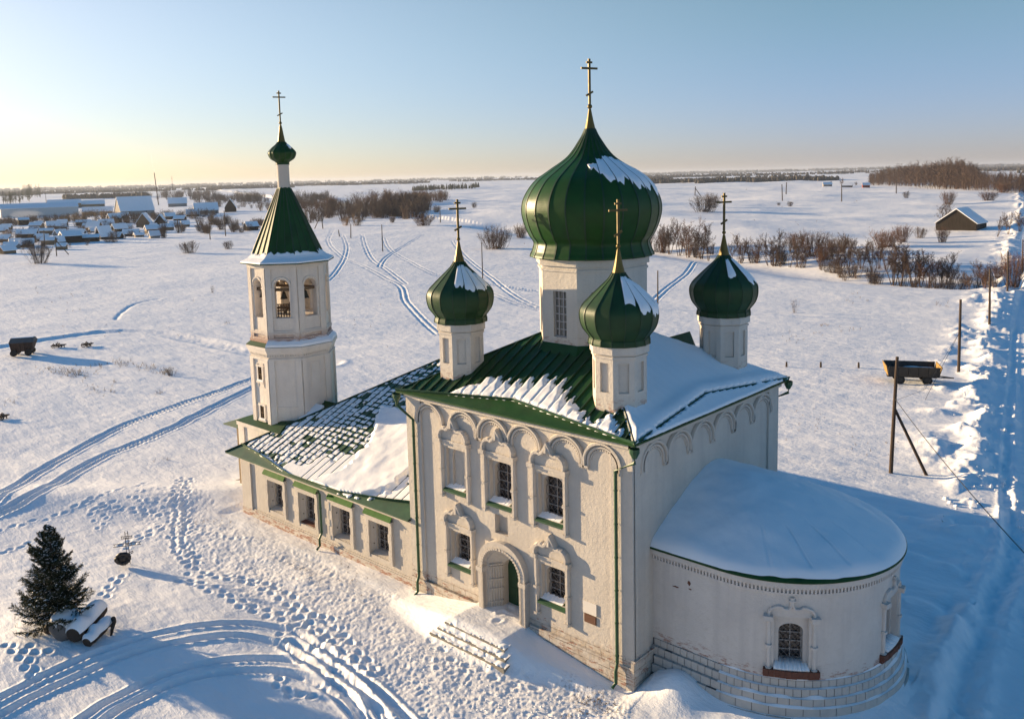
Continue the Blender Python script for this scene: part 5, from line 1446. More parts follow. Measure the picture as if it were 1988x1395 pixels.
shrub(1760, 384, 14, 14, 'grey', 'small grey shrub below the wood')
shrub(1718, 478, 34, 58, 'red', 'reddish brown shrub clump left of the barn, in front of its fence')
shrub(1752, 470, 34, 34, 'red', 'tall reddish shrub right next to the clump before the barn')
shrub(1786, 462, 22, 26, 'grey', 'sparse shrub below the barn fence')
shrub(1830, 470, 30, 26, 'red', 'russet shrub right under the barn wall')
shrub(1575, 500, 50, 64, 'red', 'broad russet shrub in the middle of the gully thicket')
shrub(1632, 490, 34, 54, 'gold', 'orange brown shrub at the right end of the russet thicket')
shrub(1545, 482, 32, 40, 'red', 'brown shrub at the left end of the russet thicket')
shrub(1605, 508, 36, 40, 'red', 'low russet shrub in front of the russet thicket')
shrub(1968, 560, 70, 50, 'red', 'reddish shrub overhanging the snow bank at the road, right edge')
shrub(1940, 548, 28, 32, 'red', 'low reddish shrub by the road bend pole')
shrub(1288, 490, 48, 30, 'red', 'dark reddish shrub just right of the central dome')
shrub(693, 438, 18, 24, 'gold', 'golden shrub in front of the long thicket')
shrub(672, 438, 18, 20, 'gold', 'pale golden shrub left of the golden one before the thicket')
shrub(762, 432, 14, 14, 'round', 'dark small shrub at the thicket front')
shrub(332, 729, 18, 24, 'thin', 'dry tuft of stalks in the snow left of the tower')
shrub(222, 470, 24, 22, 'grey', 'bare shrub among the village sheds, near the field edge')
shrub(347, 452, 24, 20, 'grey', 'bare shrub at the right side of the village gardens')
shrub(318, 462, 34, 18, 'round', 'dark bare shrub at the village gardens beside the gabled shed')
shrub(395, 452, 20, 24, 'round', 'dark brown shrub at the right end of the village')
shrub(430, 446, 18, 22, 'round', 'brown shrub left of the tower spire, in the row by the field edge')
shrub(455, 448, 24, 24, 'grey', 'greyish shrub in the row left of the green tent roof')
shrub(500, 442, 18, 22, 'red', 'brown shrub touching the left edge of the tent roof')
shrub(18, 463, 20, 22, 'gold', 'golden brown shrub at the village, left edge')
for i in range(10):
    shrub(55+i*38+random.uniform(-12, 12), 480-i*3.2+random.uniform(-5, 3), random.uniform(10, 20), random.uniform(14, 24), random.choice(['grey', 'round', 'red']), 'small bare garden shrub between the village sheds and the open field', 'garden shrubs along the village edge')

# ---- bare trees along the gully: prototypes with trunk and crown, then copies
TREES = []
for i, (mt, st, hh_) in enumerate((('twig', 4, 9.0), ('twig_grey', 3, 9.5), ('twig', 6, 8.0), ('twig_red', 5, 8.5))):
    a, b = tree_sticks(np.random.default_rng(20+i), hh_, st, .42, .10, 1.25)
    Vt, Ft = sticks(a[0], a[1], a[2], a[3], 5); Vc, Fc = sticks(b[0], b[1], np.maximum(b[2], .020), np.maximum(b[3], .011), 3)
    TREES.append((Vt, Ft, Vc, Fc, mt, hh_))
TPROTO = {}
def bare_tree(P, h, kind, label, group):
    Vt, Ft, Vc, Fc, mt, h0 = TREES[kind]
    s = h/h0; rz = random.uniform(0, 6.28)
    if kind not in TPROTO:
        o = empty('bare_tree', (0, 0, 0), label, 'tree', group)
        np_mesh('trunk', Vt, Ft, M[mt], o, True); np_mesh('crown', Vc, Fc, M[mt], o, False)
        TPROTO[kind] = o; o.location = P; o.rotation_euler = (0, 0, rz); o.scale = (s, s, s)
        return o
    o = dup(TPROTO[kind], P, rz, (s, s, s), label)
    if group: o['group'] = group
    elif 'group' in o: del o['group']
    return o
gl = [(1268, 490, 44), (1285, 492, 50), (1300, 494, 42), (1318, 494, 54), (1336, 496, 52), (1350, 498, 44), (1362, 500, 50), (1376, 500, 38), (1425, 505, 34), (1440, 508, 40), (1456, 507, 36), (1470, 511, 34), (1492, 515, 44), (1503, 517, 50), (1516, 518, 40), (1532, 520, 48), (1548, 521, 36), (1562, 523, 34), (1592, 527, 36), (1612, 528, 44), (1630, 533, 46), (1645, 531, 54), (1657, 536, 52), (1672, 534, 40), (1695, 538, 50), (1705, 536, 46), (1722, 540, 40), (1735, 545, 64), (1748, 546, 58), (1760, 547, 52), (1775, 548, 60), (1788, 549, 54), (1802, 549, 48), (1815, 551, 42), (1830, 549, 50), (1846, 554, 34), (1862, 556, 28), (1880, 560, 28), (1896, 556, 34), (1912, 560, 38), (1930, 558, 32)]
for i, (px, py, hp) in enumerate(gl):
    P = G(px, py); bare_tree(P, hp*mpp(P)*1.32, [0, 1, 2, 0, 3, 1, 2][i % 7], 'bare multi-stemmed tree in the row along the snowy gully behind the church', 'bare trees along the gully')
for (px, py, hp, k, lb) in ((1828, 440, 50, 1, 'bare grey tree on the left side of the barn'), (1842, 432, 42, 1, 'bare grey tree close to the barn gable, behind the fence'), (1935, 461, 46, 1, 'spreading bare tree right of the barn'), (1958, 455, 44, 0, 'bare tree near the right edge, beyond the barn'), (1980, 450, 36, 2, 'bare tree cut by the right edge, level with the barn'),
                            (1634, 362, 18, 0, 'lone rounded bare tree on the field crest'), (1612, 362, 9, 2, 'low bare tree left of the lone rounded one on the crest'), (1662, 362, 9, 2, 'low bare tree right of the lone rounded one on the crest')):
    P = G(px, py); bare_tree(P, hp*mpp(P), k, lb, None)

# ---- woods and thickets that read as one mass
GULLY_ROWS = [(1262, 492, 1400, 503, 14), (1420, 508, 1560, 520, 16), (1480, 512, 1640, 528, 22), (1590, 526, 1720, 540, 16), (1680, 538, 1850, 552, 16), (1830, 556, 1940, 562, 14)]
def merged(name, spots, protos, mt, label, cat_):
    parts = []
    for (x, y, z, s, k) in spots:
        V, F = protos[k]; a = random.uniform(0, 6.28); c, sn_ = math.cos(a), math.sin(a)
        Q = V*s; parts.append((np.stack([Q[:, 0]*c-Q[:, 1]*sn_+x, Q[:, 0]*sn_+Q[:, 1]*c+y, Q[:, 2]+z], -1), F))
    V, F = cat(parts); o = np_mesh(name, V, F, M[mt], None, False, origin=(spots[0][0], spots[0][1], 0))
    return tag(o, label, cat_, kind='stuff')
def small_tree(seed, h, n=40, th=.10, w=.36):
    """one trunk and a bundle of rising branches, light enough to use by the hundred"""
    g = np.random.default_rng(seed); A, B, a, b = [], [], [], []
    p = np.array([0, 0, -.3]); d = np.array([0, 0, 1.0])
    for k in range(4):
        q = p+nrm(d+g.normal(0, .04, 3))*h*.24; A.append(p); B.append(q); a.append(th*(1-k*.2)); b.append(th*(.8-k*.2)); p = q
    for i in range(n):
        z = h*g.uniform(.05, .97); az = g.uniform(0, 6.28); l = h*w*g.uniform(.4, 1)*(1.25-z/h)
        s = np.array([0, 0, z]); e = s+np.array([math.cos(az)*.62, math.sin(az)*.62, .8])*l
        A.append(s); B.append(e); a.append(th*.35); b.append(th*.14)
        for _ in range(3):
            f = g.uniform(.3, 1); s2 = s+(e-s)*f; e2 = s2+nrm(np.array([math.cos(az), math.sin(az), .9])+g.normal(0, .6, 3))*l*.5
            A.append(s2); B.append(e2); a.append(th*.26); b.append(th*.12)
    return sticks(A, B, np.array(a), np.array(b), 3)
thicket_late = lambda: thicket(GULLY_ROWS, 60, 'twig_grey', 'grey-brown brush filling the gully between the bare trees', 26, 41)
WP = [small_tree(i, 1.0*16, 34, .17) for i in range(4)]
rw_ = np.random.default_rng(5); NW = 950; pxs = rw_.uniform(1688, 2060, NW)
tops = np.interp(pxs, [1690, 1760, 1820, 1900, 1990, 2060], [360, 362, 366, 371, 376, 380])
PW = Gv(pxs, tops-rw_.uniform(0, 1, NW)**1.2*np.interp(pxs, [1688, 1720, 1850, 2060], [2, 7, 10, 10]))
hps = np.interp(pxs, [1690, 1740, 1800, 1860, 1885, 1905, 1930, 2060], [22, 34, 42, 50, 46, 32, 32, 32])*rw_.uniform(.75, 1.08, NW)
wp = [(P[0], P[1], P[2], h_*mpp(P)/16, rw_.integers(0, 4)) for P, h_ in zip(PW, hps)]
merged('bare_wood', wp, WP, 'twig', 'dark leafless wood on the rise at the right', 'wood')
TB = [sticks(*bush_sticks(np.random.default_rng(50+i), 4.5, 4.5, 26, 4, .05)) for i in range(4)]
def thicket(rows, n, mt, label, hp, seed, protos=TB, h0=4.5):
    r = np.random.default_rng(seed); W_ = np.array(rows)[r.integers(0, len(rows), n)]; t = r.uniform(0, 1, n)
    PV = Gv(W_[:, 0]+(W_[:, 2]-W_[:, 0])*t, W_[:, 1]+(W_[:, 3]-W_[:, 1])*t-r.uniform(0, 1, n)*W_[:, 4])
    sp = [(P[0], P[1], P[2], hp*r.uniform(.55, 1.2)*mpp(P)/h0, r.integers(0, len(protos))) for P in PV]
    return merged('thicket', sp, protos, mt, label, 'thicket')
thicket([(585, 434, 830, 422, 16), (600, 430, 825, 418, 12), (700, 427, 840, 417, 14)], 105, 'twig', 'dark bare thicket in the long front band right of the tent roof', 30, 1)
thicket([(590, 414, 830, 400, 12), (640, 408, 830, 396, 10), (770, 400, 870, 392, 8)], 95, 'twig_red', 'brown bare thicket in the second band behind the front one', 22, 2)
thicket([(380, 395, 520, 398, 12), (300, 388, 600, 392, 6), (560, 398, 640, 394, 8), (130, 388, 420, 382, 4)], 240, 'twig_grey', 'greyish scrub filling the ground between the village and the plain', 14, 3)
thicket([(10, 392, 60, 392, 6), (0, 396, 40, 398, 6), (45, 384, 80, 384, 3)], 44, 'needle', 'dark tree mass at the left edge behind the long pale hall', 22, 4, [small_tree(60+i, 16, 44, .3, .3) for i in range(3)], 16)
thicket([(150, 428, 225, 424, 8), (120, 432, 170, 430, 3)], 40, 'twig_gold', 'sunlit golden scrub in the middle of the village', 14, 5)
thicket([(380, 452, 470, 452, 8), (380, 440, 450, 436, 3), (470, 452, 515, 440, 5)], 46, 'twig', 'brown scrub along the field edge left of the tent roof', 16, 6)
thicket([(0, 480, 330, 440, 20), (30, 470, 300, 432, 14), (180, 436, 420, 424, 8), (0, 440, 140, 430, 6)], 230, 'twig', 'bare bushes and small trees standing among the village sheds', 14, 19)
thicket([(380, 405, 640, 404, 5), (500, 410, 620, 404, 4)], 60, 'twig', 'dark scrub strip behind the tent roof', 12, 29)
thicket([(20, 492, 210, 475, 16), (200, 472, 330, 448, 12), (60, 462, 260, 440, 8)], 70, 'twig_grey', 'dark hedges and weeds between the village sheds', 10, 9)
thicket_late()
# distant spruce wood on the plain, right of the scrub
def spruce_cone(h=16, r=3.2, n=7):
    V, F = [], []
    for k in range(3):
        z0, z1, rr_ = h*(.08+.28*k), h*min(1, .5+.25*k), r*(1-.28*k)
        b = len(V); V += [(rr_*(1 if i % 2 else .72)*math.cos(6.283*i/n), rr_*(1 if i % 2 else .72)*math.sin(6.283*i/n), z0) for i in range(n)]+[(0, 0, z1)]
        F += [(b+i, b+(i+1) % n, b+n, b+n) for i in range(n)]
    return np.array(V), np.array(F)
def clump(h=12, r=9, seed=0):
    g = np.random.default_rng(seed); V, F = [], []
    for i in range(5):
        x, y = g.uniform(-r, r, 2); hh_ = h*g.uniform(.6, 1); rr_ = r*g.uniform(.25, .5); n = 6; b = len(V)
        for z, f in ((-.5, .8), (hh_*.45, 1.0), (hh_*.8, .7)): V += [(x+rr_*f*math.cos(6.283*j/n)*g.uniform(.8, 1.2), y+rr_*f*math.sin(6.283*j/n)*g.uniform(.8, 1.2), z) for j in range(n)]
        V.append((x, y, hh_))
        for k in range(2): F += [(b+k*n+j, b+k*n+(j+1) % n, b+(k+1)*n+(j+1) % n, b+(k+1)*n+j) for j in range(n)]
        F += [(b+2*n+j, b+2*n+(j+1) % n, b+3*n, b+3*n) for j in range(n)]
    return np.array(V), np.array(F)
SCN = [spruce_cone()]
sp = []
pxs = rng.uniform(800, 930, 260)
for P in Gv(pxs, np.interp(pxs, [800, 930], [372, 366])-rng.uniform(0, 3.0, 260)): sp.append((P[0], P[1], P[2], rng.uniform(.55, 1)*11*mpp(P)/16, 0))
merged('spruce_wood', sp, SCN, 'fir', 'dark distant spruce wood on the plain between the tower and the central dome', 'wood')
CL = [clump(12, 10, i) for i in range(6)]
def far_wood(lo, hi, n, seed, label, thr, band, r0, r1, sc_):
    """wooded strips seen far off across the plain; density follows broad natural patches"""
    r = np.random.default_rng(seed); k = n*25
    a = np.radians(r.uniform(lo, hi, k)); d = 1/r.uniform(1/r1, 1/r0, k)
    x, y = CAM[0]+d*np.cos(YAW-a), CAM[1]+d*np.sin(YAW-a)
    ok = vn(x/1100, y/1100, seed)*.55+.6*vn(np.log(d)*band, a*7, seed+1)+.25*vn(x/250, y/250, seed+2) > thr
    x, y, d = x[ok][:n], y[ok][:n], d[ok][:n]; z = hgt(x, y)
    sp = [(x[i], y[i], z[i], sc_*(.45+.6*r.random())*(1+d[i]/9000), r.integers(0, 6)) for i in range(len(x))]
    return merged('far_forest', sp, CL, 'far', label, 'forest')
far_wood(3, 40, 3400, 11, 'distant forest strips on the plain at the right, below the horizon', .10, 9, 1550, 10500, .62)
far_wood(-40, 3, 2900, 12, 'distant forest strips on the plain at the left, below the horizon', .16, 9, 1700, 10500, .7)
far_wood(-40, 40, 1500, 13, 'last hazy line of forest along the horizon', -.2, 7, 8000, 13500, 1.2)

# ------------------------------------------------------------------ the spruce
def spruce(P, h, label):
    o = empty('spruce_tree', P, label, 'tree')
    g = np.random.default_rng(4); P = np.array(P)
    t = MB(); t.tube([P+[0, 0, -.3], P+[.03, .02, h*.4], P+[.0, .03, h*.75], P+[0, 0, h]], [.15, .10, .05, .012], 8); t.build('trunk', M['bark'], o)
    A, B, r0, r1 = [], [], [], []; NA, NB = [], []; nr = []
    z = .32
    while z < h*.985:
        f = (z-.3)/(h-.3); ln = (2.05*(1-f)**.86*(.78+.22*math.sin(min(1, f*5)*1.57)))+.06
        nb = int(5+3*(1-f))
        for i in range(nb):
            az = g.uniform(0, 6.283); l = ln*g.uniform(.55, 1.15)*(1+.16*math.sin(az*3+z*2.2)); tilt = .1+.55*f+g.normal(0, .09)
            p = np.array([0, 0, z+g.uniform(-.06, .06)]); d = np.array([math.cos(az), math.sin(az), tilt*.6])
            K = 5
            for k in range(K):
                d = nrm(d+np.array([0, 0, -.10+.11*k])+g.normal(0, .05, 3)); q = p+d*l/K
                A.append(p); B.append(q); r0.append(.016*(1-k/K)+.004); r1.append(.016*(1-(k+1)/K)+.003)
                side = nrm(np.cross(d, [0, 0, 1]))
                nt_ = 4
                for m_ in range(nt_):                    # side twigs in the plane of the branch
                    s = p+(q-p)*(m_+.5)/nt_
                    for sg in (-1, 1):
                        tl = .34*l*(1-.72*(k+m_/nt_)/K)*g.uniform(.6, 1.15)+.05
                        dd = nrm(d*.75+side*sg*.75+np.array([0, 0, -.10])+g.normal(0, .1, 3)); e = s+dd*tl
                        n_ = max(3, int(tl/.028))
                        for w in range(n_):
                            c = s+(e-s)*(w+.6)/n_
                            for v in range(3): NA.append(c); NB.append(c+nrm(dd*.7+g.normal(0, .55, 3)+np.array([0, 0, .12]))*g.uniform(.05, .085)); nr.append(.0085)
                p = q
            for v in range(8): NA.append(p-d*.05*v*.3); NB.append(p-d*.05*v*.3+nrm(d+g.normal(0, .5, 3))*.08); nr.append(.0085)
        z += .125+.085*(1-f)
    V1, F1 = sticks(np.array(A)+P, np.array(B)+P, np.array(r0), np.array(r1), 3)
    V2, F2 = sticks(np.array(NA)+P, np.array(NB)+P, np.array(nr), np.array(nr)*.4, 3)
    V, F = cat([(V1, F1), (V2, F2)])
    np_mesh('crown', V, F, M['needle'], o, False)
    # a light dusting of snow on the upper side of some twigs
    k = g.random(len(NA)) < .02
    c = np.array(NA)[k]+P+[0, 0, .02]
    V3, F3 = sticks(c, c+g.normal(0, .05, c.shape)*[1, 1, .25], np.full(len(c), .022), np.full(len(c), .012), 4)
    np_mesh('snow_dusting', V3, F3, M['snow'], o, True)
    return o
PT = G(112, 1213)
hT = 0
d_ = ray(97, 1020); tt = ((PT-CAM)[:2] @ d_[:2])/(d_[:2] @ d_[:2]); hT = float((CAM+d_*tt)[2]-PT[2])
spruce(PT, hT, 'dark green spruce standing alone on the snow mound at the lower left')
# ------------------------------------------------------------------ by the spruce: boulder and snow-capped logs
def rock(P, sx, sy, sz, seed, rz=0.0):
    import bmesh
    bm = bmesh.new(); bmesh.ops.create_icosphere(bm, subdivisions=4, radius=1)
    V = np.array([v.co[:] for v in bm.verts]); F = np.array([[v.index for v in f.verts] for f in bm.faces]); bm.free()
    n = .22*fbm(V[:, 0]*1.3+seed+V[:, 2]*.7, V[:, 1]*1.3, 3, seed)+.09*fbm(V[:, 0]*4+V[:, 2]*3, V[:, 1]*4-V[:, 2]*2, 2, seed+1)
    V = V*(1+n)[:, None]*[sx, sy, sz]; c, s = math.cos(rz), math.sin(rz)
    V = np.stack([V[:, 0]*c-V[:, 1]*s, V[:, 0]*s+V[:, 1]*c, V[:, 2]], -1)+np.array(P)
    return V, F
P = G(118, 1240); o = empty('boulder', P, 'rough grey boulder under the spruce, snow on its top', 'boulder')
V, F = rock(P+[-.25, .3, .42], .72, .62, .62, 2, .5); np_mesh('rock', V, F, M['rock'], o, True)
V, F = rock(P+[-.22, .32, .56], .66, .56, .56, 2, .5); V[:, 2] += .03; np_mesh('snow_cap', V, F, M['snow'], o, True)
V, F = rock(P+[-1.0, .0, .12], .35, .3, .3, 8, .2); np_mesh('rock', V, F, M['rust'], o, True)
def log(p0, p1, r, name, label, cap=.16):
    p0 = np.array(p0); p1 = np.array(p1); o = empty(name, (p0+p1)/2, label, 'log'); d = p1-p0; n = 9
    b = MB(); pts = [p0+d*i/n+np.array([0, 0, .03*vn(i*.8, r*9, 3)]) for i in range(n+1)]; b.tube(pts, [r*(1+.3*float(vn(i*.9, r*20, 5))) for i in range(n+1)], 12); b.build('timber', M['bark'], o)
    s = MB(); t = nrm(d); sd = nrm(np.cross(t, [0, 0, 1])); N = 16; K = 8; grid = []
    for i in range(N+1):
        f = i/N; e = math.sqrt(max(0, 1-abs(2*f-1)**5)); row = []
        for k in range(K+1):
            a = -1.25+2.5*k/K; th = r*1.04+cap*e*math.cos(a*.9)*(1+.55*float(vn(i*.32, k*.4+r*9, 6)))
            row.append(p0-t*.06+(d+t*.12)*f+sd*math.sin(a)*th+np.array([0, 0, 1])*math.cos(a)*th)
        grid.append(row)
    for i in range(N):
        for k in range(K): s.poly([grid[i][k], grid[i+1][k], grid[i+1][k+1], grid[i][k+1]])
    import bmesh
    ob = s.build('snow_cap', M['snow'], o, True); bm = bmesh.new(); bm.from_mesh(ob.data); bmesh.ops.remove_doubles(bm, verts=bm.verts, dist=.001); bm.to_mesh(ob.data); bm.free()
    return o
a = G(140, 1252); b = G(188, 1212)
log(a+[0, .1, .42], b+[-.2, .3, .62], .34, 'fallen_log', 'thick log under a heavy rounded cap of snow, beside the boulder and spruce', .24)
a = G(168, 1256); b = G(208, 1222)
o = log(a+[0, .05, .20], b+[0, .1, .34], .22, 'fallen_log', 'thinner snow-capped log with a hooked dark root, right of the thick log', .18)
r_ = MB(); e = b+[.05, .1, .34]; r_.tube([e, e+[.25, .1, .22], e+[.45, .05, .16], e+[.52, -.1, -.1], e+[.48, -.15, -.4]], [.12, .11, .09, .08, .05], 8); r_.build('root', M['bark'], o)
# dark bird-like clump on the spruce's right: a bent dry stalk
# ------------------------------------------------------------------ memorial cross with its wreath
P = G(250, 1094); o = empty('memorial_cross', P, 'openwork iron three-bar cross standing in the snow right of the spruce', 'memorial cross')
mt_ = mpp(P); Hc = 66*mt_; u = nrm(np.array([.55, .83, 0])); b = MB(); z_ = np.array([0, 0, 1.0])
def double(p, q, gap, dirn, r=.018):
    for s in (-1, 1): b.tube([p+dirn*gap*s, q+dirn*gap*s], r, 5)
    for f in np.linspace(.06, .94, 7): c = p+(q-p)*f; b.tube([c-dirn*gap, c+dirn*gap], r*.8, 4, cap=False)
double(P+z_*-.2, P+z_*Hc, .07, u); hw = 25*mt_
double(P+z_*Hc*.60-u*hw, P+z_*Hc*.60+u*hw, .07, z_); double(P+z_*Hc*.82-u*hw*.42, P+z_*Hc*.82+u*hw*.42, .06, z_); double(P+z_*Hc*.30-u*hw*.4-z_*.12, P+z_*Hc*.30+u*hw*.4+z_*.12, .05, z_)
b.build('frame', M['iron'], o)
b = MB(); c = P-u*.12+np.array([.22, -.25, .46]); nn_ = nrm(np.cross(u, z_)); pts = [c+u*.33*math.cos(t)+z_*.27*math.sin(t) for t in np.linspace(0, 2*math.pi, 25)]
b.tube(pts, [.10*(1+.25*float(vn(i*1.3, 1, 4))) for i in range(25)], 8, cap=False)
b.relief(Flat(c-z_*0, u, nn_), [(.28*math.cos(t), .22*math.sin(t)) for t in np.linspace(0, 2*math.pi, 17)[:-1]], -.04, .04)
w_ = b.build('wreath', M['iron'], None, True, origin=c-z_*.45); tag(w_, 'dark round wreath leaning at the foot of the iron cross', 'wreath')

# ------------------------------------------------------------------ poles
def pole(base, top, label, group=None, r=None, brace=None, insul=False, name='utility_pole'):
    P = G(*base); d = ray(*top); t = ((P-CAM) @ CF)/(d @ CF); Q = CAM+d*t
    rr_ = r or max(.10, .9*mpp(P))
    o = empty(name, P, label, 'pole' if name == 'utility_pole' else 'post', group)
    b = MB(); b.tube([P-[0, 0, .4], P+(Q-P)*.5, Q], [rr_*1.15, rr_, rr_*.85], 9); b.build('pole_shaft', M['pole'], o)
    if brace:
        (bf, bt) = brace; P2 = G(*bf); k = bt; a = P+(Q-P)*k; b = MB(); b.tube([P2-[0, 0, .3], a], [rr_*.95, rr_*.8], 8); b.build('brace', M['pole'], o)
    return o, P, Q
_, P1, Q1 = pole((1729, 918), (1742, 692), 'tall leaning wooden pole with a diagonal brace, nearest of the poles by the road', r=.12, brace=((1803, 922), .56))
_, P2, Q2 = pole((1861, 722), (1865, 581), 'bare wooden pole with a guy wire beside the black trailer', r=.13)
pole((1921, 627), (1922, 521), 'bare wooden pole rising from the snow bank beyond the trailer', r=.13)
pole((1956, 565), (1957, 488), 'bare wooden pole at the road bend by the reddish shrubs', r=.13)
pole((1985, 532), (1986, 465), 'bare wooden pole cut by the right edge', r=.13)
pole((743, 488), (741, 436), 'lone pole in the field right of the tent roof, beside ski tracks')
pole((937, 540), (935, 470), 'lone pole in the field just right of the left small cross')
pole((1277, 600), (1277, 525), 'lone pole beside the right edge of the central drum')
pole((681, 462), (681, 434), 'short pole before the golden shrubs')
pole((659, 459), (657, 446), 'stubby pole at the end of a ski track')
pole((627, 444), (623, 413), 'field pole with a strut, touching the right slope of the tent roof', brace=((610, 444), .9))
pole((855, 432), (854, 408), 'thin pole left of the left small cross, in front of the thicket end')
pole((1519, 388), (1518, 358), 'left one of two thin poles close together on the right-hand field')
pole((1526, 378), (1527, 354), 'right one of two thin poles close together on the right-hand field')
pole((1634, 386), (1634, 358), 'thin pole below the lone rounded tree on the crest')
pole((1349, 382), (1350, 362), 'thin pole with a strut behind the wide pale shrub', brace=((1361, 380), .85))
pole((1740, 376), (1740, 352), 'thin pole before the left part of the wood')
pole((110, 497), (107, 460), 'pole with a long strut at the village edge, left', brace=((135, 494), .85))
pole((438, 458), (435, 409), 'thin pole left of the tent roof')
pole((408, 465), (406, 434), 'thin pole at the right end of the village')
pole((347, 452), (344, 425), 'thin pole amid the village gardens')
pole((87, 480), (85, 447), 'thin pole among the left sheds of the village')
for i, (x, y, t_) in enumerate(((1527, 712, 702), (1593.5, 713, 702), (1667, 714, 703))):
    pole((x, y), (x, t_), ['short wooden post next to the roof corner with the downpipe', 'short wooden post in the middle of the row of three', 'short wooden post nearest the black trailer'][i], 'short posts in the snow', .10, name='fence_post')
# wires
def wire(pts, label, r=.018):
    b = MB(); b.tube(pts, r, 5); o = b.build('wire', M['cable'], None, False, origin=pts[0]); return tag(o, label, 'wire')
a = P1+(Q1-P1)*.64; q_end = on_plane(1988, 1072, 2, 5.0)
pts = []
for i in range(25):
    t = i/16; p = a+(q_end-a)*t; p = p-np.array([0, 0, .5*4*t*(1-t)*.5]) if t <= 1 else p; pts.append(p)
wire(pts, 'black cable sagging from the braced pole towards the lower right edge', .022)
c = P2+(Q2-P2)*.55; wire([c, G(1796, 776)+[0, 0, .0]], 'thin guy wire slanting down left from the pole by the trailer', .016)
wire([P1+(Q1-P1)*.62, G(1795, 775)+[0, 0, .9], c], 'thin wire hanging between the braced pole and the pole by the trailer', .012)

# ------------------------------------------------------------------ trailer at the right
P = G(1769, 741); ya = R_(27); o = empty('farm_trailer', P, 'black open farm trailer with yellow end boards and two axles, parked in the snow', 'trailer')
ux = np.array([math.cos(ya), math.sin(ya), 0]); uy = np.array([-ux[1], ux[0], 0]); m_ = mpp(P)
def lp(x, y, z): return P+ux*x+uy*y+np.array([0, 0, z])
LT, WT = 2.15, 1.15; zb, zt = .78, 1.72
b = MB(); b.prism([lp(-LT, -WT, zb), lp(LT, -WT, zb), lp(LT, WT, zb), lp(-LT, WT, zb)], [lp(-LT, -WT, zb+.08), lp(LT, -WT, zb+.08), lp(LT, WT, zb+.08), lp(-LT, WT, zb+.08)])
b.prism([lp(-LT, -.35, .5), lp(LT, -.35, .5), lp(LT, .35, .5), lp(-LT, .35, .5)], [lp(-LT, -.35, zb), lp(LT, -.35, zb), lp(LT, .35, zb), lp(-LT, .35, zb)]); b.build('chassis', M['blackbody'], o)
for s in (-1, 1):
    b = MB(); y0, y1 = s*WT, s*(WT+.22); b.prism([lp(-LT, y0-.04*s, zb), lp(LT, y0-.04*s, zb), lp(LT, y0+.04*s, zb), lp(-LT, y0+.04*s, zb)], [lp(-LT-.1, y1-.04*s, zt), lp(LT+.1, y1-.04*s, zt), lp(LT+.1, y1+.04*s, zt), lp(-LT-.1, y1+.04*s, zt)])
    for x in np.linspace(-LT, LT, 6): b.prism([lp(x-.05, y0+.04*s, zb), lp(x+.05, y0+.04*s, zb), lp(x+.05, y0+.12*s, zb), lp(x-.05, y0+.12*s, zb)], [lp(x-.05, y1+.04*s, zt), lp(x+.05, y1+.04*s, zt), lp(x+.05, y1+.12*s, zt), lp(x-.05, y1+.12*s, zt)])
    b.build('side_board', M['blackbody'], o)
    b = MB(); x0, x1 = s*LT, s*(LT+.22); b.prism([lp(x0-.04, -WT, zb), lp(x0+.04, -WT, zb), lp(x0+.04, WT, zb), lp(x0-.04, WT, zb)], [lp(x1-.04, -WT-.22, zt+.02), lp(x1+.04, -WT-.22, zt+.02), lp(x1+.04, WT+.22, zt+.02), lp(x1-.04, WT+.22, zt+.02)])
    tag(b.build('end_board', M['yellow'], o), 'yellow end board')
for x in (-1.15, 1.2):
    for s in (-1, 1):
        b = MB(); c0, c1 = lp(x, s*.78, .42), lp(x, s*1.08, .42); dv = nrm(c1-c0)
        for r_i, w0, w1, mi in ((.44, 0, 1, 0), (.22, -.08, 1.08, 1)): b.tube([c0+(c1-c0)*w0, c0+(c1-c0)*w1], r_i, 18, mi)
        b.build('wheel', [M['rubber'], M['blackbody']], o)
b = MB(); b.tube([lp(LT, -.4, .6), lp(LT+1.5, 0, .5)], .05, 6); b.tube([lp(LT, .4, .6), lp(LT+1.5, 0, .5)], .05, 6); b.build('drawbar', M['rust'], o)
V = []; N = 14; b = MB()
gr = [[lp(-LT+.08+(2*LT-.16)*i/N, -WT+.05+(2*WT-.1)*j/6, zb+.25+.25*math.sin(i/N*2.2)+.08*float(vn(i*.6, j*.6, 4))) for j in range(7)] for i in range(N+1)]
for i in range(N):
    for j in range(6): b.poly([gr[i][j], gr[i+1][j], gr[i+1][j+1], gr[i][j+1]])
b.build('snow_load', M['snow'], o, True)

# ------------------------------------------------------------------ old wagon and scrap at the left
P = G(47, 688); m_ = mpp(P); ya = YAW-R_(75); ux = np.array([math.cos(ya), math.sin(ya), 0]); uy = np.array([-ux[1], ux[0], 0])
o = empty('hopper_wagon', P, 'rusty brown hopper wagon with a snow-dusted tarpaulin, at the left edge of the field', 'wagon')
LH, WH = 22*m_, 1.0
b = MB(); b.prism([lp(-LH*.8, -.7, .5), lp(LH*.7, -.7, .5), lp(LH*.7, .7, .5), lp(-LH*.8, .7, .5)], [lp(-LH*.95, -WH, 1.65), lp(LH, -WH, 1.65), lp(LH, WH, 1.65), lp(-LH*.95, WH, 1.65)])
for x in np.linspace(-.8, .85, 6): b.prism([lp(LH*x-.05, -.75, .5), lp(LH*x+.05, -.75, .5), lp(LH*x+.05, -.85, .5), lp(LH*x-.05, -.85, .5)], [lp(LH*x*1.1-.05, -WH-.02, 1.65), lp(LH*x*1.1+.05, -WH-.02, 1.65), lp(LH*x*1.1+.05, -WH-.1, 1.65), lp(LH*x*1.1-.05, -WH-.1, 1.65)])
b.build('hopper', M['rust'], o)
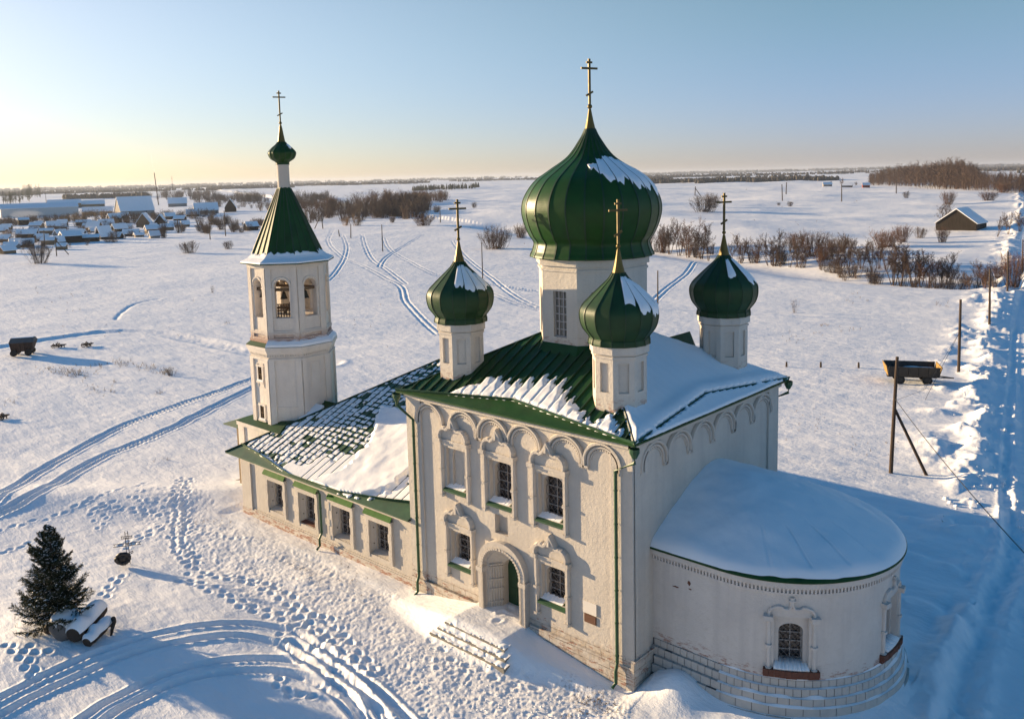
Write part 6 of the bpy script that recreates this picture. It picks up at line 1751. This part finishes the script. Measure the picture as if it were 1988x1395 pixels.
b = MB(); b.prism([lp(-LH*.97, -WH-.04, 1.62), lp(LH*1.02, -WH-.04, 1.62), lp(LH*1.02, WH+.04, 1.62), lp(-LH*.97, WH+.04, 1.62)], [lp(-LH*.9, -.35, 2.12), lp(LH*.95, -.35, 2.12), lp(LH*.95, .35, 2.12), lp(-LH*.9, .35, 2.12)]); b.build('tarpaulin', M['rock'], o)
b = MB(); b.prism([lp(-LH*.85, -.3, 2.11), lp(LH*.9, -.3, 2.11), lp(LH*.9, .3, 2.11), lp(-LH*.85, .3, 2.11)], [lp(-LH*.8, -.22, 2.18), lp(LH*.85, -.22, 2.18), lp(LH*.85, .22, 2.18), lp(-LH*.8, .22, 2.18)]); b.build('snow_cap', M['snow'], o)
for x in (-.65, .5):
    for s in (-1, 1):
        b = MB(); b.tube([lp(LH*x, s*.75, .38), lp(LH*x, s*.98, .38)], .4, 16); b.build('wheel', M['rubber'], o)
def scrap(px, py, wpx, hpx, label, seed):
    P = G(px, py); m_ = mpp(P); g = np.random.default_rng(seed); w, h = wpx*m_/2, hpx*m_
    o = empty('farm_implement', P, label, 'farm machine'); b = MB()
    ex = np.array([CR[0], CR[1], 0]); ey = np.array([-CR[1], CR[0], 0])
    for s in (-.4, .4): b.tube([P+ex*-w+ey*s+[0, 0, h*.4], P+ex*w+ey*s+[0, 0, h*.45]], .06, 5)
    for t in (-.8, -.2, .4, .9): b.tube([P+ex*w*t-ey*.45+[0, 0, h*.42], P+ex*w*t+ey*.45+[0, 0, h*.42]], .05, 5)
    for i in range(5): x = g.uniform(-.9, .9); b.tube([P+ex*w*x+ey*g.uniform(-.4, .4)+[0, 0, h*.4], P+ex*w*(x+g.uniform(-.3, .3))+[0, 0, h*g.uniform(.7, 1)]], .05, 5)
    for i in range(4): x = g.uniform(-.9, .9); b.tube([P+ex*w*x+[0, 0, h*.4], P+ex*w*(x+.1)+[0, 0, -.1]], .05, 5)
    b.build('frame', M['rust'], o)
    for s in (-1, 1):
        b = MB(); c = P+ex*w*.5*s+[0, 0, h*.35]-ey*.5; n = 16
        b.tube([c+ex*h*.35*math.cos(t)+np.array([0, 0, h*.35*math.sin(t)]) for t in np.linspace(0, 6.283, n+1)], .045, 5, cap=False)
        for k in range(3): t = k*1.047; dd = ex*math.cos(t)*h*.35+np.array([0, 0, math.sin(t)*h*.35]); b.tube([c-dd, c+dd], .02, 4)
        b.build('wheel', M['rust'], o)
scrap(114, 674, 24, 10, 'low rusty harrow frame lying in the snow beside the hopper wagon', 1)
scrap(170, 672, 18, 11, 'rusty two-wheeled implement in the snow, right of the harrow frame', 2)
scrap(5, 812, 18, 12, 'dark rusty implement poking from the snow at the left edge', 3)

# ------------------------------------------------------------------ dry grass and weeds poking through the snow
A_, B_, ra_ = [], [], []
def weeds(px, py, rx, ry, n, hp, seed):
    g = np.random.default_rng(seed)
    for P in Gv(px+g.normal(0, rx, n), py+g.normal(0, ry, n)):
        m_ = mpp(P); h = hp*m_*g.uniform(.4, 1)
        for k in range(3):
            A_.append(P+[g.normal(0, .05), g.normal(0, .05), -.03]); B_.append(P+np.array([g.normal(0, .35)*h, g.normal(0, .35)*h, h*g.uniform(.6, 1)])); ra_.append(.22*m_ if m_ > .04 else .010)
for q in ((130, 722, 28, 5, 60, 8, 1), (150, 728, 18, 4, 40, 9, 2), (100, 716, 12, 3, 12, 7, 3), (192, 712, 10, 3, 14, 8, 4), (240, 708, 12, 4, 22, 12, 5), (280, 714, 12, 5, 22, 12, 6), (328, 724, 9, 3, 34, 12, 7), (205, 760, 12, 6, 14, 10, 8), (178, 752, 10, 5, 8, 8, 9), (310, 765, 6, 3, 8, 9, 10), (222, 742, 2, 1, 5, 9, 11),
          (20, 780, 8, 4, 8, 9, 12), (318, 892, 6, 2, 5, 8, 13), (443, 628, 2, 1, 4, 9, 14), (1570, 645, 26, 4, 8, 6, 15), (1640, 640, 16, 4, 8, 6, 16), (1545, 660, 14, 3, 8, 6, 17), (1700, 860, 40, 22, 14, 6, 18), (1570, 830, 30, 20, 16, 6, 19), (1600, 632, 6, 2, 10, 5, 20), (1665, 580, 12, 6, 8, 8, 21), (1830, 590, 8, 3, 8, 8, 22), (105, 600, 60, 40, 16, 6, 23), (700, 620, 60, 40, 14, 5, 24), (1050, 470, 60, 50, 14, 4, 25), (1500, 430, 120, 30, 22, 4, 26), (250, 640, 100, 30, 12, 6, 27),
          (1150, 1362, 18, 8, 34, 5, 31), (1185, 1372, 16, 8, 26, 5, 32), (1120, 1385, 20, 7, 20, 5, 33), (60, 1220, 24, 8, 14, 14, 28), (690, 1120, 40, 12, 16, 4, 29), (400, 1010, 20, 6, 10, 5, 30)): weeds(*q)
V, F = sticks(np.array(A_), np.array(B_), np.array(ra_), np.array(ra_)*.4, 3)
tag(np_mesh('dry_grass', V, F, M['grass'], None, False, origin=(0, 0, 0)), 'dry grass and weed stalks poking through the snow', 'grass', kind='stuff')
# clods of ploughed snow along the road bank
import bmesh
bm = bmesh.new(); bmesh.ops.create_icosphere(bm, subdivisions=1, radius=1); IV = np.array([v.co[:] for v in bm.verts]); IF = np.array([[v.index for v in f.verts] for f in bm.faces]); bm.free()
parts = []; g = np.random.default_rng(9)
RW = np.array(smooth_line(ROADW, 10))
SC = []
for _ in range(420):
    i = g.integers(20, len(RW)-22); q = RW[i]; t = nrm(RW[i+1]-RW[i-1]); n_ = np.array([-t[1], t[0]]); off = abs(g.normal(1.9, 1.0)); p = q+n_*off+t*g.normal(0, 3)
    if p[1] < 24 or p[1] > 190: continue
    SC.append((p[0], p[1], g.uniform(.03, .09)+.10*(g.random() < .08)))
for _ in range(420):
    x = g.uniform(-9, 3); y = -g.uniform(1.8, 5.2)
    SC.append((x, y, g.uniform(.015, .04)))
SC = np.array(SC); zc_ = hgt(SC[:, 0], SC[:, 1])
for (x, y, s), z in zip(SC, zc_): parts.append((IV*(s*g.uniform(.6, 1.3, 3))*(1+.2*g.normal(0, 1, (len(IV), 1)))+[x, y, z+s*.1], IF))
V, F = cat(parts); tag(np_mesh('snow_clods', V, F, M['snow'], None, True, origin=(0, 0, 0)), 'broken lumps of ploughed snow', 'snow', kind='stuff')
# ------------------------------------------------------------------ houses
def house(px, py, wpx, label, group=None, kind='log', ratio=.55, roof_h=.45, wall_h=.5, yaw=None, name='wooden_house', chimney=False, win=0, minw=3.0):
    """gabled house: px,py = middle of its base line in the photo, wpx = its length there"""
    P = G(px, py); m_ = mpp(P); ln = max(wpx*m_, minw); dp = ln*ratio; H = ln*wall_h; RH = ln*ratio*roof_h
    view = math.atan2(P[1]-CAM[1], P[0]-CAM[0]); a = view-math.pi/2+(R_(yaw) if yaw is not None else random.uniform(-.5, .5))
    u = np.array([math.cos(a), math.sin(a), 0]); v = np.array([-u[1], u[0], 0])
    q = lambda x, y, z: P+u*x+v*y+np.array([0, 0, z])
    o = empty(name, P, label, 'house' if name != 'shed' else 'shed', group)
    b = MB(); l2, d2 = ln/2, dp/2
    b.prism([q(-l2, -d2, -.6), q(-l2, d2, -.6), q(-l2, d2, H), q(-l2, 0, H+RH), q(-l2, -d2, H)], [q(l2, -d2, -.6), q(l2, d2, -.6), q(l2, d2, H), q(l2, 0, H+RH), q(l2, -d2, H)])
    w_ = b.build('wall', M[kind], o)
    ov = .35; b = MB(); th = .30
    for s in (-1, 1):
        k = RH/d2; e = d2+ov
        b.prism([q(-l2-ov, 0, H+RH+.03), q(l2+ov, 0, H+RH+.03), q(l2+ov, s*e, H-ov*k+.03), q(-l2-ov, s*e, H-ov*k+.03)], [q(-l2-ov, 0, H+RH+th+.05), q(l2+ov, 0, H+RH+th+.05), q(l2+ov, s*e, H-ov*k+th*.8), q(-l2-ov, s*e, H-ov*k+th*.8)])
    r = b.build('roof', M['snow'], o)
    if chimney:
        b = MB(); c = q(l2*.3, .2, H+RH); b.bb(c-[.3, .3, .4], c+[.3, .3, 1.0]); b.build('chimney', M['brick'], r)
    for i in range(win):
        x = -l2+ln*(i+.5)/win; b = MB(); b.prism([q(x-.45, -d2-.04, H*.35), q(x+.45, -d2-.04, H*.35), q(x+.45, -d2-.04, H*.8), q(x-.45, -d2-.04, H*.8)], [q(x-.45, -d2+.02, H*.35), q(x+.45, -d2+.02, H*.35), q(x+.45, -d2+.02, H*.8), q(x-.45, -d2+.02, H*.8)])
        b.build('window', M['glass'], o)
    return o, P
M['paleboard'] = wood_mat('pale_weathered_boards', (.30, .27, .24), .2)
M['tan'] = wood_mat('tan_boards', (.22, .15, .09), .3)
M['hallwall'] = metal_mat('pale_cladding', (.50, .50, .48), .6, var=.1)
M['redwall'] = wood_mat('red_board_wall', (.22, .05, .035), .3)
house(78, 419, 132, 'long pale hall with a flat snowy roof at the left edge of the village', None, 'hallwall', .28, .22, .12, 3, 'hall', win=0)
house(125, 404, 58, 'long snow-roofed building with chimneys behind the pale hall', None, 'tan', .3, .4, .16, 4, 'wooden_house', True, 5)
house(190, 418, 52, 'pale long house right of the hall, among trees', None, 'paleboard', .3, .5, .16, -4, win=4)
house(178, 402, 46, 'long low house behind the pale long house', None, 'tan', .3, .5, .14, 3)
house(262, 418, 64, 'big house under a long steep snow roof in the middle of the village', None, 'paleboard', .5, .8, .16, 20, win=2)
house(374, 420, 24, 'dark shed with a heavy snow cap, front right of the village', None, 'log', .7, .5, .2, 5, 'shed')
house(400, 415, 44, 'large pale house with a broad snowy roof left of the gabled barn-like house', None, 'paleboard', .5, .6, .18, 8)
house(448, 411, 26, 'dark gabled house with snowy eaves, left of the tent roof', None, 'log', .8, .8, .32, 88)
house(345, 401, 34, 'distant house below the thin mast', None, 'paleboard', .5, .6, .2, 0)
house(282, 440, 28, 'brown gabled shed with its gable to the viewer, centre right of the village', None, 'tan', .9, .7, .3, 75, 'shed')
house(313, 438, 22, 'dark gabled shed right of the brown gabled one', None, 'log', .9, .7, .35, 80, 'shed')
house(298, 452, 28, 'orange-fronted shed with flat snowy roof below the gabled sheds', None, 'tan', .7, .3, .3, 12, 'shed')
house(138, 471, 34, 'largest dark green-brown shed in the village foreground', None, 'log', .7, .3, .42, 18, 'shed')
house(54, 463, 34, 'dark shed with slanted snow roof at the left of the village foreground', None, 'log', .6, .35, .3, -14, 'shed')
house(175, 469, 32, 'low dark shed with a thick snow slab roof, right of the largest shed', None, 'log', .6, .2, .28, -6, 'shed')
house(46, 437, 18, 'small dark cube-like shed near the pale hall', None, 'log', .8, .2, .6, 5, 'shed')
house(206, 441, 27, 'small shed with a bright orange end wall in the village middle', None, 'tan', .6, .4, .3, 10, 'shed')
house(162, 438, 24, 'flat dark shed in the village middle', None, 'log', .6, .2, .3, -8, 'shed')
house(202, 464, 24, 'shed under one big steep snow roof in the village foreground', None, 'log', .9, .8, .3, 30, 'shed')
house(255, 458, 28, 'dark low shed half buried in snow at the right of the village foreground', None, 'log', .6, .4, .2, -12, 'shed')
house(488, 447, 22, 'small snow-roofed hut touching the left side of the tent roof', None, 'log', .8, .4, .4, 20, 'shed')
sheds = [(14, 446, 16), (22, 482, 22), (8, 470, 20), (30, 476, 18), (52, 479, 24), (96, 475, 24), (84, 468, 18), (72, 445, 22), (104, 446, 24), (92, 456, 22), (118, 462, 20), (68, 455, 18), (148, 456, 20), (184, 450, 24), (232, 452, 26), (228, 463, 18), (245, 447, 20), (270, 460, 16), (325, 447, 22), (340, 440, 18), (300, 462, 18), (222, 432, 22), (330, 426, 18), (350, 432, 20), (15, 492, 24), (122, 440, 16), (360, 440, 14), (240, 424, 18), (120, 484, 18)]
gsh = np.random.default_rng(17)
for _ in range(30):
    x = gsh.uniform(0, 330); sheds.append((x, gsh.uniform(436, 486-.11*x), gsh.uniform(11, 18)))
for i, (x, y, w) in enumerate(sheds):
    house(x, y, w, 'small snow-roofed shed among the crowded sheds and gardens of the village', 'small sheds of the village', random.choice(['log', 'log', 'tan', 'paleboard']), random.uniform(.5, .9), random.uniform(.25, .6), random.uniform(.26, .42), random.uniform(-35, 35), 'shed')
# barn at the right
o, P = house(1866, 444, 58, 'dark log barn with a snowy gable roof beyond the gully, at the right', None, 'log', 1.25, .36, .22, 72, 'barn'); o['category'] = 'barn'
house(1606, 365, 16, 'tiny pale shed at the left on the field crest', None, 'paleboard', .6, .4, .3, 10, 'shed')
house(1681, 364, 13, 'tiny red-brown shed at the left foot of the wood', None, 'redwall', .7, .4, .4, 10, 'shed')
house(1645, 364, 18, 'low snow-covered shed on the field crest beside the lone tree', None, 'log', .6, .3, .2, -6, 'shed')
# board fence by the barn
P0, P1_ = G(1817, 444), G(1848, 436); o = empty('board_fence', P0, 'short board fence with a pale top rail left of the barn', 'fence'); u = P1_-P0; ln = np.linalg.norm(u); u = u/ln; n_ = np.array([-u[1], u[0], 0])
b = MB()
for i in range(5): c = P0+u*ln*i/4; b.tube([c-[0, 0, .3], c+[0, 0, 1.5]], .1, 6)
b.build('post', M['pole'], o); b = MB()
for z in (.3, .7, 1.1): b.prism([P0+n_*.08+[0, 0, z], P1_+n_*.08+[0, 0, z], P1_+n_*.12+[0, 0, z], P0+n_*.12+[0, 0, z]], [P0+n_*.08+[0, 0, z+.3], P1_+n_*.08+[0, 0, z+.3], P1_+n_*.12+[0, 0, z+.3], P0+n_*.12+[0, 0, z+.3]])
b.build('board', M['log'], o); b = MB(); b.tube([P0+[0, 0, 1.55], P1_+[0, 0, 1.55]], .16, 6); b.build('rail', M['post'], o)
# mast / boiler chimney with its smoke
P = G(308, 398); m_ = mpp(P); o = empty('chimney_stack', P, 'tall thin boiler chimney rising above the village horizon', 'chimney')
b = MB(); top = P+np.array([0, 0, 62*m_])+CR*(-4*m_); b.tube([P-[0, 0, 1], top], [1.0*m_, .7*m_], 10); b.build('stack', M['rust'], o)
b = MB(); b.tube([P+(top-P)*.6, P+(top-P)*.6+CR*m_*5-[0, 0, 20*m_]], .14*m_, 4); b.build('stay', M['cable'], o)
for (px, py, hp, lb) in ((337, 392, 50, 'thin lattice mast right of the boiler chimney'), (90, 396, 34, 'faint distant mast above the pale hall')):
    Pm = G(px, py); mm = mpp(Pm); o = empty('mast', Pm, lb, 'mast'); b = MB(); b.tube([Pm-[0, 0, 1], Pm+[0, 0, hp*mm]], [.5*mm, .25*mm], 6)
    b.tube([Pm+[0, 0, hp*mm*.9]-CR*1.5*mm, Pm+[0, 0, hp*mm*.9]+CR*1.5*mm], .2*mm, 5); b.build('mast_shaft', M['far'], o)
def smoke_mat(name, dens):
    m = bpy.data.materials.new(name); m.use_nodes = True; t = m.node_tree; t.nodes.remove(t.nodes['Principled BSDF'])
    v = t.nodes.new('ShaderNodeVolumePrincipled'); v.inputs['Color'].default_value = (.9, .88, .86, 1); v.inputs['Density'].default_value = dens
    t.links.new(v.outputs[0], t.nodes['Material Output'].inputs['Volume']); return m
b = MB(); pts = []; rs_ = []
for i in range(9):
    t = i/8; pts.append(top+np.array([0, 0, 34*m_*t])+CR*(-5*m_*t**1.6+.8*m_*math.sin(t*9))); rs_.append(m_*(.8+1.3*t*(1.2-t)*1.6))
b.tube(pts, rs_, 10); tag(b.build('smoke', smoke_mat('stack_smoke', .06), None, True, origin=top), 'thin smoke rising from the boiler chimney', 'smoke', kind='stuff')
def puff(px, py, w, h, dens, label):
    P = G(px, py); m_ = mpp(P); V, F = rock(P+[0, 0, h*m_*.5], w*m_*.5, w*m_*.4, h*m_*.5, int(px), YAW-math.pi/2)
    tag(np_mesh('smoke', V, F, smoke_mat('house_smoke', dens), None, True, origin=P), label, 'smoke', kind='stuff')
puff(142, 424, 18, 7, .10, 'sunlit smoke drifting over the village middle')
puff(50, 424, 60, 16, .012, 'pale smoke haze in front of the long hall')

# ------------------------------------------------------------------ trees out at the left whose long shadows cross the foreground
for i, (x, y, h, k) in enumerate(((-47, -25.5, 6.5, 0), (-53, -31, 7.5, 2), (-45, -30.5, 6.0, 1))):
    o = bare_tree(np.array([x, y, float(hgt(x, y))]), h, k, ['bare tree standing left of the view, nearest the ruts', 'bare tree standing left of the view, farthest back', 'bare tree standing left of the view, middle one'][i], None)

# ------------------------------------------------------------------ air
hz = MB(); S = 15500
hz.bb((CAM[0]-S, CAM[1]-S, -9.0), (CAM[0]+S, CAM[1]+S, 60.0))
m = bpy.data.materials.new('haze_air'); m.use_nodes = True; t = m.node_tree; t.nodes.remove(t.nodes['Principled BSDF'])
v = t.nodes.new('ShaderNodeVolumePrincipled'); v.inputs['Color'].default_value = (*HAZEC, 1); v.inputs['Density'].default_value = HAZE; v.inputs['Anisotropy'].default_value = .25
t.links.new(v.outputs[0], t.nodes['Material Output'].inputs['Volume'])
tag(hz.build('haze', m, None), 'thin winter haze over the plain', 'haze', kind='stuff')

# ------------------------------------------------------------------ sun and sky
AZ_, EL = R_(194.0), R_(SUNEL)
sd = Vector((math.cos(AZ_)*math.cos(EL), math.sin(AZ_)*math.cos(EL), math.sin(EL)))
sl = bpy.data.lights.new('sun', 'SUN'); sl.energy = SUN; sl.angle = R_(.5); sl.color = SUNC
so = bpy.data.objects.new('sun', sl); COL.objects.link(so); so.rotation_euler = sd.to_track_quat('Z', 'Y').to_euler(); so.location = sd*60
w = bpy.data.worlds.new('World'); sc.world = w; w.use_nodes = True; t = w.node_tree
bg = t.nodes['Background']; sky = t.nodes.new('ShaderNodeTexSky'); sky.sky_type = 'NISHITA'; sky.sun_disc = False
sky.sun_elevation = EL; sky.sun_rotation = math.pi/2-AZ_; sky.altitude = 100; sky.air_density = SKY[1]; sky.dust_density = SKY[2]; sky.ozone_density = SKY[3]
tc = t.nodes.new('ShaderNodeTexCoord'); sx = t.nodes.new('ShaderNodeSeparateXYZ'); t.links.new(tc.outputs['Generated'], sx.inputs[0])
mr = t.nodes.new('ShaderNodeMapRange'); mr.interpolation_type = 'SMOOTHSTEP'; t.links.new(sx.outputs['Z'], mr.inputs[0]); mr.inputs[1].default_value = .21; mr.inputs[2].default_value = .0
dp = t.nodes.new('ShaderNodeVectorMath'); dp.operation = 'DOT_PRODUCT'; t.links.new(tc.outputs['Generated'], dp.inputs[0]); dp.inputs[1].default_value = (math.cos(AZ_), math.sin(AZ_), 0)
mrs = t.nodes.new('ShaderNodeMapRange'); t.links.new(dp.outputs['Value'], mrs.inputs[0]); mrs.inputs[1].default_value = .15; mrs.inputs[2].default_value = .9
mxs = t.nodes.new('ShaderNodeMix'); mxs.data_type = 'RGBA'; t.links.new(mrs.outputs[0], mxs.inputs[0]); mxs.inputs[6].default_value = (*SKYH, 1); mxs.inputs[7].default_value = (*SKYS, 1)
mxh = t.nodes.new('ShaderNodeMix'); mxh.data_type = 'RGBA'; t.links.new(mrs.outputs[0], mxh.inputs[0]); mxh.inputs[6].default_value = (*SKYU, 1); mxh.inputs[7].default_value = (*SKYV, 1)
mxz = t.nodes.new('ShaderNodeMix'); mxz.data_type = 'RGBA'; t.links.new(mr.outputs[0], mxz.inputs[0]); t.links.new(mxh.outputs[2], mxz.inputs[6]); t.links.new(mxs.outputs[2], mxz.inputs[7])
mx = t.nodes.new('ShaderNodeMix'); mx.data_type = 'RGBA'; mx.blend_type = 'MULTIPLY'; mx.inputs[0].default_value = 1; t.links.new(sky.outputs[0], mx.inputs[6]); t.links.new(mxz.outputs[2], mx.inputs[7])
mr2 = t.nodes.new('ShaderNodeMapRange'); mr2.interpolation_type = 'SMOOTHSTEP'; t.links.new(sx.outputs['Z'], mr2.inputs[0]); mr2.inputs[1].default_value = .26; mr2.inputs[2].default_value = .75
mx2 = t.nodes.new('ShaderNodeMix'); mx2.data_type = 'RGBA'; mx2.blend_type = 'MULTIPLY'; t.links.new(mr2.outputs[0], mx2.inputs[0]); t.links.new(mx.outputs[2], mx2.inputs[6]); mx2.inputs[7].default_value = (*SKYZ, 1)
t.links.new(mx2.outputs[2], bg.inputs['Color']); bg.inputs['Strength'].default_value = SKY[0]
sc.view_settings.view_transform = 'Standard'; sc.view_settings.look = 'None'; sc.view_settings.gamma = 1; sc.view_settings.exposure = EXPO
sc.cycles.use_denoising = True
sc.cycles.max_bounces = 6; sc.cycles.volume_bounces = 1
